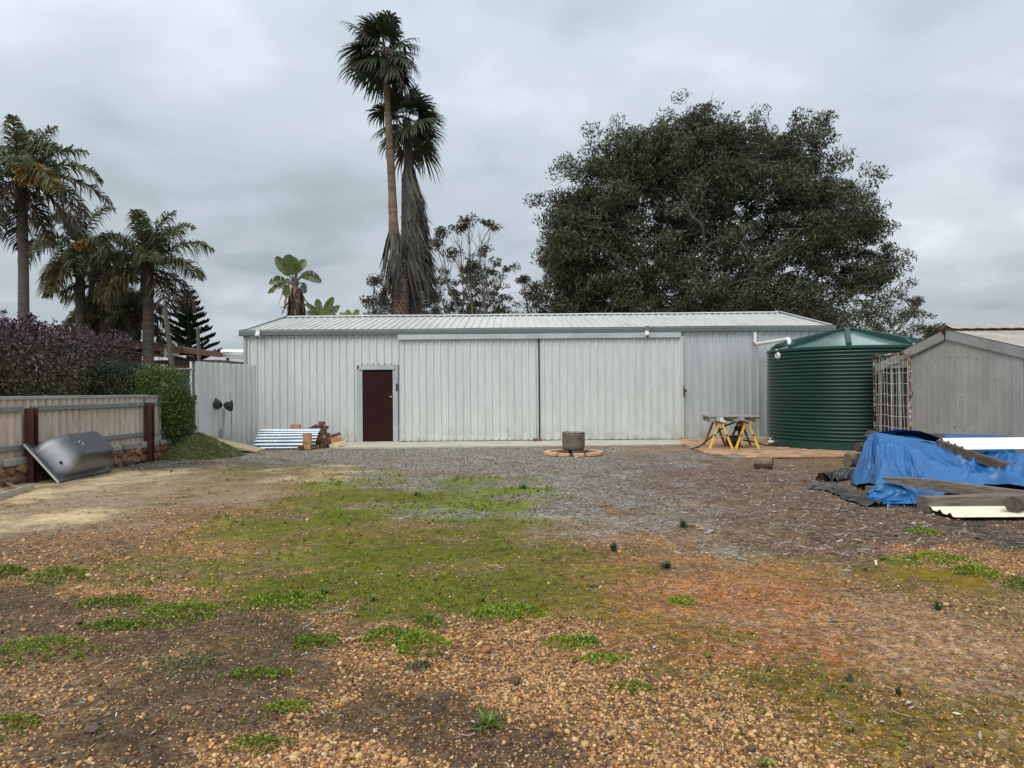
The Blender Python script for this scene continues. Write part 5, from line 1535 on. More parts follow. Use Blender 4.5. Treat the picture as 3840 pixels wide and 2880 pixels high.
# ================================================================= GREY TIN SHED ON THE RIGHT
GW = 8.0; GY0, GYP, GY1 = 15.68, 13.2, 10.72
GZE, GZP = 1.93, 2.47
ts = empty('tin_shed', (GW, GYP, 0), 'old dull grey sheet metal shed with gable end behind the blue tarp', 'shed')
def gz_top(y): return GZP - (GZP - GZE) * abs(y - GYP) / (GY0 - GYP)
def tin_sheet(y0, y1, off, zb=0.0):
    ys = np.linspace(y0, y1, max(6, int(abs(y1 - y0) / 0.035)))
    ph = ((ys - y0) / 0.19) % 1.0
    rb = 0.006 * (np.clip(np.sin(ph * 2 * math.pi), 0.55, 1) - 0.55) / 0.45
    rows = []
    for t_ in np.linspace(0, 1, 9):
        z = zb + (gz_top(ys) - zb) * t_
        x = GW - off - rb - 0.006 * (fbm(ys * 2.3, z * 2.3, 5, 2) - 0.5) * 2
        rows.append(np.stack([x, ys, z], 1))
    b = MB(); b.grid(np.array(rows)); b.grid((np.array(rows) + np.array((0.004, 0, 0)))[::-1]); return b
for (y0, y1, off, zb) in ((15.68, 15.60, 0.0, 0), (15.60, 14.56, 0.0, 1.86), (14.56, 13.24, 0.0, 0), (13.27, 12.17, 0.006, 0), (12.19, 11.25, 0.012, 0), (11.27, 10.72, 0.006, 0)):
    tin_sheet(y0, y1, off, zb).build('wall_sheet', 'galv_old', ts)
MB().bbox((GW + 0.02, 14.5, 0), (GW + 0.06, 15.66, 1.88)).build('doorway_screen', 'shade_cloth', ts, label='black shade cloth hung in the doorway')
for yy in (15.16, 14.86):
    MB().bbox((GW - 0.015, yy - 0.03, 0), (GW + 0.02, yy + 0.03, 1.9)).build('doorway_post', 'galv_old', ts)
MB().bbox((GW - 0.03, 14.50, 1.86), (GW + 0.0, 15.64, 1.92)).build('door_lintel', 'galv_barge', ts)
for (y0, y1) in ((GY0 + 0.12, GYP + 0.02), (GYP - 0.02, GY1 - 0.12)):
    b = MB()
    p0 = np.array((GW - 0.055, y0, GZP - (GZP - GZE) * abs(y0 - GYP) / (GY0 - GYP))); p1 = np.array((GW - 0.055, y1, GZP - (GZP - GZE) * abs(y1 - GYP) / (GY0 - GYP)))
    n_ = 36; rows = [[], [], [], []]
    for i in range(n_ + 1):
        q = p0 + (p1 - p0) * i / n_
        sc_ = 0.012 * (i % 2)
        rows[0].append(q + (0.12, 0, 0.045)); rows[1].append(q + (0.0, 0, 0.04)); rows[2].append(q + (0, 0, -0.125)); rows[3].append(q + (0.012, 0, -0.140 - sc_))
    b.grid(np.array(rows)); b.build('barge_flashing', 'galv_barge', ts)
# roof, corrugations running down the slope
for sgn, y_e in ((-1, GY1 - 0.14), (1, GY0 + 0.14)):
    xs = np.arange(GW - 0.06, 15.0, 0.0125 * 2)
    b = MB(); rows = []
    for y in (GYP, y_e):
        z = GZP + 0.045 - (GZP - GZE) * abs(y - GYP) / (GY0 - GYP)
        rows.append(np.stack([xs, np.full_like(xs, y), z + 0.010 * np.sin(xs / 0.12 * 2 * math.pi)], 1))
    b.grid(np.array(rows)); b.build('roof_sheet', 'galv_roof_old', ts, smooth=True)
xs = np.linspace(GW - 0.05, 15, 60); rows = []
for dy, dz in ((-0.22, 0.015), (-0.07, 0.075), (0, 0.105), (0.07, 0.075), (0.22, 0.015)):
    rows.append(np.stack([xs, GYP + dy + 0 * xs, GZP + 0.04 + dz - 0.012 * (dy < -0.1) * (np.arange(60) % 2)], 1))
MB().grid(np.array(rows)).build('ridge_cap', 'galv_roof_old', ts, smooth=True)
MB().bbox((GW + 0.03, GY1, 0), (15, GY1 + 0.03, GZE)).build('side_wall', 'galv_old', ts)
MB().bbox((GW + 0.03, GY0 - 0.03, 0), (15, GY0, GZE)).build('side_wall', 'galv_old', ts)
MB().tube([(GW - 0.05, GYP + 0.04, GZP - 0.02), (GW - 0.10, GYP, GZP + 0.06), (GW - 0.05, GYP - 0.05, GZP + 0.11)], 0.03, 8).build('ridge_end', 'rust_iron', ts)
b = MB()
for y, z in ((15.55, 1.75), (14.2, 1.95), (14.0, 1.95), (13.8, 1.96), (13.6, 1.97), (13.1, 2.0), (12.9, 2.0), (12.6, 2.0), (12.35, 1.95), (14.1, 0.75), (13.9, 0.77), (13.0, 0.75), (12.75, 0.72), (12.45, 0.7), (11.95, 0.72), (11.7, 0.66), (11.45, 0.62), (13.85, 1.3), (12.8, 1.28), (11.9, 1.6)):
    b.lathe((GW - 0.02, y, z), [(0.014, 0), (0.012, 0.012), (0.004, 0.016)], 8, axis=(-1, 0, 0))
b.build('roofing_nail', 'drum_rim', ts, kind='stuff')

# farm gate against the doorway
fg = empty('mesh_gate', (7.86, 14.9, 0), 'rusty white tubular gate with bent wire mesh before the doorway', 'gate')
gx0 = 7.86; ya, yb = 15.62, 14.22; gz = 2.13
fr = [(gx0, ya, 0.02), (gx0, ya, gz - 0.02), (gx0, ya - 0.02, gz)]
top = [(gx0, ya - 0.05, gz), (gx0, (ya + yb) / 2, gz + 0.01), (gx0, yb + 0.16, gz + 0.01), (gx0, yb + 0.06, gz - 0.03), (gx0, yb + 0.01, gz - 0.14), (gx0, yb, gz - 0.3), (gx0, yb, 1.0), (gx0, yb, 0.02)]
MB().tube(fr, 0.020, 10).build('hinge_stile', 'gate_rust', fg, smooth=True)
MB().tube(top, 0.020, 10).build('frame_tube', 'gate_rust', fg, smooth=True)
MB().tube([(gx0, ya, 0.05), (gx0, yb, 0.05)], 0.024, 10).build('frame_tube', 'gate_rust', fg, smooth=True)
for i in range(9):
    z = 0.20 + i * 0.222
    pts = []
    for s in np.linspace(0, 1, 9):
        sag = 0.035 * math.exp(-((s - 0.33) / 0.10) ** 2) - 0.03 * s * (1 - s) * (i % 3)
        pts.append((gx0 - 0.05 * math.exp(-((s - 0.38) / 0.22) ** 2), ya + (yb - ya) * s, z + sag))
    MB().tube(pts, 0.0048, 5).build('mesh_wire', 'gate_wire', fg)
for j in range(10):
    s = 0.07 + j * 0.096
    pts = []
    for z in np.linspace(0.06, gz - 0.05, 10):
        pts.append((gx0 - 0.05 * math.exp(-((s - 0.38) / 0.22) ** 2), ya + (yb - ya) * (s + 0.016 * math.sin(z * 2.6 + j * 1.7) + 0.03 * (z - 1) * (0.5 - s)), z))
    MB().tube(pts, 0.0042, 5).build('mesh_wire', 'gate_wire', fg)
MB().tube([(gx0 - 0.02, yb - 0.02, 1.33), (gx0 - 0.03, yb - 0.10, 1.27), (gx0 - 0.03, yb - 0.14, 1.33), (gx0 - 0.03, yb - 0.14, 1.38)], 0.010, 6).build('hook', 'rust_iron', fg)
MB().tube([(gx0, yb + 0.35, gz + 0.01), (gx0 - 0.01, yb + 0.20, gz + 0.015)], 0.034, 8).build('clamp', 'rust_iron', fg)
MB().tube([(gx0, ya + 0.02, gz - 0.05), (gx0, ya - 0.12, gz + 0.02)], 0.045, 8).build('wire_wrap', 'rust_iron', fg)

# ================================================================= TARP HEAP
ridge = np.array([(5.62, 11.15, 0.78), (5.95, 11.15, 0.815), (6.25, 11.05, 0.80), (6.6, 10.85, 0.65), (7.1, 10.45, 0.41), (7.9, 10.1, 0.29)])
bnd = np.array([(5.78, 11.75, 0.10), (5.42, 11.45, 0.03), (5.17, 11.05, 0.02), (5.06, 10.7, 0.04), (5.0, 10.35, 0.09), (5.02, 10.0, 0.12), (4.85, 9.60, 0.10), (4.62, 9.20, 0.02), (4.66, 8.93, 0.012), (4.95, 8.83, 0.015), (5.25, 8.98, 0.03), (5.55, 9.22, 0.12), (6.0, 9.28, 0.185), (6.6, 9.22, 0.18), (7.2, 9.15, 0.17), (8.0, 9.1, 0.16),
                (8.35, 9.6, 0.2), (8.2, 10.5, 0.2), (7.6, 11.3, 0.40), (6.9, 11.86, 0.45), (6.4, 11.86, 0.50)])
def resample(P, n, closed):
    Q = np.vstack([P, P[:1]]) if closed else P
    s = np.concatenate([[0], np.cumsum(np.linalg.norm(np.diff(Q[:, :2], axis=0), axis=1))])
    u = np.linspace(0, s[-1], n, endpoint=not closed)
    return np.stack([np.interp(u, s, Q[:, k]) for k in range(3)], 1)
NS, NT = 420, 84
WC = np.stack([np.random.default_rng(3).uniform(4.5, 8.4, 46), np.random.default_rng(4).uniform(8.7, 12.1, 46)], 1)
bp = resample(bnd, NS, True)
for _ in range(6):
    bp = 0.5 * bp + 0.25 * (np.roll(bp, 1, 0) + np.roll(bp, -1, 0))
rp = resample(ridge, 200, False)
rows = []
near = np.array([rp[np.argmin(((rp[:, :2] - q[:2]) ** 2).sum(1))] for q in bp])
near_raw = near.copy()
for _ in range(8):
    near = 0.5 * near + 0.25 * (np.roll(near, 1, 0) + np.roll(near, -1, 0))
sidx = np.arange(NS) / NS
outdir = unit(np.concatenate([bp[:, :2] - near[:, :2], np.zeros((NS, 1))], 1))
for k in range(NT + 1):
    t_ = k / NT
    P = near * (1 - t_) + bp * t_
    z = near[:, 2] * (1 - t_ ** 1.35) + bp[:, 2] * t_ ** 1.35
    # a shoulder so that the load under the cloth shows
    frontal = np.clip((near[:, 1] - bp[:, 1]) / 0.5, 0, 1)
    z = z + frontal * 0.085 * np.exp(-((t_ - 0.40) / 0.2) ** 2)
    wig = np.abs(((fbm(sidx * 30 + 0.6 * t_, np.full(NS, t_ * 1.6), 31, 3) * 3.2) % 1.0) - 0.5) * 2
    wig2 = np.abs(((fbm(P[:, 0] * 2.1 + 4, P[:, 1] * 2.1 + t_, 37, 4) * 4.0) % 1.0) - 0.5) * 2
    wig3 = fbm(P[:, 0] * 5, P[:, 1] * 5, 39, 3) - 0.5
    dd = np.sort(((P[:, None, :2] - WC[None]) ** 2).sum(2), axis=1) ** 0.5
    crease = 0.42 * (dd[:, 0] - 0.17) - 0.22 * np.clip(0.05 - (dd[:, 1] - dd[:, 0]), 0, 1)
    ca_, sa_ = P[:, 0] * 0.75 + P[:, 1] * 0.66, P[:, 1] * 0.75 - P[:, 0] * 0.66
    r1 = (1 - np.abs(fbm(ca_ * 2.6, sa_ * 0.9, 43, 3) - 0.5) * 4).clip(0, 1) ** 2
    r2 = (1 - np.abs(fbm(P[:, 0] * 1.1 + 9, P[:, 1] * 3.1, 47, 3) - 0.5) * 4).clip(0, 1) ** 2
    fold = (0.075 * r1 * min(1, t_ * 3) + 0.06 * r2 * min(1, t_ * 3) - 0.05 + crease * 0.8 * min(1, t_ * 4) + 0.10 * (wig - 0.5) * min(1, t_ * 1.4) * np.clip(1.25 - t_, 0.25, 1) + 0.02 * (wig2 - 0.5) + 0.04 * wig3) * (0.1 + 0.9 * frontal) * (1 if t_ > 0.03 else t_ / 0.03)
    edge = np.clip((1 - t_) / 0.06, 0, 1)
    z = z + fold * (0.25 + 0.75 * edge)
    P[:, 2] = np.maximum(z, 0.008)
    P = P + outdir * (0.06 * (wig - 0.5) * math.sin(t_ * math.pi))[:, None]
    if k == 0:
        rows.append(np.vstack([near_raw, near_raw[:1]]))
    rows.append(np.vstack([P, P[:1]]))
b = MB(); b.grid(np.array(rows))
rl_ = resample(ridge, 60, False); bk = rl_.copy(); bk[:, 1] = np.maximum(bk[:, 1] + 0.3, 11.7); bk[:, 2] = bk[:, 2] * 0.88
rl_[:, 1] -= 0.22; rl_[:, 2] -= 0.15; md = rl_ * 0.45 + bk * 0.55; md[:, 2] += 0.05; b.grid(np.array([rl_, md, bk]))
b.build('blue_tarp', 'tarp_blue', smooth=True, label='large crumpled blue tarp draped over a timber heap', cat='tarp')
# crumpled bunch at the front corner
b = MB(); cb = np.array((4.78, 9.13, -0.02)); rows = []
for i in range(15):
    th_ = i / 14 * math.pi * 0.5; ring = []
    for j in range(29):
        a_ = j / 28 * 6.283
        q = 0.82 + 0.30 * abs(((fbm(np.array([a_ * 1.1]), np.array([th_ * 1.1]), 55, 2)[0] * 3) % 1.0) - 0.5) * 2 if j < 28 else None
        if j == 28: ring.append(ring[0]); continue
        ring.append(cb + np.array((0.31 * math.cos(a_) * math.cos(th_) * q, 0.22 * math.sin(a_) * math.cos(th_) * q, 0.27 * math.sin(th_) * (0.8 + 0.25 * q))))
    rows.append(ring)
b.grid(np.array(rows)); b.build('tarp_bunch', 'tarp_blue', label='bunched blue tarp corner bulging at the front left of the heap', cat='tarp')
# second hump behind
b = MB(); rows = []
for i in range(20):
    s = i / 19; row = []
    for j in range(40):
        u_ = j / 39
        x = 6.75 + 1.15 * u_; y = 10.95 + 0.75 * s
        h = (0.70 * min(1, u_ * 7, (1 - u_) * 4.5)) * min(1, s * 6, (1 - s) * 5) ** 0.6
        row.append((x, y, max(0.02, h + 0.03 * (fbm(np.array([x * 4]), np.array([y * 4]), 61, 3)[0] - 0.5))))
    rows.append(row)
b.grid(np.array(rows)); b.build('blue_tarp', 'tarp_blue', smooth=True, label='smaller blue tarp hump behind the white roof sheets', cat='tarp')
# log ends that show behind and left of the tarp
def log(p0, p1, r, mt, name, label, squared=False, w_=0.2, h_=0.15, point=False):
    p0 = np.asarray(p0, float); p1 = np.asarray(p1, float)
    d = unit(p1 - p0); ln2 = np.linalg.norm(p1 - p0)
    b = MB(); n_ = 14; seg = 12; rows = []
    a_ = unit(np.cross(d, zv)); c_ = np.cross(a_, d)
    for i in range(n_ + 1):
        t_ = i / n_; ring = []
        tp = min(1, 0.25 + t_ * 4.2) if point else 1
        for j in range(seg):
            an = (j + 0.5) / seg * 6.283
            if squared:
                ca, sa = math.cos(an), math.sin(an); m2 = max(abs(ca), abs(sa))
                u_, v_ = ca / m2 * w_ / 2, sa / m2 * h_ / 2 * tp
            else:
                u_, v_ = math.cos(an) * r, math.sin(an) * r
            nn = 1 + 0.16 * (vnoise(np.array([t_ * ln2 * 1.6 + j * 3.1]), np.array([j * 1.7]), 9)[0] - 0.5)
            ring.append(p0 + d * (t_ * ln2) + a_ * u_ * nn + c_ * v_ * nn)
        ring.append(ring[0]); rows.append(ring)
    b.grid(np.array(rows)); b.add(np.array(rows[0][:-1]), [tuple(range(seg))[::-1]]); b.add(np.array(rows[-1][:-1]), [tuple(range(seg))])
    return b.build(name, mt, smooth=not squared, sharp=50 if not squared else None, label=label, cat='timber')
log((5.84, 11.80, 0.70), (6.22, 11.98, 0.62), 0.075, 'timber_dark', 'log', 'dark log end poking out above the left top of the tarp')
log((5.72, 11.95, 0.48), (6.9, 12.2, 0.46), 0.08, 'timber_dark', 'log', 'dark log end at the left behind the blue tarp')
log((5.62, 12.1, 0.25), (6.9, 12.4, 0.24), 0.12, 'timber_grey', 'log', 'grey split log lowest at the left behind the tarp')
log((6.75, 11.92, 0.66), (7.5, 11.95, 0.62), 0, 'timber_grey', 'sleeper', 'bleached sleeper edge showing between the two blue humps', True, 0.2, 0.12)
log((4.82, 9.75, 0.07), (6.0, 9.95, 0.07), 0, 'timber_grey', 'sleeper', 'short sleeper end peeping out under the tarp front', True, 0.18, 0.13)
q0 = at(3316, 1796, 9.05); q1 = at(3840, 1862, 8.75); q1 = q0 + (q1 - q0) * 1.35
log(q0, q1, 0, 'timber_grey', 'split_beam', 'long pointed grey split beam lying across the tarp front', True, 0.12, 0.135, point=True)
q0 = at(3514, 1664, 10.35); q1 = at(3840, 1775, 9.5); q1 = q0 + (q1 - q0) * 1.5
log(q0, q1, 0, 'timber_dark', 'old_beam', 'dark notched beam slanting down the tarp under the white sheets', True, 0.13, 0.12)
q0 = gnd(3480, 1925); q1 = gnd(3800, 1918)
q0[2] = q1[2] = 0.09; q1 = q0 + (q1 - q0) * 1.6
log(q0 + (0, 0.12, 0), q1 + (0, 0.12, 0), 0, 'timber_grey', 'sleeper', 'thick grey sleeper on the ground below the long split beam', True, 0.2, 0.18)
log(at(3800, 1892, 8.05), at(3880, 1880, 8.7), 0.085, 'timber_dark', 'log', 'round brown log end at the right edge on the cream sheet')
# white roof sheets and cream sheet
wsb = sheet((6.30, 10.02, 0.60), np.array((-0.02, 1.0, 0.17)) * 0.8, np.array((1.0, 0.02, 0.0)), np.array((0, -0.17, 1.0)), 4, 1.9, 0.19, h=0.03, sl=0.03, top=0.03)
wsb.build('roof_sheet', 'white_sheet', label='white ribbed roof sheet lying on the beam over the tarp', cat='roofing sheet')
csb = sheet((gnd(3560, 1945)[0], 7.98, 0.035), np.array((-0.03, 1.0, 0.03)) * 0.95, np.array((1.0, -0.02, 0.0)), np.array((0, 0, 1.0)), 3, 1.6, 0.19, h=0.03, sl=0.035, top=0.035)
csb.build('roof_sheet', 'cream_sheet', label='dirty cream ribbed roof sheet flat on the ground at right', cat='roofing sheet')
# black plastic sheet remnants
bs = empty('black_sheet', (4.5, 9.8, 0), 'torn black plastic sheeting crumpled along the left foot of the tarp', 'plastic sheet')
def crumple(path, wd, seed, ht):
    path = resample(np.array(path, float), 60, False); rows = []
    tg = unit(np.gradient(path, axis=0)); sd_ = np.stack([-tg[:, 1], tg[:, 0], 0 * tg[:, 0]], 1)
    for j in range(15):
        v_ = (j / 14 - 0.5)
        h = ht * np.abs(((fbm(path[:, 0] * 4 + seed, path[:, 1] * 4 + v_ * 2, seed, 4) * 3.5) % 1.0) - 0.5) * 2 * (1 - (2 * v_) ** 4 * 0.7)
        rag = 1 + 0.6 * (fbm(path[:, 0] * 6, path[:, 1] * 6, seed + 3, 3) - 0.5)
        q = path + sd_ * (wd * v_ * rag)[:, None]; q[:, 2] = 0.012 + h
        rows.append(q)
    MB().grid(np.array(rows)).build('plastic_strip', 'black_sheet', bs)
crumple([tuple(gnd(3040, 1832)), tuple(gnd(3140, 1842)), tuple(gnd(3210, 1880)), tuple(gnd(3290, 1903))], 0.26, 3, 0.07)
crumple([tuple(gnd(3100, 1808)), tuple(gnd(3150, 1795)), tuple(gnd(3200, 1790))], 0.34, 8, 0.15)
crumple([tuple(gnd(3420, 1902)), tuple(gnd(3480, 1900)), tuple(gnd(3640, 1888))], 0.34, 14, 0.10)
# ================================================================= NEIGHBOUR'S HOUSE
hs_ = empty('neighbour_house', (-13.5, 27, 0), 'low brown brick house with flat eaves behind the hedge', 'house')
HX = -13.35
yA = 21.0
def hy(px): d = ray(px, 1300); return HX * d[1] / d[0]
yBc = hy(535); yC = hy(640); yD = hy(800)
MB().bbox((HX - 0.25, yA, 0), (HX - 0.02, yBc, 2.85)).build('brick_wall', 'house_mortar', hs_)
bw_ = bpy.data.objects['brick_wall']
pm = None
for r_ in range(9):
    z = 2.80 - r_ * 0.145
    y = yA + 1.6 + (0.16 if r_ % 2 else 0)
    while y + 0.30 < yBc + 0.02:
        if pm is None:
            pm = MB().cbox((HX, y + 0.15, z), (0.06, 0.295, 0.125), 0.008).build('brick', 'house_brick', bw_)
            o = pm
        else:
            o = pm.copy(); col.objects.link(o)
        o.location = Vector((HX, y + 0.15, z - 0.0625)) - wloc(bw_)
        y += 0.32
MB().bbox((HX - 1.6, yBc, 0), (HX - 1.5, yC + 0.4, 2.85)).build('porch_wall', 'dark_gap', hs_)
MB().bbox((HX - 1.48, yBc + 0.5, 0.9), (HX - 1.46, yBc + 1.3, 2.2)).build('window', 'solar_panel', hs_)
ncl = 8
for i in range(ncl):
    y0 = yC + (yD - 1.0 - yC) * i / ncl
    MB().cbox((HX - 0.1, y0 + (yD - 1.0 - yC) / ncl / 2, 1.4), (0.04, (yD - 1.0 - yC) / ncl - 0.02, 2.8), 0.006).build('cladding_board', 'house_clad', hs_)
z_f = 3.02
MB().bbox((HX + 0.35, yA, z_f - 0.02), (HX + 0.42, yBc + 0.75, z_f + 0.26)).build('fascia', 'house_brown', hs_)
MB().bbox((HX + 0.30, yBc + 0.75, z_f), (HX + 0.37, yC + 0.2, z_f + 0.24)).build('fascia', 'house_brown', hs_)
MB().bbox((HX + 0.25, yBc + 0.8, z_f - 0.16), (HX + 0.30, yC + 0.1, z_f - 0.01)).build('soffit_trim', 'house_white', hs_)
MB().bbox((HX + 0.33, yC + 0.2, z_f + 0.0), (HX + 0.42, yD, z_f + 0.19)).build('fascia', 'house_tan', hs_)
MB().bbox((HX - 5, yA, z_f + 0.1), (HX + 0.34, yD, z_f + 0.24)).build('roof_slab', 'house_tile', hs_)
MB().bbox((HX - 0.4, yA, 2.86), (HX + 0.30, yC, 2.90)).build('soffit', 'house_tan', hs_)
MB().tube([(HX + 0.40, yBc + 0.82, z_f + 0.10), (HX + 0.40, yBc + 0.82, z_f - 0.22)], 0.06, 10).build('flue', 'house_white', hs_)
# carport roof further along
yE = hy(905)
MB().bbox((HX + 0.2, yD - 2.0, 2.62), (HX + 1.0, yD + 9, 2.78)).build('carport_beam', 'house_tan', hs_)
MB().bbox((HX - 3, yD - 2.0, 2.78), (HX + 1.0, yD + 9, 2.83)).build('carport_roof', 'house_tile', hs_)
rows = [[(HX - 0.2, yD - 0.5, 3.12), (HX - 0.2, yD + 10, 3.12)], [(HX - 5, yD - 0.5, 4.0), (HX - 5, yD + 10, 4.0)]]
MB().grid(rows).build('tile_roof', 'house_tile', hs_)
# solar water heater
wh = empty('solar_heater', at(870, 1336, 33.0), 'white cylinder of a solar water heater on the far roof', 'water heater')
c0 = at(826, 1323, 33.0); c1 = c0 + np.array((2.0, 0.3, 0))
MB().tube([c0 - (0.03, 0, 0), c0, c0 + (0.06, 0, 0)], [0.11, 0.155, 0.168], 18).build('end_cap', 'black_plastic', wh, smooth=True)
MB().tube([c0 + (0.06, 0, 0), c1], 0.165, 20).build('cylinder', 'heater_white', wh, smooth=True, sharp=40)
MB().bar(c0 + (0.3, -0.1, -0.22), c1 + (0, -0.1, -0.22), 0.5, 0.06).build('collector', 'house_white', wh)
for k in (0.3, 1.2):
    MB().box(c0 + (k, 0.1, -0.75), (0.05, 0.3, 1.2)).build('stand', 'fence_rail', wh)
cu = bpy.data.curves.new('lettering', 'FONT'); cu.body = 'Solahart'; cu.size = 0.13; cu.extrude = 0.002
to = bpy.data.objects.new('lettering', cu); col.objects.link(to)
to.rotation_euler = (R(90), 0, 0); to.location = tuple(c0 + np.array((0.18, -0.178, -0.03)))
bpy.context.view_layer.update()
tm = bpy.data.meshes.new_from_object(to); bpy.data.objects.remove(to)
tm.materials.append(MATS['print_dark'])
to = bpy.data.objects.new('lettering', tm); col.objects.link(to); to.parent = wh
to.rotation_euler = (R(90), 0, 0); to.location = Vector(c0 + np.array((0.18, -0.178, -0.03))) - wloc(wh)
# poles
for (a_, b_, Y, r_, lb) in (((618, 1156), (650, 1410), 19.6, 0.062, 'tall leaning grey timber pole in front of the brown house'), ((742, 1226), (748, 1420), 21.5, 0.05, 'shorter grey timber pole beside the norfolk pine')):
    p1 = at(*a_, Y); p0 = at(*b_, Y); d = (p1 - p0) / (p1[2] - p0[2]); p0 = p0 - d * p0[2]
    MB().tube([p0, (p0 + p1) / 2, p1], [r_ * 1.25, r_ * 1.1, r_], 12).build('timber_pole', 'pole_wood', label=lb, cat='pole', smooth=True, sharp=40)

# ================================================================= PLANTS
def leaf_cloud(b, centre, radii, n, L_, wd, cols, droop=0.0, shell=0.0, jit=0.35, up=0.0):
    """n lance-shaped leaves in an ellipsoid"""
    d = unit(rng.normal(size=(n, 3))); r = rng.random(n) ** (1 / 3.0)
    if shell: r = shell + (1 - shell) * r
    P = np.asarray(centre) + d * (r[:, None] * np.asarray(radii))
    dv = rng.normal(size=(n, 3)); dv[:, 2] += up - droop; dv = unit(dv)
    sv_ = unit(np.cross(dv, rng.normal(size=(n, 3))))
    l = L_ * (0.6 + 0.8 * rng.random(n))[:, None]; w_ = wd * (0.6 + 0.8 * rng.random(n))[:, None]
    cols = np.asarray(cols)
    c = cols[rng.integers(0, len(cols), n)] * (1 - jit + 2 * jit * rng.random((n, 1)))
    b.quads(np.stack([P - dv * l / 2, P + sv_ * w_ / 2 - dv * l * 0.08, P + dv * l / 2, P - sv_ * w_ / 2 - dv * l * 0.08], 1), c)
def limb(b, p0, p1, r0, r1, seg=6, bend=0.12, k=6, lift=0.0):
    p0 = np.asarray(p0, float); p1 = np.asarray(p1, float)
    ln2 = np.linalg.norm(p1 - p0)
    j1, j2 = rng.normal(size=3) * bend * ln2, rng.normal(size=3) * bend * ln2 * 0.6
    ts_ = np.linspace(0, 1, k)
    pts = np.array([p0 * (1 - t_) + p1 * t_ + j1 * math.sin(t_ * math.pi) + j2 * math.sin(t_ * 2 * math.pi) + np.array((0, 0, lift * ln2 * math.sin(t_ * math.pi))) for t_ in ts_])
    b.tube(pts, r0 + (r1 - r0) * ts_ ** 0.8, seg, caps=False)
    return pts

# ---- the big gum tree
TB = np.array((12.6, 47.0, 0.0))
big_t = empty('gum_tree', TB, 'huge dark spreading gum tree filling the sky behind the shed', 'tree')
GUM = np.array([(0.062, 0.071, 0.034), (0.078, 0.086, 0.044), (0.050, 0.058, 0.029), (0.098, 0.102, 0.060), (0.074, 0.070, 0.036)])
GUMY = np.array([(0.075, 0.072, 0.030), (0.060, 0.062, 0.028), (0.085, 0.076, 0.034)])
outline = [(2010, 960), (2000, 820), (2010, 740), (2070, 690), (2130, 590), (2190, 565), (2260, 530), (2350, 500), (2440, 460), (2500, 425), (2560, 402), (2640, 405), (2700, 445), (2790, 420), (2860, 430), (2940, 450), (3040, 440), (3090, 500), (3130, 570), (3180, 660), (3260, 735), (3300, 810), (3300, 890), (3370, 950), (3330, 1050), (3270, 1120)]
op = np.array([at(x, y, 47.0) for x, y in outline])
wood = MB(); lv = Blades()
fork = TB + np.array((0, 0, 2.6))
wood.tube([TB - (0, 0, 0.3), TB + (0.1, 0, 1.3), fork], [0.95, 0.75, 0.72], 12)
ccen = np.array((at(2640, 900, 47.0)[0], 47.0, at(2640, 900, 47)[2]))
prim = []
for (px, py, dy) in ((2330, 760, -2.5), (2480, 640, 1.0), (2600, 610, -1.5), (2700, 560, 2.0), (2830, 620, -2.0), (2960, 720, 0.5), (3080, 860, -1.0), (2230, 900, 1.5), (3080, 1030, -2.5), (2600, 820, -5.0), (2800, 830, 4.5), (2400, 980, -4.0), (2850, 1000, -4.5), (2200, 1050, -1.0), (3180, 1090, 0.0), (2480, 860, 4.5)):
    tip = at(px, py, 47.0 + dy)
    pts = limb(wood, fork + rng.normal(size=3) * 0.15, tip, 0.18, 0.06, 7, 0.07, 9)
    prim.append(pts)
PP = np.concatenate(prim)
# clump centres: a ring just inside the outline plus the filled dome
cl = []
for k in range(len(op) - 1):
    for t_ in (0.0, 0.5):
        q = op[k] * (1 - t_) + op[k + 1] * t_
        inward = unit(ccen - q)
        for j in range(3):
            cl.append((q + inward * (1.35 + j * 1.2) + np.array((0, rng.normal(0, 1.1 + j), 0)) + rng.normal(size=3) * 0.6, rng.uniform(0.7, 1.2)))
hwid = lambda z: np.interp(z, op[:13, 2][np.argsort(op[:13, 2])], op[:13, 0][np.argsort(op[:13, 2])])
cnt = 0
from_poly = np.vstack([op[:, [0, 2]], [[op[-1, 0], -1], [op[0, 0], -1]]])
def inside(x, z):
    c = False; n_ = len(from_poly); j = n_ - 1
    for i in range(n_):
        xi, zi = from_poly[i]; xj, zj = from_poly[j]
        if (zi > z) != (zj > z) and x < (xj - xi) * (z - zi) / (zj - zi + 1e-9) + xi: c = not c
        j = i
    return c
while cnt < 760:
    x = rng.uniform(op[:, 0].min(), op[:, 0].max()); z = rng.uniform(3.0, op[:, 2].max())
    if not inside(ccen[0] + (x - ccen[0]) * 1.10, 6 + (z - 6) * 1.10): continue
    # open windows of sky on the right-hand side
    px_v = 1920 + x / 47.0 * FPX; py_v = 1440 - (z - CAM_H) / 47.0 * FPX + 4
    if vnoise(np.array([px_v / 95.0]), np.array([py_v / 95.0]), 4)[0] > (0.92 if px_v < 2750 else 0.71) : continue
    ex_ = (x - ccen[0]) / 11.5; ez = (z - 8) / 11.5
    depth = 7.0 * math.sqrt(max(0.05, 1 - ex_ * ex_ - max(0, ez) ** 2))
    cl.append((np.array((x, 47 + rng.uniform(-1, 1) * depth, z)), rng.uniform(0.75, 1.35))); cnt += 1
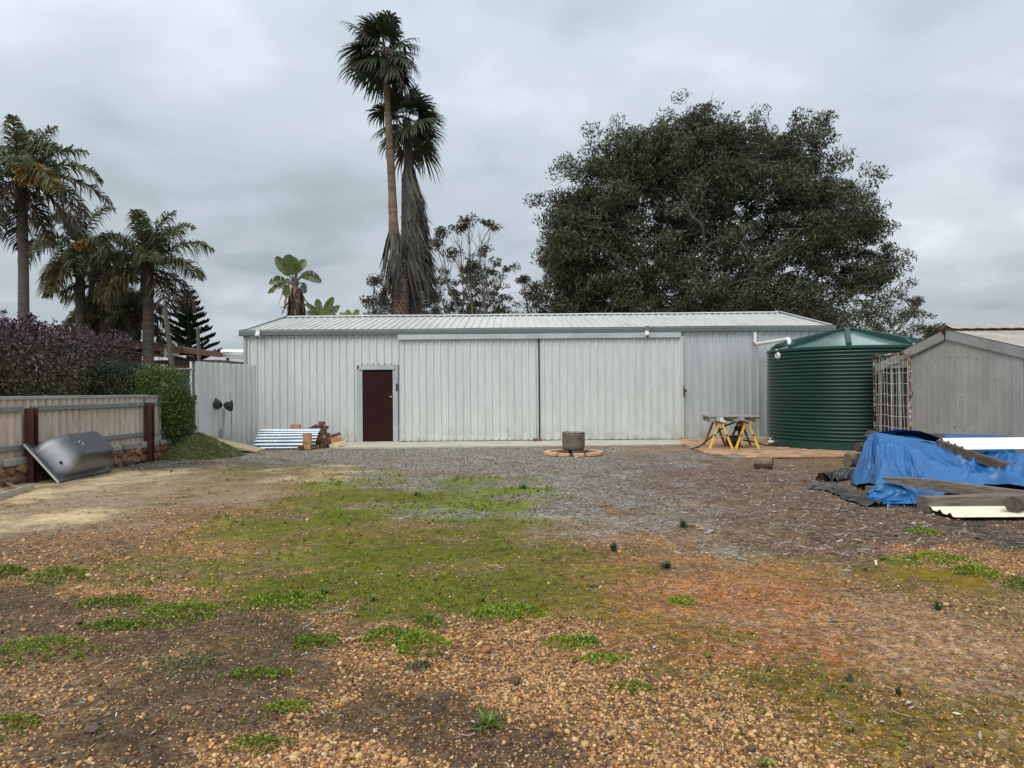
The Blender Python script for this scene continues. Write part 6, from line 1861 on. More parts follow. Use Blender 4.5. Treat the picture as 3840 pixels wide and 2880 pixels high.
for c, s in cl:
    d2 = ((PP - c) ** 2).sum(1) + np.where(PP[:, 2] > c[2] + 0.5, 6.0, 0)
    src = PP[np.argmin(d2)]
    if np.linalg.norm(src - c) > 0.4:
        limb(wood, src, c, 0.055, 0.018, 5, 0.10, 5)
    for j in range(2):
        limb(wood, c + rng.normal(size=3) * 0.2, c + rng.normal(size=3) * s * 0.5, 0.022, 0.008, 4, 0.12, 4)
    yel = c[2] < 8.5 and rng.random() < 0.45
    tone = GUMY if yel else GUM
    nsub = 4
    for j in range(nsub):
        cc2 = c + rng.normal(size=3) * np.array((0.55, 0.55, 0.36)) * s
        leaf_cloud(lv, cc2, np.array((0.62, 0.62, 0.42)) * s, 72, 0.31, 0.074, tone, droop=0.55, jit=0.3)
wood.build('trunk', 'bark_grey', big_t, smooth=True)
lv.build('crown', 'leaf', big_t)

def gum(name_label, Y, base_px, clumps, tone, trunk_r=0.2, lsz=0.3, per=260):
    """slender gum: clumps (px, py, half width px, half height px) sighted, all at distance about Y"""
    b0 = at(base_px, 1300, Y); b0[2] = 0
    t_ = empty('gum_tree', b0, name_label, 'tree', 'gum trees behind the shed')
    wd = MB(); lf = Blades()
    fk = b0 + np.array((0, 0, 3.0))
    wd.tube([b0 - (0, 0, 0.2), b0 + (0.1, 0, 1.5), fk], [trunk_r * 1.4, trunk_r * 1.1, trunk_r], 8)
    for (px, py, hw, hh_) in clumps:
        c = at(px, py, Y + rng.uniform(-1.5, 1.5)); rx = hw / FPX * Y; rz = hh_ / FPX * Y
        pts = limb(wd, fk, c - (0, 0, rz * 0.6), trunk_r * 0.42, 0.02, 5, 0.05, 7)
        for j in range(9):
            limb(wd, pts[-2 - (j % 2)], c + rng.normal(size=3) * np.array((rx * 0.55, rx * 0.5, rz * 0.4)), 0.02, 0.007, 4, 0.1, 4)
        nn = max(6, int(rx * rz * 15))
        for j in range(nn):
            cc2 = c + unit(rng.normal(size=3)) * np.array((rx * 1.15, rx * 1.15, rz * 1.1)) * rng.random() ** 0.45
            leaf_cloud(lf, cc2, np.array((0.42, 0.42, 0.26)) * rng.uniform(0.7, 1.3), 46, lsz, lsz * 0.24, tone, droop=0.35, jit=0.3)
    wd.build('trunk', 'bark_grey', t_, smooth=True); lf.build('crown', 'leaf', t_)
GUM2 = np.array([(0.050, 0.052, 0.026), (0.064, 0.060, 0.032), (0.042, 0.044, 0.024), (0.080, 0.056, 0.034)])
gum('thin gum tree with umbrella tufts right of the tall palms', 50, 1790, [(1760, 830, 30, 20), (1835, 842, 40, 22), (1712, 862, 28, 18), (1660, 868, 26, 20), (1640, 910, 40, 28), (1700, 950, 45, 28), (1810, 955, 50, 30), (1800, 1000, 60, 35), (1750, 1010, 40, 26)], GUM2, 0.16)
gum('bushy gum tree behind the shed between palms and the huge tree', 56, 1720, [(1650, 1040, 45, 35), (1740, 1060, 70, 45), (1830, 1050, 60, 40), (1890, 1010, 40, 30), (1700, 1130, 90, 55), (1800, 1140, 90, 50), (1880, 1100, 50, 36), (1610, 1130, 60, 50), (1870, 1170, 60, 30), (1640, 1180, 70, 30), (1760, 1190, 90, 24)], GUM2, 0.22)
gum('small gum sprig left of the palm trunks above the roof', 44, 1440, [(1405, 1050, 12, 9), (1430, 1100, 28, 22), (1395, 1130, 30, 26), (1440, 1140, 24, 18), (1410, 1185, 28, 18), (1470, 1170, 24, 26)], GUM2, 0.10, 0.26)
gum('low gum tree filling the foot of the huge tree on its left', 52, 2040, [(1965, 1050, 18, 14), (1985, 1110, 60, 45), (2060, 1090, 60, 40), (2000, 1170, 80, 40), (2110, 1150, 80, 50), (2230, 1170, 80, 40), (2350, 1180, 80, 30)], np.vstack([GUM2, GUMY]), 0.2)
gum('dense round gum tree right of the shed behind the green tank', 40, 3330, [(3290, 1200, 60, 50), (3350, 1180, 60, 45), (3400, 1170, 50, 40), (3440, 1210, 45, 45), (3380, 1240, 90, 40), (3300, 1255, 80, 30), (3480, 1240, 24, 24), (3200, 1240, 70, 30), (3130, 1230, 50, 24), (3430, 1135, 18, 20), (3240, 1165, 50, 30), (3170, 1190, 40, 26)], GUM, 0.18, 0.24)
gum('tiny far treetop peeping over the grey tin shed', 70, 3545, [(3530, 1228, 22, 10), (3555, 1235, 18, 8), (3510, 1250, 18, 10)], GUM2, 0.1, 0.3)
for q, (px, w_) in enumerate(((2560, 60), (2900, 90), (3050, 80))):
    gum(['scrubby gum under the left half of the huge crown', 'scrubby gum under the middle of the huge crown', 'scrubby gum under the right half of the huge crown'][q], 42, px, [(px - w_, 1185, 70, 26), (px, 1170, 70, 30), (px + w_, 1190, 70, 22)], np.vstack([GUM2, GUMY]), 0.12, 0.26, 200)
gum('dark rounded shrub far behind the brown house', 48, 590, [(580, 1300, 50, 22), (620, 1285, 36, 20), (545, 1310, 36, 16)], GUM, 0.1, 0.28)

# ---- fan palms
FANG = np.array([(0.036, 0.050, 0.024), (0.046, 0.060, 0.030), (0.028, 0.040, 0.020), (0.065, 0.072, 0.038)])
DRYC = np.array([(0.10, 0.080, 0.058), (0.075, 0.062, 0.050), (0.13, 0.10, 0.07)])
def fan_leaf(b, p0, d, pet, rad, cols, nseg=26, droop=0.5, wind=np.zeros(3)):
    d = unit(d)
    mid = p0 + d * pet + np.array((0, 0, -0.12 * pet * pet))
    d2 = unit(d + np.array((0, 0, -0.25)))
    b.ribbons(np.array([[p0, (p0 + mid) / 2 + (0, 0, 0.04), mid]]), np.repeat((unit(np.cross(d, zv)) * 0.022)[None, None], 3, 1), np.asarray(cols[0]) * 1.3)
    s = unit(np.cross(d2, zv + rng.normal(size=3) * 0.35)); 
    an = np.linspace(-1.75, 1.75, nseg) + rng.normal(0, 0.04, nseg)
    ds = np.cos(an)[:, None] * d2 + np.sin(an)[:, None] * s
    ln2 = rad * (0.75 + 0.25 * np.cos(an * 0.8)) * (0.85 + 0.3 * rng.random(nseg))
    P1 = mid + ds * (ln2 * 0.5)[:, None] + np.array((0, 0, -1.0)) * (0.08 * ln2)[:, None] + wind * 0.12
    P2 = mid + ds * (ln2 * 0.85)[:, None] + np.array((0, 0, -1.0)) * (droop * 0.42 * ln2)[:, None] + wind * 0.4
    P3 = mid + ds * (ln2 * 1.0)[:, None] + np.array((0, 0, -1.0)) * (droop * 0.85 * ln2)[:, None] + wind * 0.7
    P0 = np.repeat(mid[None], nseg, 0)
    pl = unit(np.cross(ds, np.cross(d2, s)))
    wv = pl * 0.055
    c = np.asarray(cols)[rng.integers(0, len(cols), nseg)] * (0.8 + 0.4 * rng.random((nseg, 1)))
    b.ribbons(np.stack([P0, P1, P2, P3], 1), np.stack([wv * 0.25, wv, wv * 0.6, wv * 0.1], 1), c)
def fan_palm(label, Y, path, radii, crown_n, crown_r, skirt, bark, spread=(0.2, 1.5), wind=(0, 0, 0), boots=None):
    pts = np.array([at(px, py, Y) for px, py in path]); base = pts[0].copy(); base[2] = 0
    pts = np.vstack([base, pts])
    rt = empty('fan_palm', base, label, 'palm', 'fan palms behind the shed')
    wd = MB(); s = np.linspace(0, 1, 26)
    zz = np.interp(s, np.linspace(0, 1, len(pts)), pts[:, 2]); xx = np.interp(zz, pts[:, 2], pts[:, 0])
    cp = np.stack([xx, np.full(26, Y), zz], 1)
    rr = np.interp(zz, [p[0] for p in radii], [p[1] for p in radii]) * (1 + 0.05 * rng.normal(size=26))
    wd.tube(cp, rr, 14); wd.build('trunk', bark, rt, smooth=True)
    topc = cp[-1]
    b = Blades(); wind = np.array(wind, float)
    for i in range(crown_n):
        az = i * 2.399 + rng.normal(0, 0.2); el = spread[1] - (spread[1] - spread[0]) * ((i + 0.5) / crown_n)
        d = np.array((math.cos(az) * math.cos(el), math.sin(az) * math.cos(el), math.sin(el))) + wind * 0.25
        tone = FANG if el > -0.55 or rng.random() < 0.6 else DRYC
        fan_leaf(b, topc + np.array((0, 0, -0.45 * (i / crown_n))), d, crown_r * (0.35 + 0.65 * rng.random()), crown_r * (0.75 + 0.25 * rng.random()), tone, 22, 0.4 + 0.45 * rng.random(), wind)
    b.build('crown', 'leaf', rt)
    if skirt:
        sk = Blades(); n_ = skirt['n']
        z = skirt['z0'] + (skirt['z1'] - skirt['z0']) * rng.random(n_) ** 1.0
        x = np.interp(z, cp[:, 2], cp[:, 0]); r0 = np.interp(z, [p[0] for p in radii], [p[1] for p in radii])
        a_ = rng.random(n_) * 6.283
        ln2 = skirt['len'] * (0.5 + 0.7 * rng.random(n_)); fl = np.interp(z, skirt['fz'], skirt['fr'])
        o_ = np.stack([np.cos(a_), np.sin(a_), 0 * a_], 1)
        P0 = np.stack([x, np.full(n_, Y), z], 1) + o_ * r0[:, None] * 0.9
        sh = np.array((skirt.get('lean', 0), 0, 0))
        P1 = P0 + o_ * (fl * 0.5)[:, None] + np.array((0, 0, -1.0)) * (ln2 * 0.25)[:, None]
        P2 = P0 + o_ * (fl * 0.8)[:, None] + np.array((0, 0, -1.0)) * (ln2 * 0.65)[:, None] + sh * 0.4
        P3 = P0 + o_ * fl[:, None] + np.array((0, 0, -1.0)) * ln2[:, None] + sh
        tw = unit(np.cross(o_, zv)) * (0.045 + 0.05 * rng.random(n_))[:, None]
        GY_ = np.array([(0.105, 0.098, 0.088), (0.075, 0.070, 0.063), (0.135, 0.125, 0.112), (0.055, 0.048, 0.042)])
        sk.ribbons(np.stack([P0, P1, P2, P3], 1), np.stack([tw * 0.8, tw, tw * 0.9, tw * 0.3], 1), GY_[rng.integers(0, 4, n_)] * (0.75 + 0.5 * rng.random((n_, 1))))
        # frayed fingers at the ends
        m_ = n_ * 2
        k_ = rng.integers(0, n_, m_)
        F0 = P3[k_] * 0.45 + P2[k_] * 0.55; F1 = P3[k_] + rng.normal(0, 0.16, (m_, 3)) + np.array((0, 0, -0.35)); 
        fw = unit(rng.normal(size=(m_, 3))) * 0.022
        sk.ribbons(np.stack([F0, (F0 + F1) / 2, F1], 1), np.stack([fw, fw, fw * 0.2], 1), GY_[rng.integers(0, 4, m_)] * 0.8)
        sk.build('dead_fronds', 'dry', rt)
    if boots:
        bt = MB(); zz2 = boots[0]; i = 0
        while zz2 < boots[1]:
            x = np.interp(zz2, cp[:, 2], cp[:, 0]); r0 = np.interp(zz2, [p[0] for p in radii], [p[1] for p in radii])
            for j in range(9):
                a_ = j / 9 * 6.283 + (i % 2) * 0.35
                o_ = np.array((math.cos(a_), math.sin(a_), 0)); t_ = np.array((-o_[1], o_[0], 0)); c = np.array((x, Y, zz2)) + o_ * r0
                for sg in (-1, 1):
                    bt.add([c + t_ * 0.02 * sg, c + t_ * 0.02 * sg + zv * 0.07, c + t_ * sg * 0.20 + zv * 0.20 + o_ * 0.05, c + t_ * sg * 0.20 + zv * 0.12 + o_ * 0.06], [(0, 1, 2, 3)])
            zz2 += 0.17; i += 1
        bt.build('leaf_base', 'bark_palm', rt, kind='stuff')
    return rt
WY = 34.0
zat = lambda py: at(1460, py, WY)[2]
fan_palm('taller fan palm with bare ringed trunk and windblown crown', WY, [(1502, 1100), (1478, 900), (1470, 700), (1458, 480), (1448, 290), (1440, 180)], [(0, 0.33), (zat(1150), 0.30), (zat(1000), 0.27), (zat(700), 0.20), (zat(450), 0.17), (zat(330), 0.145), (zat(180), 0.17)],
         36, 1.32, dict(n=80, z0=zat(990), z1=zat(850), len=2.1, fz=[0, 30], fr=[0.30, 0.30], lean=-0.15), 'bark_palm_red', (-0.85, 1.5), (-0.25, 0, 0.10), (zat(1195), zat(980)))
fan_palm('shorter fan palm with thick grey skirt of dead fronds', WY + 1.2, [(1552, 1100), (1545, 900), (1536, 700), (1530, 560), (1524, 450)], [(0, 0.36), (zat(1150), 0.30), (zat(700), 0.26), (zat(500), 0.22), (zat(440), 0.2)],
         30, 1.32, dict(n=560, z0=zat(930), z1=zat(590), len=2.7, fz=[zat(1000), zat(850), zat(620)], fr=[0.78, 0.52, 0.28], lean=0.35), 'bark_palm', (-0.75, 1.4), (0.15, 0, 0.08), (zat(1195), zat(1000)))

# ---- queen palms
QG = np.array([(0.080, 0.102, 0.034), (0.100, 0.118, 0.042), (0.058, 0.078, 0.028), (0.140, 0.135, 0.055)])
QY = np.array([(0.15, 0.135, 0.05), (0.11, 0.11, 0.04), (0.17, 0.14, 0.06)])
QB = np.array([(0.095, 0.070, 0.045), (0.065, 0.05, 0.036)])
def frond(b, p0, az, el, ln2, droop, tone, wind, nl=70, ll=0.55):
    k = 16; p = np.array(p0, float); pts = [p.copy()]; d = np.array((math.cos(az) * math.cos(el), math.sin(az) * math.cos(el), math.sin(el)))
    for i in range(k):
        d = unit(d + np.array((0, 0, -droop / k * (0.5 + 1.6 * i / k))) + wind / k)
        p = p + d * ln2 / k; pts.append(p.copy())
    pts = np.array(pts); tg = unit(np.gradient(pts, axis=0))
    side = unit(np.cross(tg, zv)); 
    b.ribbons(pts[None], (np.cross(side, tg) * 0.024 * np.linspace(1, 0.25, k + 1)[:, None])[None], np.asarray(tone[0]) * 1.2)
    b.ribbons(pts[None], (side * 0.024 * np.linspace(1, 0.25, k + 1)[:, None])[None], np.asarray(tone[0]) * 1.2)
    t_ = np.linspace(0.16, 1.0, nl); t_ = np.repeat(t_, 2); sg = np.tile((-1, 1), nl); n_ = len(t_)
    f = t_ * k; i0 = np.minimum(f.astype(int), k - 1); fr_ = (f - i0)[:, None]
    P0 = pts[i0] * (1 - fr_) + pts[i0 + 1] * fr_
    T_ = tg[i0]; S = side[i0] * sg[:, None]; U = np.cross(side[i0], T_)
    l = ll * (np.sin(np.clip(t_ * 0.9 + 0.12, 0, 1) * math.pi) ** 0.6) * (0.8 + 0.4 * rng.random(n_))
    dl = unit(S * (0.75 + 0.3 * rng.random((n_, 1))) + T_ * 0.55 + U * rng.normal(0.15, 0.45, (n_, 1)) + wind * 0.35)
    P1 = P0 + dl * (l * 0.5)[:, None] + np.array((0, 0, -0.06)) * l[:, None]
    P2 = P0 + dl * (l * 0.85)[:, None] + np.array((0, 0, -0.55)) * l[:, None]
    wv = unit(np.cross(dl, rng.normal(size=(n_, 3)))) * 0.024
    b.ribbons(np.stack([P0, P1, P2], 1), np.stack([wv * 0.7, wv, wv * 0.12], 1), np.asarray(tone)[rng.integers(0, len(tone), n_)] * (0.7 + 0.6 * rng.random((n_, 1))))
def queen_palm(label, Y, path, r0, r1, fr_list, wind=(0, 0, 0), ll=0.55, fruit=None):
    pts = np.array([at(px, py, Y) for px, py in path]); base = pts[0].copy(); base[2] = 0
    pts = np.vstack([base, pts])
    rt = empty('queen_palm', base, label, 'palm', 'feathery palms on the left')
    wd = MB(); n_ = 22; s = np.linspace(0, 1, n_); cp = np.stack([np.interp(s, np.linspace(0, 1, len(pts)), pts[:, k]) for k in range(3)], 1)
    rr = r0 + (r1 - r0) * s; rr = rr * (1 + 0.05 * np.sin(np.arange(n_) * 2.6))
    wd.tube(cp, rr, 12); wd.build('trunk', 'bark_palm', rt, smooth=True)
    c = cp[-1]; b = Blades(); wind = np.array(wind, float)
    b.ribbons(np.array([[c + np.array((math.cos(a_), math.sin(a_), 0)) * r1 * 1.2 - zv * 0.7, c + np.array((math.cos(a_), math.sin(a_), 0)) * r1 * 1.1, c + np.array((math.cos(a_), math.sin(a_), 0)) * r1 * 0.7 + zv * 0.9] for a_ in np.linspace(0, 6, 9)]),
              np.array([[np.array((-math.sin(a_), math.cos(a_), 0)) * w_ for w_ in (0.09, 0.08, 0.03)] for a_ in np.linspace(0, 6, 9)]), np.array((0.11, 0.095, 0.07)))
    for (az, el, ln2, dr_, tn) in fr_list:
        frond(b, c + (0, 0, 0.1 + 0.25 * rng.random()), R(az), R(el), ln2, dr_, {'g': QG, 'y': QY, 'b': QB}[tn], wind, 52 if tn == 'b' else 72, ll)
    b.build('crown', 'leaf', rt)
    if fruit:
        fb = Blades()
        for (px, py, sz) in fruit:
            p = at(px, py, Y - 0.5)
            n2 = 260; d = unit(rng.normal(size=(n2, 3))); d[:, 2] = -np.abs(d[:, 2]) - 0.5
            top = p + (0, 0, sz * 0.7)
            e_ = top + d * (sz * (0.5 + 0.6 * rng.random(n2)))[:, None]
            fb.ribbons(np.stack([np.repeat(top[None], n2, 0), (top + e_) / 2, e_], 1), np.repeat((unit(rng.normal(size=(n2, 3))) * 0.018)[:, None], 3, 1), np.array([(0.38, 0.22, 0.06), (0.30, 0.17, 0.05), (0.44, 0.28, 0.09)])[rng.integers(0, 3, n2)])
        fb.build('flower_spray', 'dry', rt, label='yellow-orange flower spray hanging under the crown')
    return rt
G = lambda n_, e0, e1, l0, l1, dr_, tn='g', a0=0: [(a0 + i * 137.5, e1 - (e1 - e0) * i / max(1, n_ - 1), l0 + (l1 - l0) * random.random(), dr_ * random.uniform(0.8, 1.2), tn) for i in range(n_)]
queen_palm('tall feathery palm with grey trunk at the left photo edge', 21.5, [(88, 1000), (85, 840), (80, 705)], 0.15, 0.13,
           G(12, 30, 80, 2.1, 2.6, 1.5) + [(8, 12, 2.9, 1.1, 'b'), (-12, -8, 2.7, 1.3, 'b'), (20, -25, 2.3, 1.6, 'b'), (185, -10, 2.5, 1.5, 'b'), (160, -30, 2.2, 1.2, 'b'), (200, 5, 2.6, 1.4, 'y'), (250, -40, 1.9, 1.0, 'b'), (100, -30, 2, 1, 'b'), (-35, 25, 2.4, 1.6, 'y'), (-5, -70, 2.4, 0.3, 'b'), (170, -75, 2.0, 0.3, 'b')],
           (0.28, 0, 0.0), 0.62, [(128, 655, 0.55)])
queen_palm('left palm of the feathery clump with yellow flower spray', 25.5, [(302, 1150), (300, 1050), (296, 965)], 0.17, 0.14, G(12, -15, 78, 1.9, 2.4, 1.7) + [(180, -20, 2.2, 1.6, 'y'), (215, -45, 2.0, 1.2, 'y'), (-20, -35, 2.0, 1.4, 'b'), (250, -35, 2.0, 1.2, 'y')], (0.1, 0, 0), 0.62, [(320, 930, 0.5)])
queen_palm('right palm of the feathery clump, leaning crown by the pole', 24.5, [(556, 1200), (556, 1120), (552, 1030)], 0.18, 0.17, G(15, 25, 82, 2.0, 2.6, 1.4) + [(5, -5, 2.4, 1.8, 'b'), (-20, -15, 2.2, 1.4, 'b'), (-40, -30, 2.4, 1.2, 'b'), (180, 5, 2.3, 1.5, 'y'), (200, -25, 2.1, 1.5, 'y'), (230, -10, 2, 1.4, 'y')], (0.08, 0, 0), 0.66)
queen_palm('middle drooping palm of the feathery clump', 27.0, [(395, 1210), (398, 1160), (400, 1110)], 0.20, 0.16, G(9, -20, 75, 1.5, 2.0, 1.6, 'g', 40) + G(6, -50, 10, 1.6, 2.0, 1.2, 'y', 10), (0.05, 0, 0), 0.6)
queen_palm('small thin palm with drooping dead fronds beside the clump', 26.0, [(515, 1290), (513, 1250), (512, 1195)], 0.12, 0.10, G(8, 15, 75, 1.2, 1.6, 1.5) + G(8, -35, 10, 1.3, 1.7, 1.5, 'b', 20), (0, 0, 0), 0.42)
queen_palm('short bushy palm low between the clump trunks', 28.0, [(340, 1260), (342, 1235), (344, 1200)], 0.18, 0.15, G(8, -10, 75, 1.3, 1.7, 1.6, 'g', 90) + G(4, -40, 0, 1.5, 1.8, 1.3, 'y', 50), (0, 0, 0), 0.55)

# ---- giant strelitzias behind the shed
SG = np.array([(0.075, 0.105, 0.026), (0.095, 0.125, 0.032), (0.060, 0.085, 0.022)])
SY = np.array([(0.19, 0.20, 0.03), (0.15, 0.17, 0.028)])
def paddle(b, p0, tip, wmax, tone, face=(0, -1, 0), curl=0.25, torn=0.3):
    p0 = np.asarray(p0, float); tip = np.asarray(tip, float); d = unit(tip - p0); ln2 = np.linalg.norm(tip - p0)
    s = unit(np.cross(d, face)); nrm = np.cross(s, d)
    k = 22; t_ = np.linspace(0, 1, k + 1)
    ctr = p0 + d * (t_ * ln2)[:, None] + zv * (-curl * ln2 * t_ ** 2.2)[:, None]
    wd = wmax * np.sin(np.clip(t_ * 0.93 + 0.05, 0, 1) * math.pi) ** 0.55
    b.ribbons(ctr[None], np.repeat((s * 0.02)[None, None], k + 1, 1), np.asarray(tone[0]) * 1.3)
    c0 = tone[rng.integers(0, len(tone))]
    for sg in (-1, 1):
        i = 0
        while i < k:
            span = int(rng.integers(1, 3)) if rng.random() < torn else int(rng.integers(3, 7))
            j = min(k, i + span); dz = rng.normal(0, 0.05 if span < 3 else 0.015)
            gap = 0.25 if span < 3 else 0.04
            for q in range(i, j):
                e0 = ctr[q] + s * sg * wd[q] + d * 0.10 * wd[q] + nrm * (0.22 * wd[q] + dz) ; e1 = ctr[q + 1] + s * sg * wd[q + 1] + d * 0.10 * wd[q + 1] + nrm * (0.22 * wd[q + 1] + dz)
                if q == j - 1: e1 = e1 + (e0 - e1) * gap
                b.quads(np.array([ctr[q], ctr[q + 1], e1, e0]), np.asarray(c0) * (0.9 + 0.2 * rng.random()))
            i = j
def strel(label, Y, base_px, leaves, trunk=None, tone=SG):
    b0 = at(base_px[0], base_px[1], Y); root = b0.copy(); root[2] = 0
    rt = empty('strelitzia', root, label, 'plant', 'giant strelitzias behind the shed')
    if trunk:
        tp = at(*trunk, Y); wd = MB(); pts = np.array([root, root * 0.5 + b0 * 0.5, b0, tp]); wd.tube(pts, [0.26, 0.25, 0.24, 0.16], 12)
        wd.build('trunk', 'log_bark', rt, smooth=True)
        sk = Blades(); n_ = 130; t_ = rng.random(n_); P0 = b0 + (tp - b0) * t_[:, None]; P0 = P0 + unit(rng.normal(size=(n_, 3)) * (1, 1, 0.05)) * 0.22
        P1 = P0 + rng.normal(0, 0.10, (n_, 3)) - zv * 0.3; P2 = P1 + rng.normal(0, 0.14, (n_, 3)) - zv * 0.35
        wv = unit(rng.normal(size=(n_, 3))) * 0.045
        sk.ribbons(np.stack([P0, P1, P2], 1), np.stack([wv, wv, wv * 0.3], 1), np.array([(0.10, 0.075, 0.055), (0.065, 0.05, 0.04), (0.16, 0.11, 0.07)])[rng.integers(0, 3, n_)])
        sk.build('dead_leaves', 'dry', rt)
        b0 = tp
    b = Blades()
    st2 = MB()
    for (bx_, by_, tx_, ty_, wpx, curl, torn, dy, tn) in leaves:
        p = at(bx_, by_, Y + dy); q = at(tx_, ty_, Y + dy * 1.5)
        st2.tube([b0 + (0, 0, -0.1), (b0 + p) / 2 + (0, 0, 0.08), p, p + (q - p) * 0.3], [0.045, 0.035, 0.025, 0.012], 6, caps=False)
        paddle(b, p, q, wpx / FPX * Y, SY if tn == 'y' else tone, (0.15 * rng.normal(), -1, 0.2), curl, torn)
    st2.build('leaf_stalk', 'timber_paling', rt, smooth=True, kind='stuff'); b.build('foliage', 'leaf_gloss', rt)
S_ = lambda x, y: (950 + x * 0.211, 900 + y * 0.211)
def LF(x0, y0, x1, y1, w_, curl, torn, dy=0, tn='g'):
    return (*S_(x0, y0), *S_(x1, y1), w_ * 0.211, curl, torn, dy, tn)
strel('tall giant strelitzia with torn paddle leaves above the roof corner', 27.5, S_(760, 1390), [
    LF(640, 630, 400, 300, 95, 0.0, 0.8), LF(690, 620, 610, 260, 130, 0.0, 0.1, -0.2), LF(740, 600, 700, 300, 110, 0.0, 0.2, 0.2), LF(790, 560, 920, 340, 85, 0.05, 0.3, 0.3), LF(860, 620, 1210, 640, 100, 0.30, 0.8),
    LF(850, 660, 1040, 620, 80, 0.25, 0.6, 0.3), LF(880, 760, 920, 930, 70, 0.1, 0.8), LF(560, 720, 280, 700, 85, 0.20, 0.5), LF(600, 760, 260, 860, 60, 0.25, 0.8), LF(620, 790, 560, 980, 80, 0.05, 0.4), LF(640, 700, 480, 820, 60, 0.1, 0.9, 0, 'y'), LF(760, 580, 820, 420, 90, 0.0, 0.3, -0.3)], S_(745, 840))
strel('short clump of paddle leaves right of the tall strelitzia', 27.0, S_(1200, 1390), [
    LF(1160, 1330, 940, 1110, 50, 0.05, 0.2), LF(1180, 1330, 1140, 1050, 70, 0, 0.1), LF(1250, 1330, 1420, 1020, 75, 0.0, 0.3), LF(1320, 1340, 1540, 1160, 65, 0.02, 0.2), LF(1260, 1400, 1290, 1250, 90, 0, 0.0, 0, 'y'), LF(1120, 1390, 970, 1250, 80, 0.05, 0.8), LF(1200, 1380, 1080, 1190, 60, 0.0, 0.6), LF(1400, 1400, 1470, 1320, 40, 0, 0.3)])
strel('low yellow-green strelitzia leaves showing over the roof ridge', 27.0, S_(1720, 1390), [
    LF(1700, 1400, 1530, 1300, 60, 0.02, 0.6, 0, 'y'), LF(1740, 1400, 1660, 1240, 50, 0, 0.4), LF(1780, 1400, 1870, 1240, 60, 0, 0.2, 0, 'y'), LF(1760, 1400, 1900, 1380, 30, 0, 0.2)], None, SY)

# ---- norfolk pine
NY = 46.0
nb0 = at(705, 1400, NY); nb0[2] = 0; ntop = at(704, 1094, NY)
nf = empty('norfolk_pine', nb0, 'young norfolk pine with tiered branches behind the brown house', 'tree')
wd = MB(); wd.tube([nb0, (nb0 + ntop) / 2, ntop], [0.16, 0.10, 0.02], 8)
b = Blades(); zb = 3.2
z = zb; lay = 0
while z < ntop[2] - 0.2:
    f = (ntop[2] - z) / (ntop[2] - zb); ln2 = 0.22 + 1.95 * f ** 0.9
    for j in range(7):
        a_ = j / 7 * 6.283 + lay * 0.5 + rng.normal(0, 0.1); d = unit(np.array((math.cos(a_), math.sin(a_), 0.42)))
        p0 = np.array((np.interp(z, [0, ntop[2]], [nb0[0], ntop[0]]), NY, z)); p1 = p0 + d * ln2
        wd.tube([p0, (p0 + p1) / 2 - (0, 0, 0.05), p1], [0.03, 0.02, 0.01], 5, caps=False)
        n_ = int(90 * ln2); t_ = 0.15 + 0.85 * rng.random(n_); P0 = p0 + d * (t_ * ln2)[:, None]
        sd_ = np.array((-d[1], d[0], 0)); e_ = d * 0.16 + sd_ * rng.choice((-1, 1), n_)[:, None] * (0.30 * (1.1 - t_) + 0.05)[:, None] + zv * (0.10 + 0.14 * rng.random(n_))[:, None]
        wv = unit(rng.normal(size=(n_, 3))) * 0.045
        b.ribbons(np.stack([P0, P0 + e_ * 0.6, P0 + e_], 1), np.stack([wv, wv, wv * 0.3], 1), np.array([(0.022, 0.042, 0.020), (0.030, 0.054, 0.026), (0.018, 0.034, 0.016)])[rng.integers(0, 3, n_)])
    z += 0.62 * (0.55 + 0.45 * f); lay += 1
wd.build('trunk', 'bark_grey', nf, smooth=True); b.build('crown', 'leaf', nf)

# ---- hedges by the fence
def shrub(label, boxes, n, L_, wd_, tone_fn, name='shrub', twigs=60, twig_col='bark_grey', rot=0.5):
    lo = np.min([np.array(c) - r for c, r in boxes], 0); hi = np.max([np.array(c) + r for c, r in boxes], 0)
    rt = empty(name, ((lo[0] + hi[0]) / 2, (lo[1] + hi[1]) / 2, 0), label, 'hedge' if name == 'hedge' else 'shrub')
    b = Blades(); vol = np.array([np.prod(r) for c, r in boxes]) ** 0.8; vol /= vol.sum()
    wd = MB()
    for (c, r), v_ in zip(boxes, vol):
        m_ = int(n * v_); c = np.array(c); r = np.array(r)
        d = unit(rng.normal(size=(m_, 3))); q = np.abs(d).max(1, keepdims=True); d = d / q ** 0.55
        rad = (0.62 + 0.42 * rng.random(m_)) * (0.86 + 0.3 * fbm(d[:, 0] * 3 + c[1], d[:, 2] * 3 + d[:, 1] * 2, 71, 3))
        P = c + d * rad[:, None] * r
        P = P[P[:, 2] > 0.05]; m_ = len(P)
        dv = unit(rng.normal(size=(m_, 3)) + np.array((0.3, -0.3, rot)))
        sv_ = unit(np.cross(dv, rng.normal(size=(m_, 3))))
        l = L_ * (0.6 + 0.8 * rng.random(m_))[:, None]; w_ = wd_ * (0.6 + 0.8 * rng.random(m_))[:, None]
        b.quads(np.stack([P - dv * l / 2, P + sv_ * w_ / 2, P + dv * l / 2, P - sv_ * w_ / 2], 1), tone_fn(P))
        for j in range(int(twigs * v_) + 2):
            s0 = np.array((c[0] + rng.normal(0, 0.3) * r[0], c[1] + rng.normal(0, 0.3) * r[1], max(0.05, c[2] - r[2] * 0.9)))
            limb(wd, s0, c + unit(rng.normal(size=3) + (0.4, -0.3, 0.7)) * r * 0.92, 0.016, 0.004, 4, 0.08, 5)
    wd.build('branches', twig_col, rt); b.build('foliage', 'leaf_gloss', rt)
    return rt
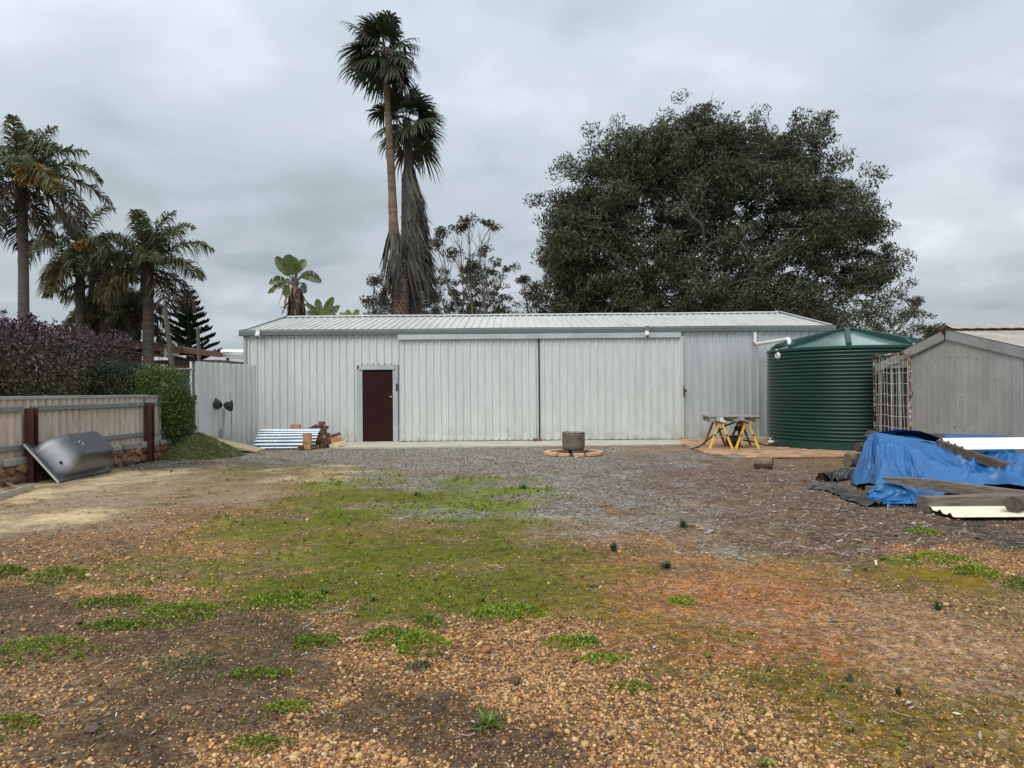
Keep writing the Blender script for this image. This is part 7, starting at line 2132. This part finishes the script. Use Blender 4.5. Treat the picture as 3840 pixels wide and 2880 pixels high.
def purple(P):
    t_ = np.clip((P[:, 2] - 1.75) / 0.75 + rng.normal(0, 0.25, len(P)), 0, 1)[:, None]
    A_ = np.array([(0.11, 0.108, 0.036), (0.075, 0.068, 0.032), (0.15, 0.135, 0.055), (0.06, 0.045, 0.032)])[rng.integers(0, 4, len(P))]
    B_ = np.array([(0.060, 0.028, 0.043), (0.082, 0.038, 0.055), (0.044, 0.024, 0.033), (0.075, 0.055, 0.055)])[rng.integers(0, 4, len(P))]
    return (A_ * (1 - t_) + B_ * t_) * (0.7 + 0.7 * rng.random((len(P), 1)))
bx_ = [((-9.6, 11.2, 1.7), (1.1, 1.2, 1.15)), ((-9.9, 12.8, 1.85), (1.2, 1.2, 1.05)), ((-9.8, 14.4, 1.8), (1.1, 1.1, 1.05)), ((-10.2, 15.9, 1.85), (1.0, 1.1, 1.0)), ((-10.0, 17.2, 1.75), (0.8, 1.0, 1.1)), ((-10.9, 13.5, 2.0), (0.9, 2.0, 0.85))]
ps = shrub('tall hedge with purple top leaves over the fence at the left', bx_, 62000, 0.085, 0.030, purple, 'hedge', 260, rot=0.2)
# upright purple shoots on top
b = Blades()
for i in range(330):
    (c, r) = bx_[int(rng.integers(0, 6))]
    p = np.array(c) + np.array((rng.uniform(-0.8, 0.8) * r[0], rng.uniform(-0.9, 0.9) * r[1], r[2] * rng.uniform(0.72, 0.95)))
    hgt = rng.uniform(0.12, 0.34); n_ = 12; t_ = rng.random(n_)
    P0 = p + zv * (t_ * hgt)[:, None]; a_ = rng.random(n_) * 6.283
    dv = unit(np.stack([np.cos(a_), np.sin(a_), 0.7 + 0 * a_], 1)) * 0.085
    wv = unit(np.cross(dv, rng.normal(size=(n_, 3)))) * 0.014
    b.ribbons(np.stack([P0, P0 + dv * 0.6, P0 + dv], 1), np.stack([wv * 0.5, wv, wv * 0.1], 1), np.array([(0.075, 0.025, 0.046), (0.055, 0.02, 0.036), (0.09, 0.045, 0.055)])[rng.integers(0, 3, n_)])
b.build('top_shoots', 'leaf_gloss', ps)
pick = lambda T_: (lambda P: np.array(T_)[rng.integers(0, len(T_), len(P))] * (0.65 + 0.7 * rng.random((len(P), 1))))
shrub('feathery dark green shrub with bare stems between the hedges', [((-9.15, 16.6, 1.62), (0.62, 0.8, 0.60)), ((-8.95, 17.4, 1.55), (0.55, 0.6, 0.6))], 26000, 0.085, 0.011, pick([(0.028, 0.050, 0.024), (0.036, 0.062, 0.028), (0.022, 0.038, 0.018)]), 'shrub', 60, 'timber_ramp')
shrub('clipped bright green box hedge at the end of the fence', [((-8.06, 16.55, 1.28), (0.56, 0.60, 0.84)), ((-7.93, 16.6, 0.9), (0.50, 0.55, 0.58))], 32000, 0.042, 0.026, pick([(0.070, 0.120, 0.020), (0.095, 0.150, 0.026), (0.050, 0.090, 0.015), (0.12, 0.165, 0.035)]), 'hedge', 40)
# cordyline
cp_ = at(570, 1400, 18.6); cb0 = cp_.copy(); cb0[2] = 0
cd = empty('cordyline', cb0, 'red spiky cordyline sticking out above the box hedge', 'plant')
MB().tube([cb0, cp_], [0.05, 0.04], 8).build('stem', 'bark_grey', cd)
b = Blades(); n_ = 46; az = rng.random(n_) * 6.283; el = rng.uniform(-0.1, 1.4, n_)
dv = np.stack([np.cos(az) * np.cos(el), np.sin(az) * np.cos(el), np.sin(el)], 1) * rng.uniform(0.3, 0.52, n_)[:, None]
wv = unit(np.cross(dv, zv + 0.2 * rng.normal(size=(n_, 3)))) * 0.018
P0 = np.repeat(cp_[None], n_, 0)
b.ribbons(np.stack([P0, P0 + dv * 0.55, P0 + dv - zv * 0.03], 1), np.stack([wv * 0.6, wv, wv * 0.1], 1), np.array([(0.14, 0.05, 0.045), (0.22, 0.12, 0.085), (0.09, 0.035, 0.035)])[rng.integers(0, 3, n_)])
b.build('foliage', 'leaf_gloss', cd)
# mound of creeper and moss beside the ramp
mo = empty('grass_mound', (-7.2, 16.5, 0), 'soft green grassy mound between stone wall and wooden ramp', 'mound')
mc = np.array((-7.28, 16.65)); rows = []
def mound_h(x, y):
    u_ = (x - mc[0]) / 1.02; v_ = (y - mc[1]) / 0.95
    q = np.sqrt(u_ * u_ + v_ * v_)
    return np.clip(1 - q, 0, 1) ** 0.85 * 0.56 * (0.85 + 0.3 * fbm(x * 3, y * 3, 81, 3)) * np.where(x < mc[0], 1.0, 1.0)
xs = np.linspace(-8.35, -6.2, 50); ys = np.linspace(15.65, 17.65, 44)
X, Y_ = np.meshgrid(xs, ys); Z = mound_h(X, Y_) - 0.03
MB().grid(np.stack([X, Y_, Z], 2)).build('soil', 'stone_mortar', mo, smooth=True)
b = Blades(); n_ = 26000
x = rng.uniform(-8.3, -6.25, n_); y = rng.uniform(15.7, 17.6, n_); h = mound_h(x, y); k_ = h > 0.015; x, y, h = x[k_], y[k_], h[k_]; n_ = len(x)
P0 = np.stack([x, y, h - 0.03], 1); dv = unit(rng.normal(size=(n_, 3)) * (1, 1, 0.4) + np.array((0.5, -0.5, 0.5))) * (0.05 + 0.05 * rng.random(n_))[:, None]
wv = unit(np.cross(dv, rng.normal(size=(n_, 3)))) * 0.006
b.ribbons(np.stack([P0, P0 + dv * 0.55, P0 + dv - zv * 0.02], 1), np.stack([wv, wv, wv * 0.2], 1), np.array([(0.14, 0.165, 0.055), (0.18, 0.20, 0.075), (0.11, 0.135, 0.04), (0.21, 0.20, 0.09)])[rng.integers(0, 4, n_)])
b.build('grass_cover', 'leaf', mo, kind='stuff')
# small green weeds at the foot of the wall
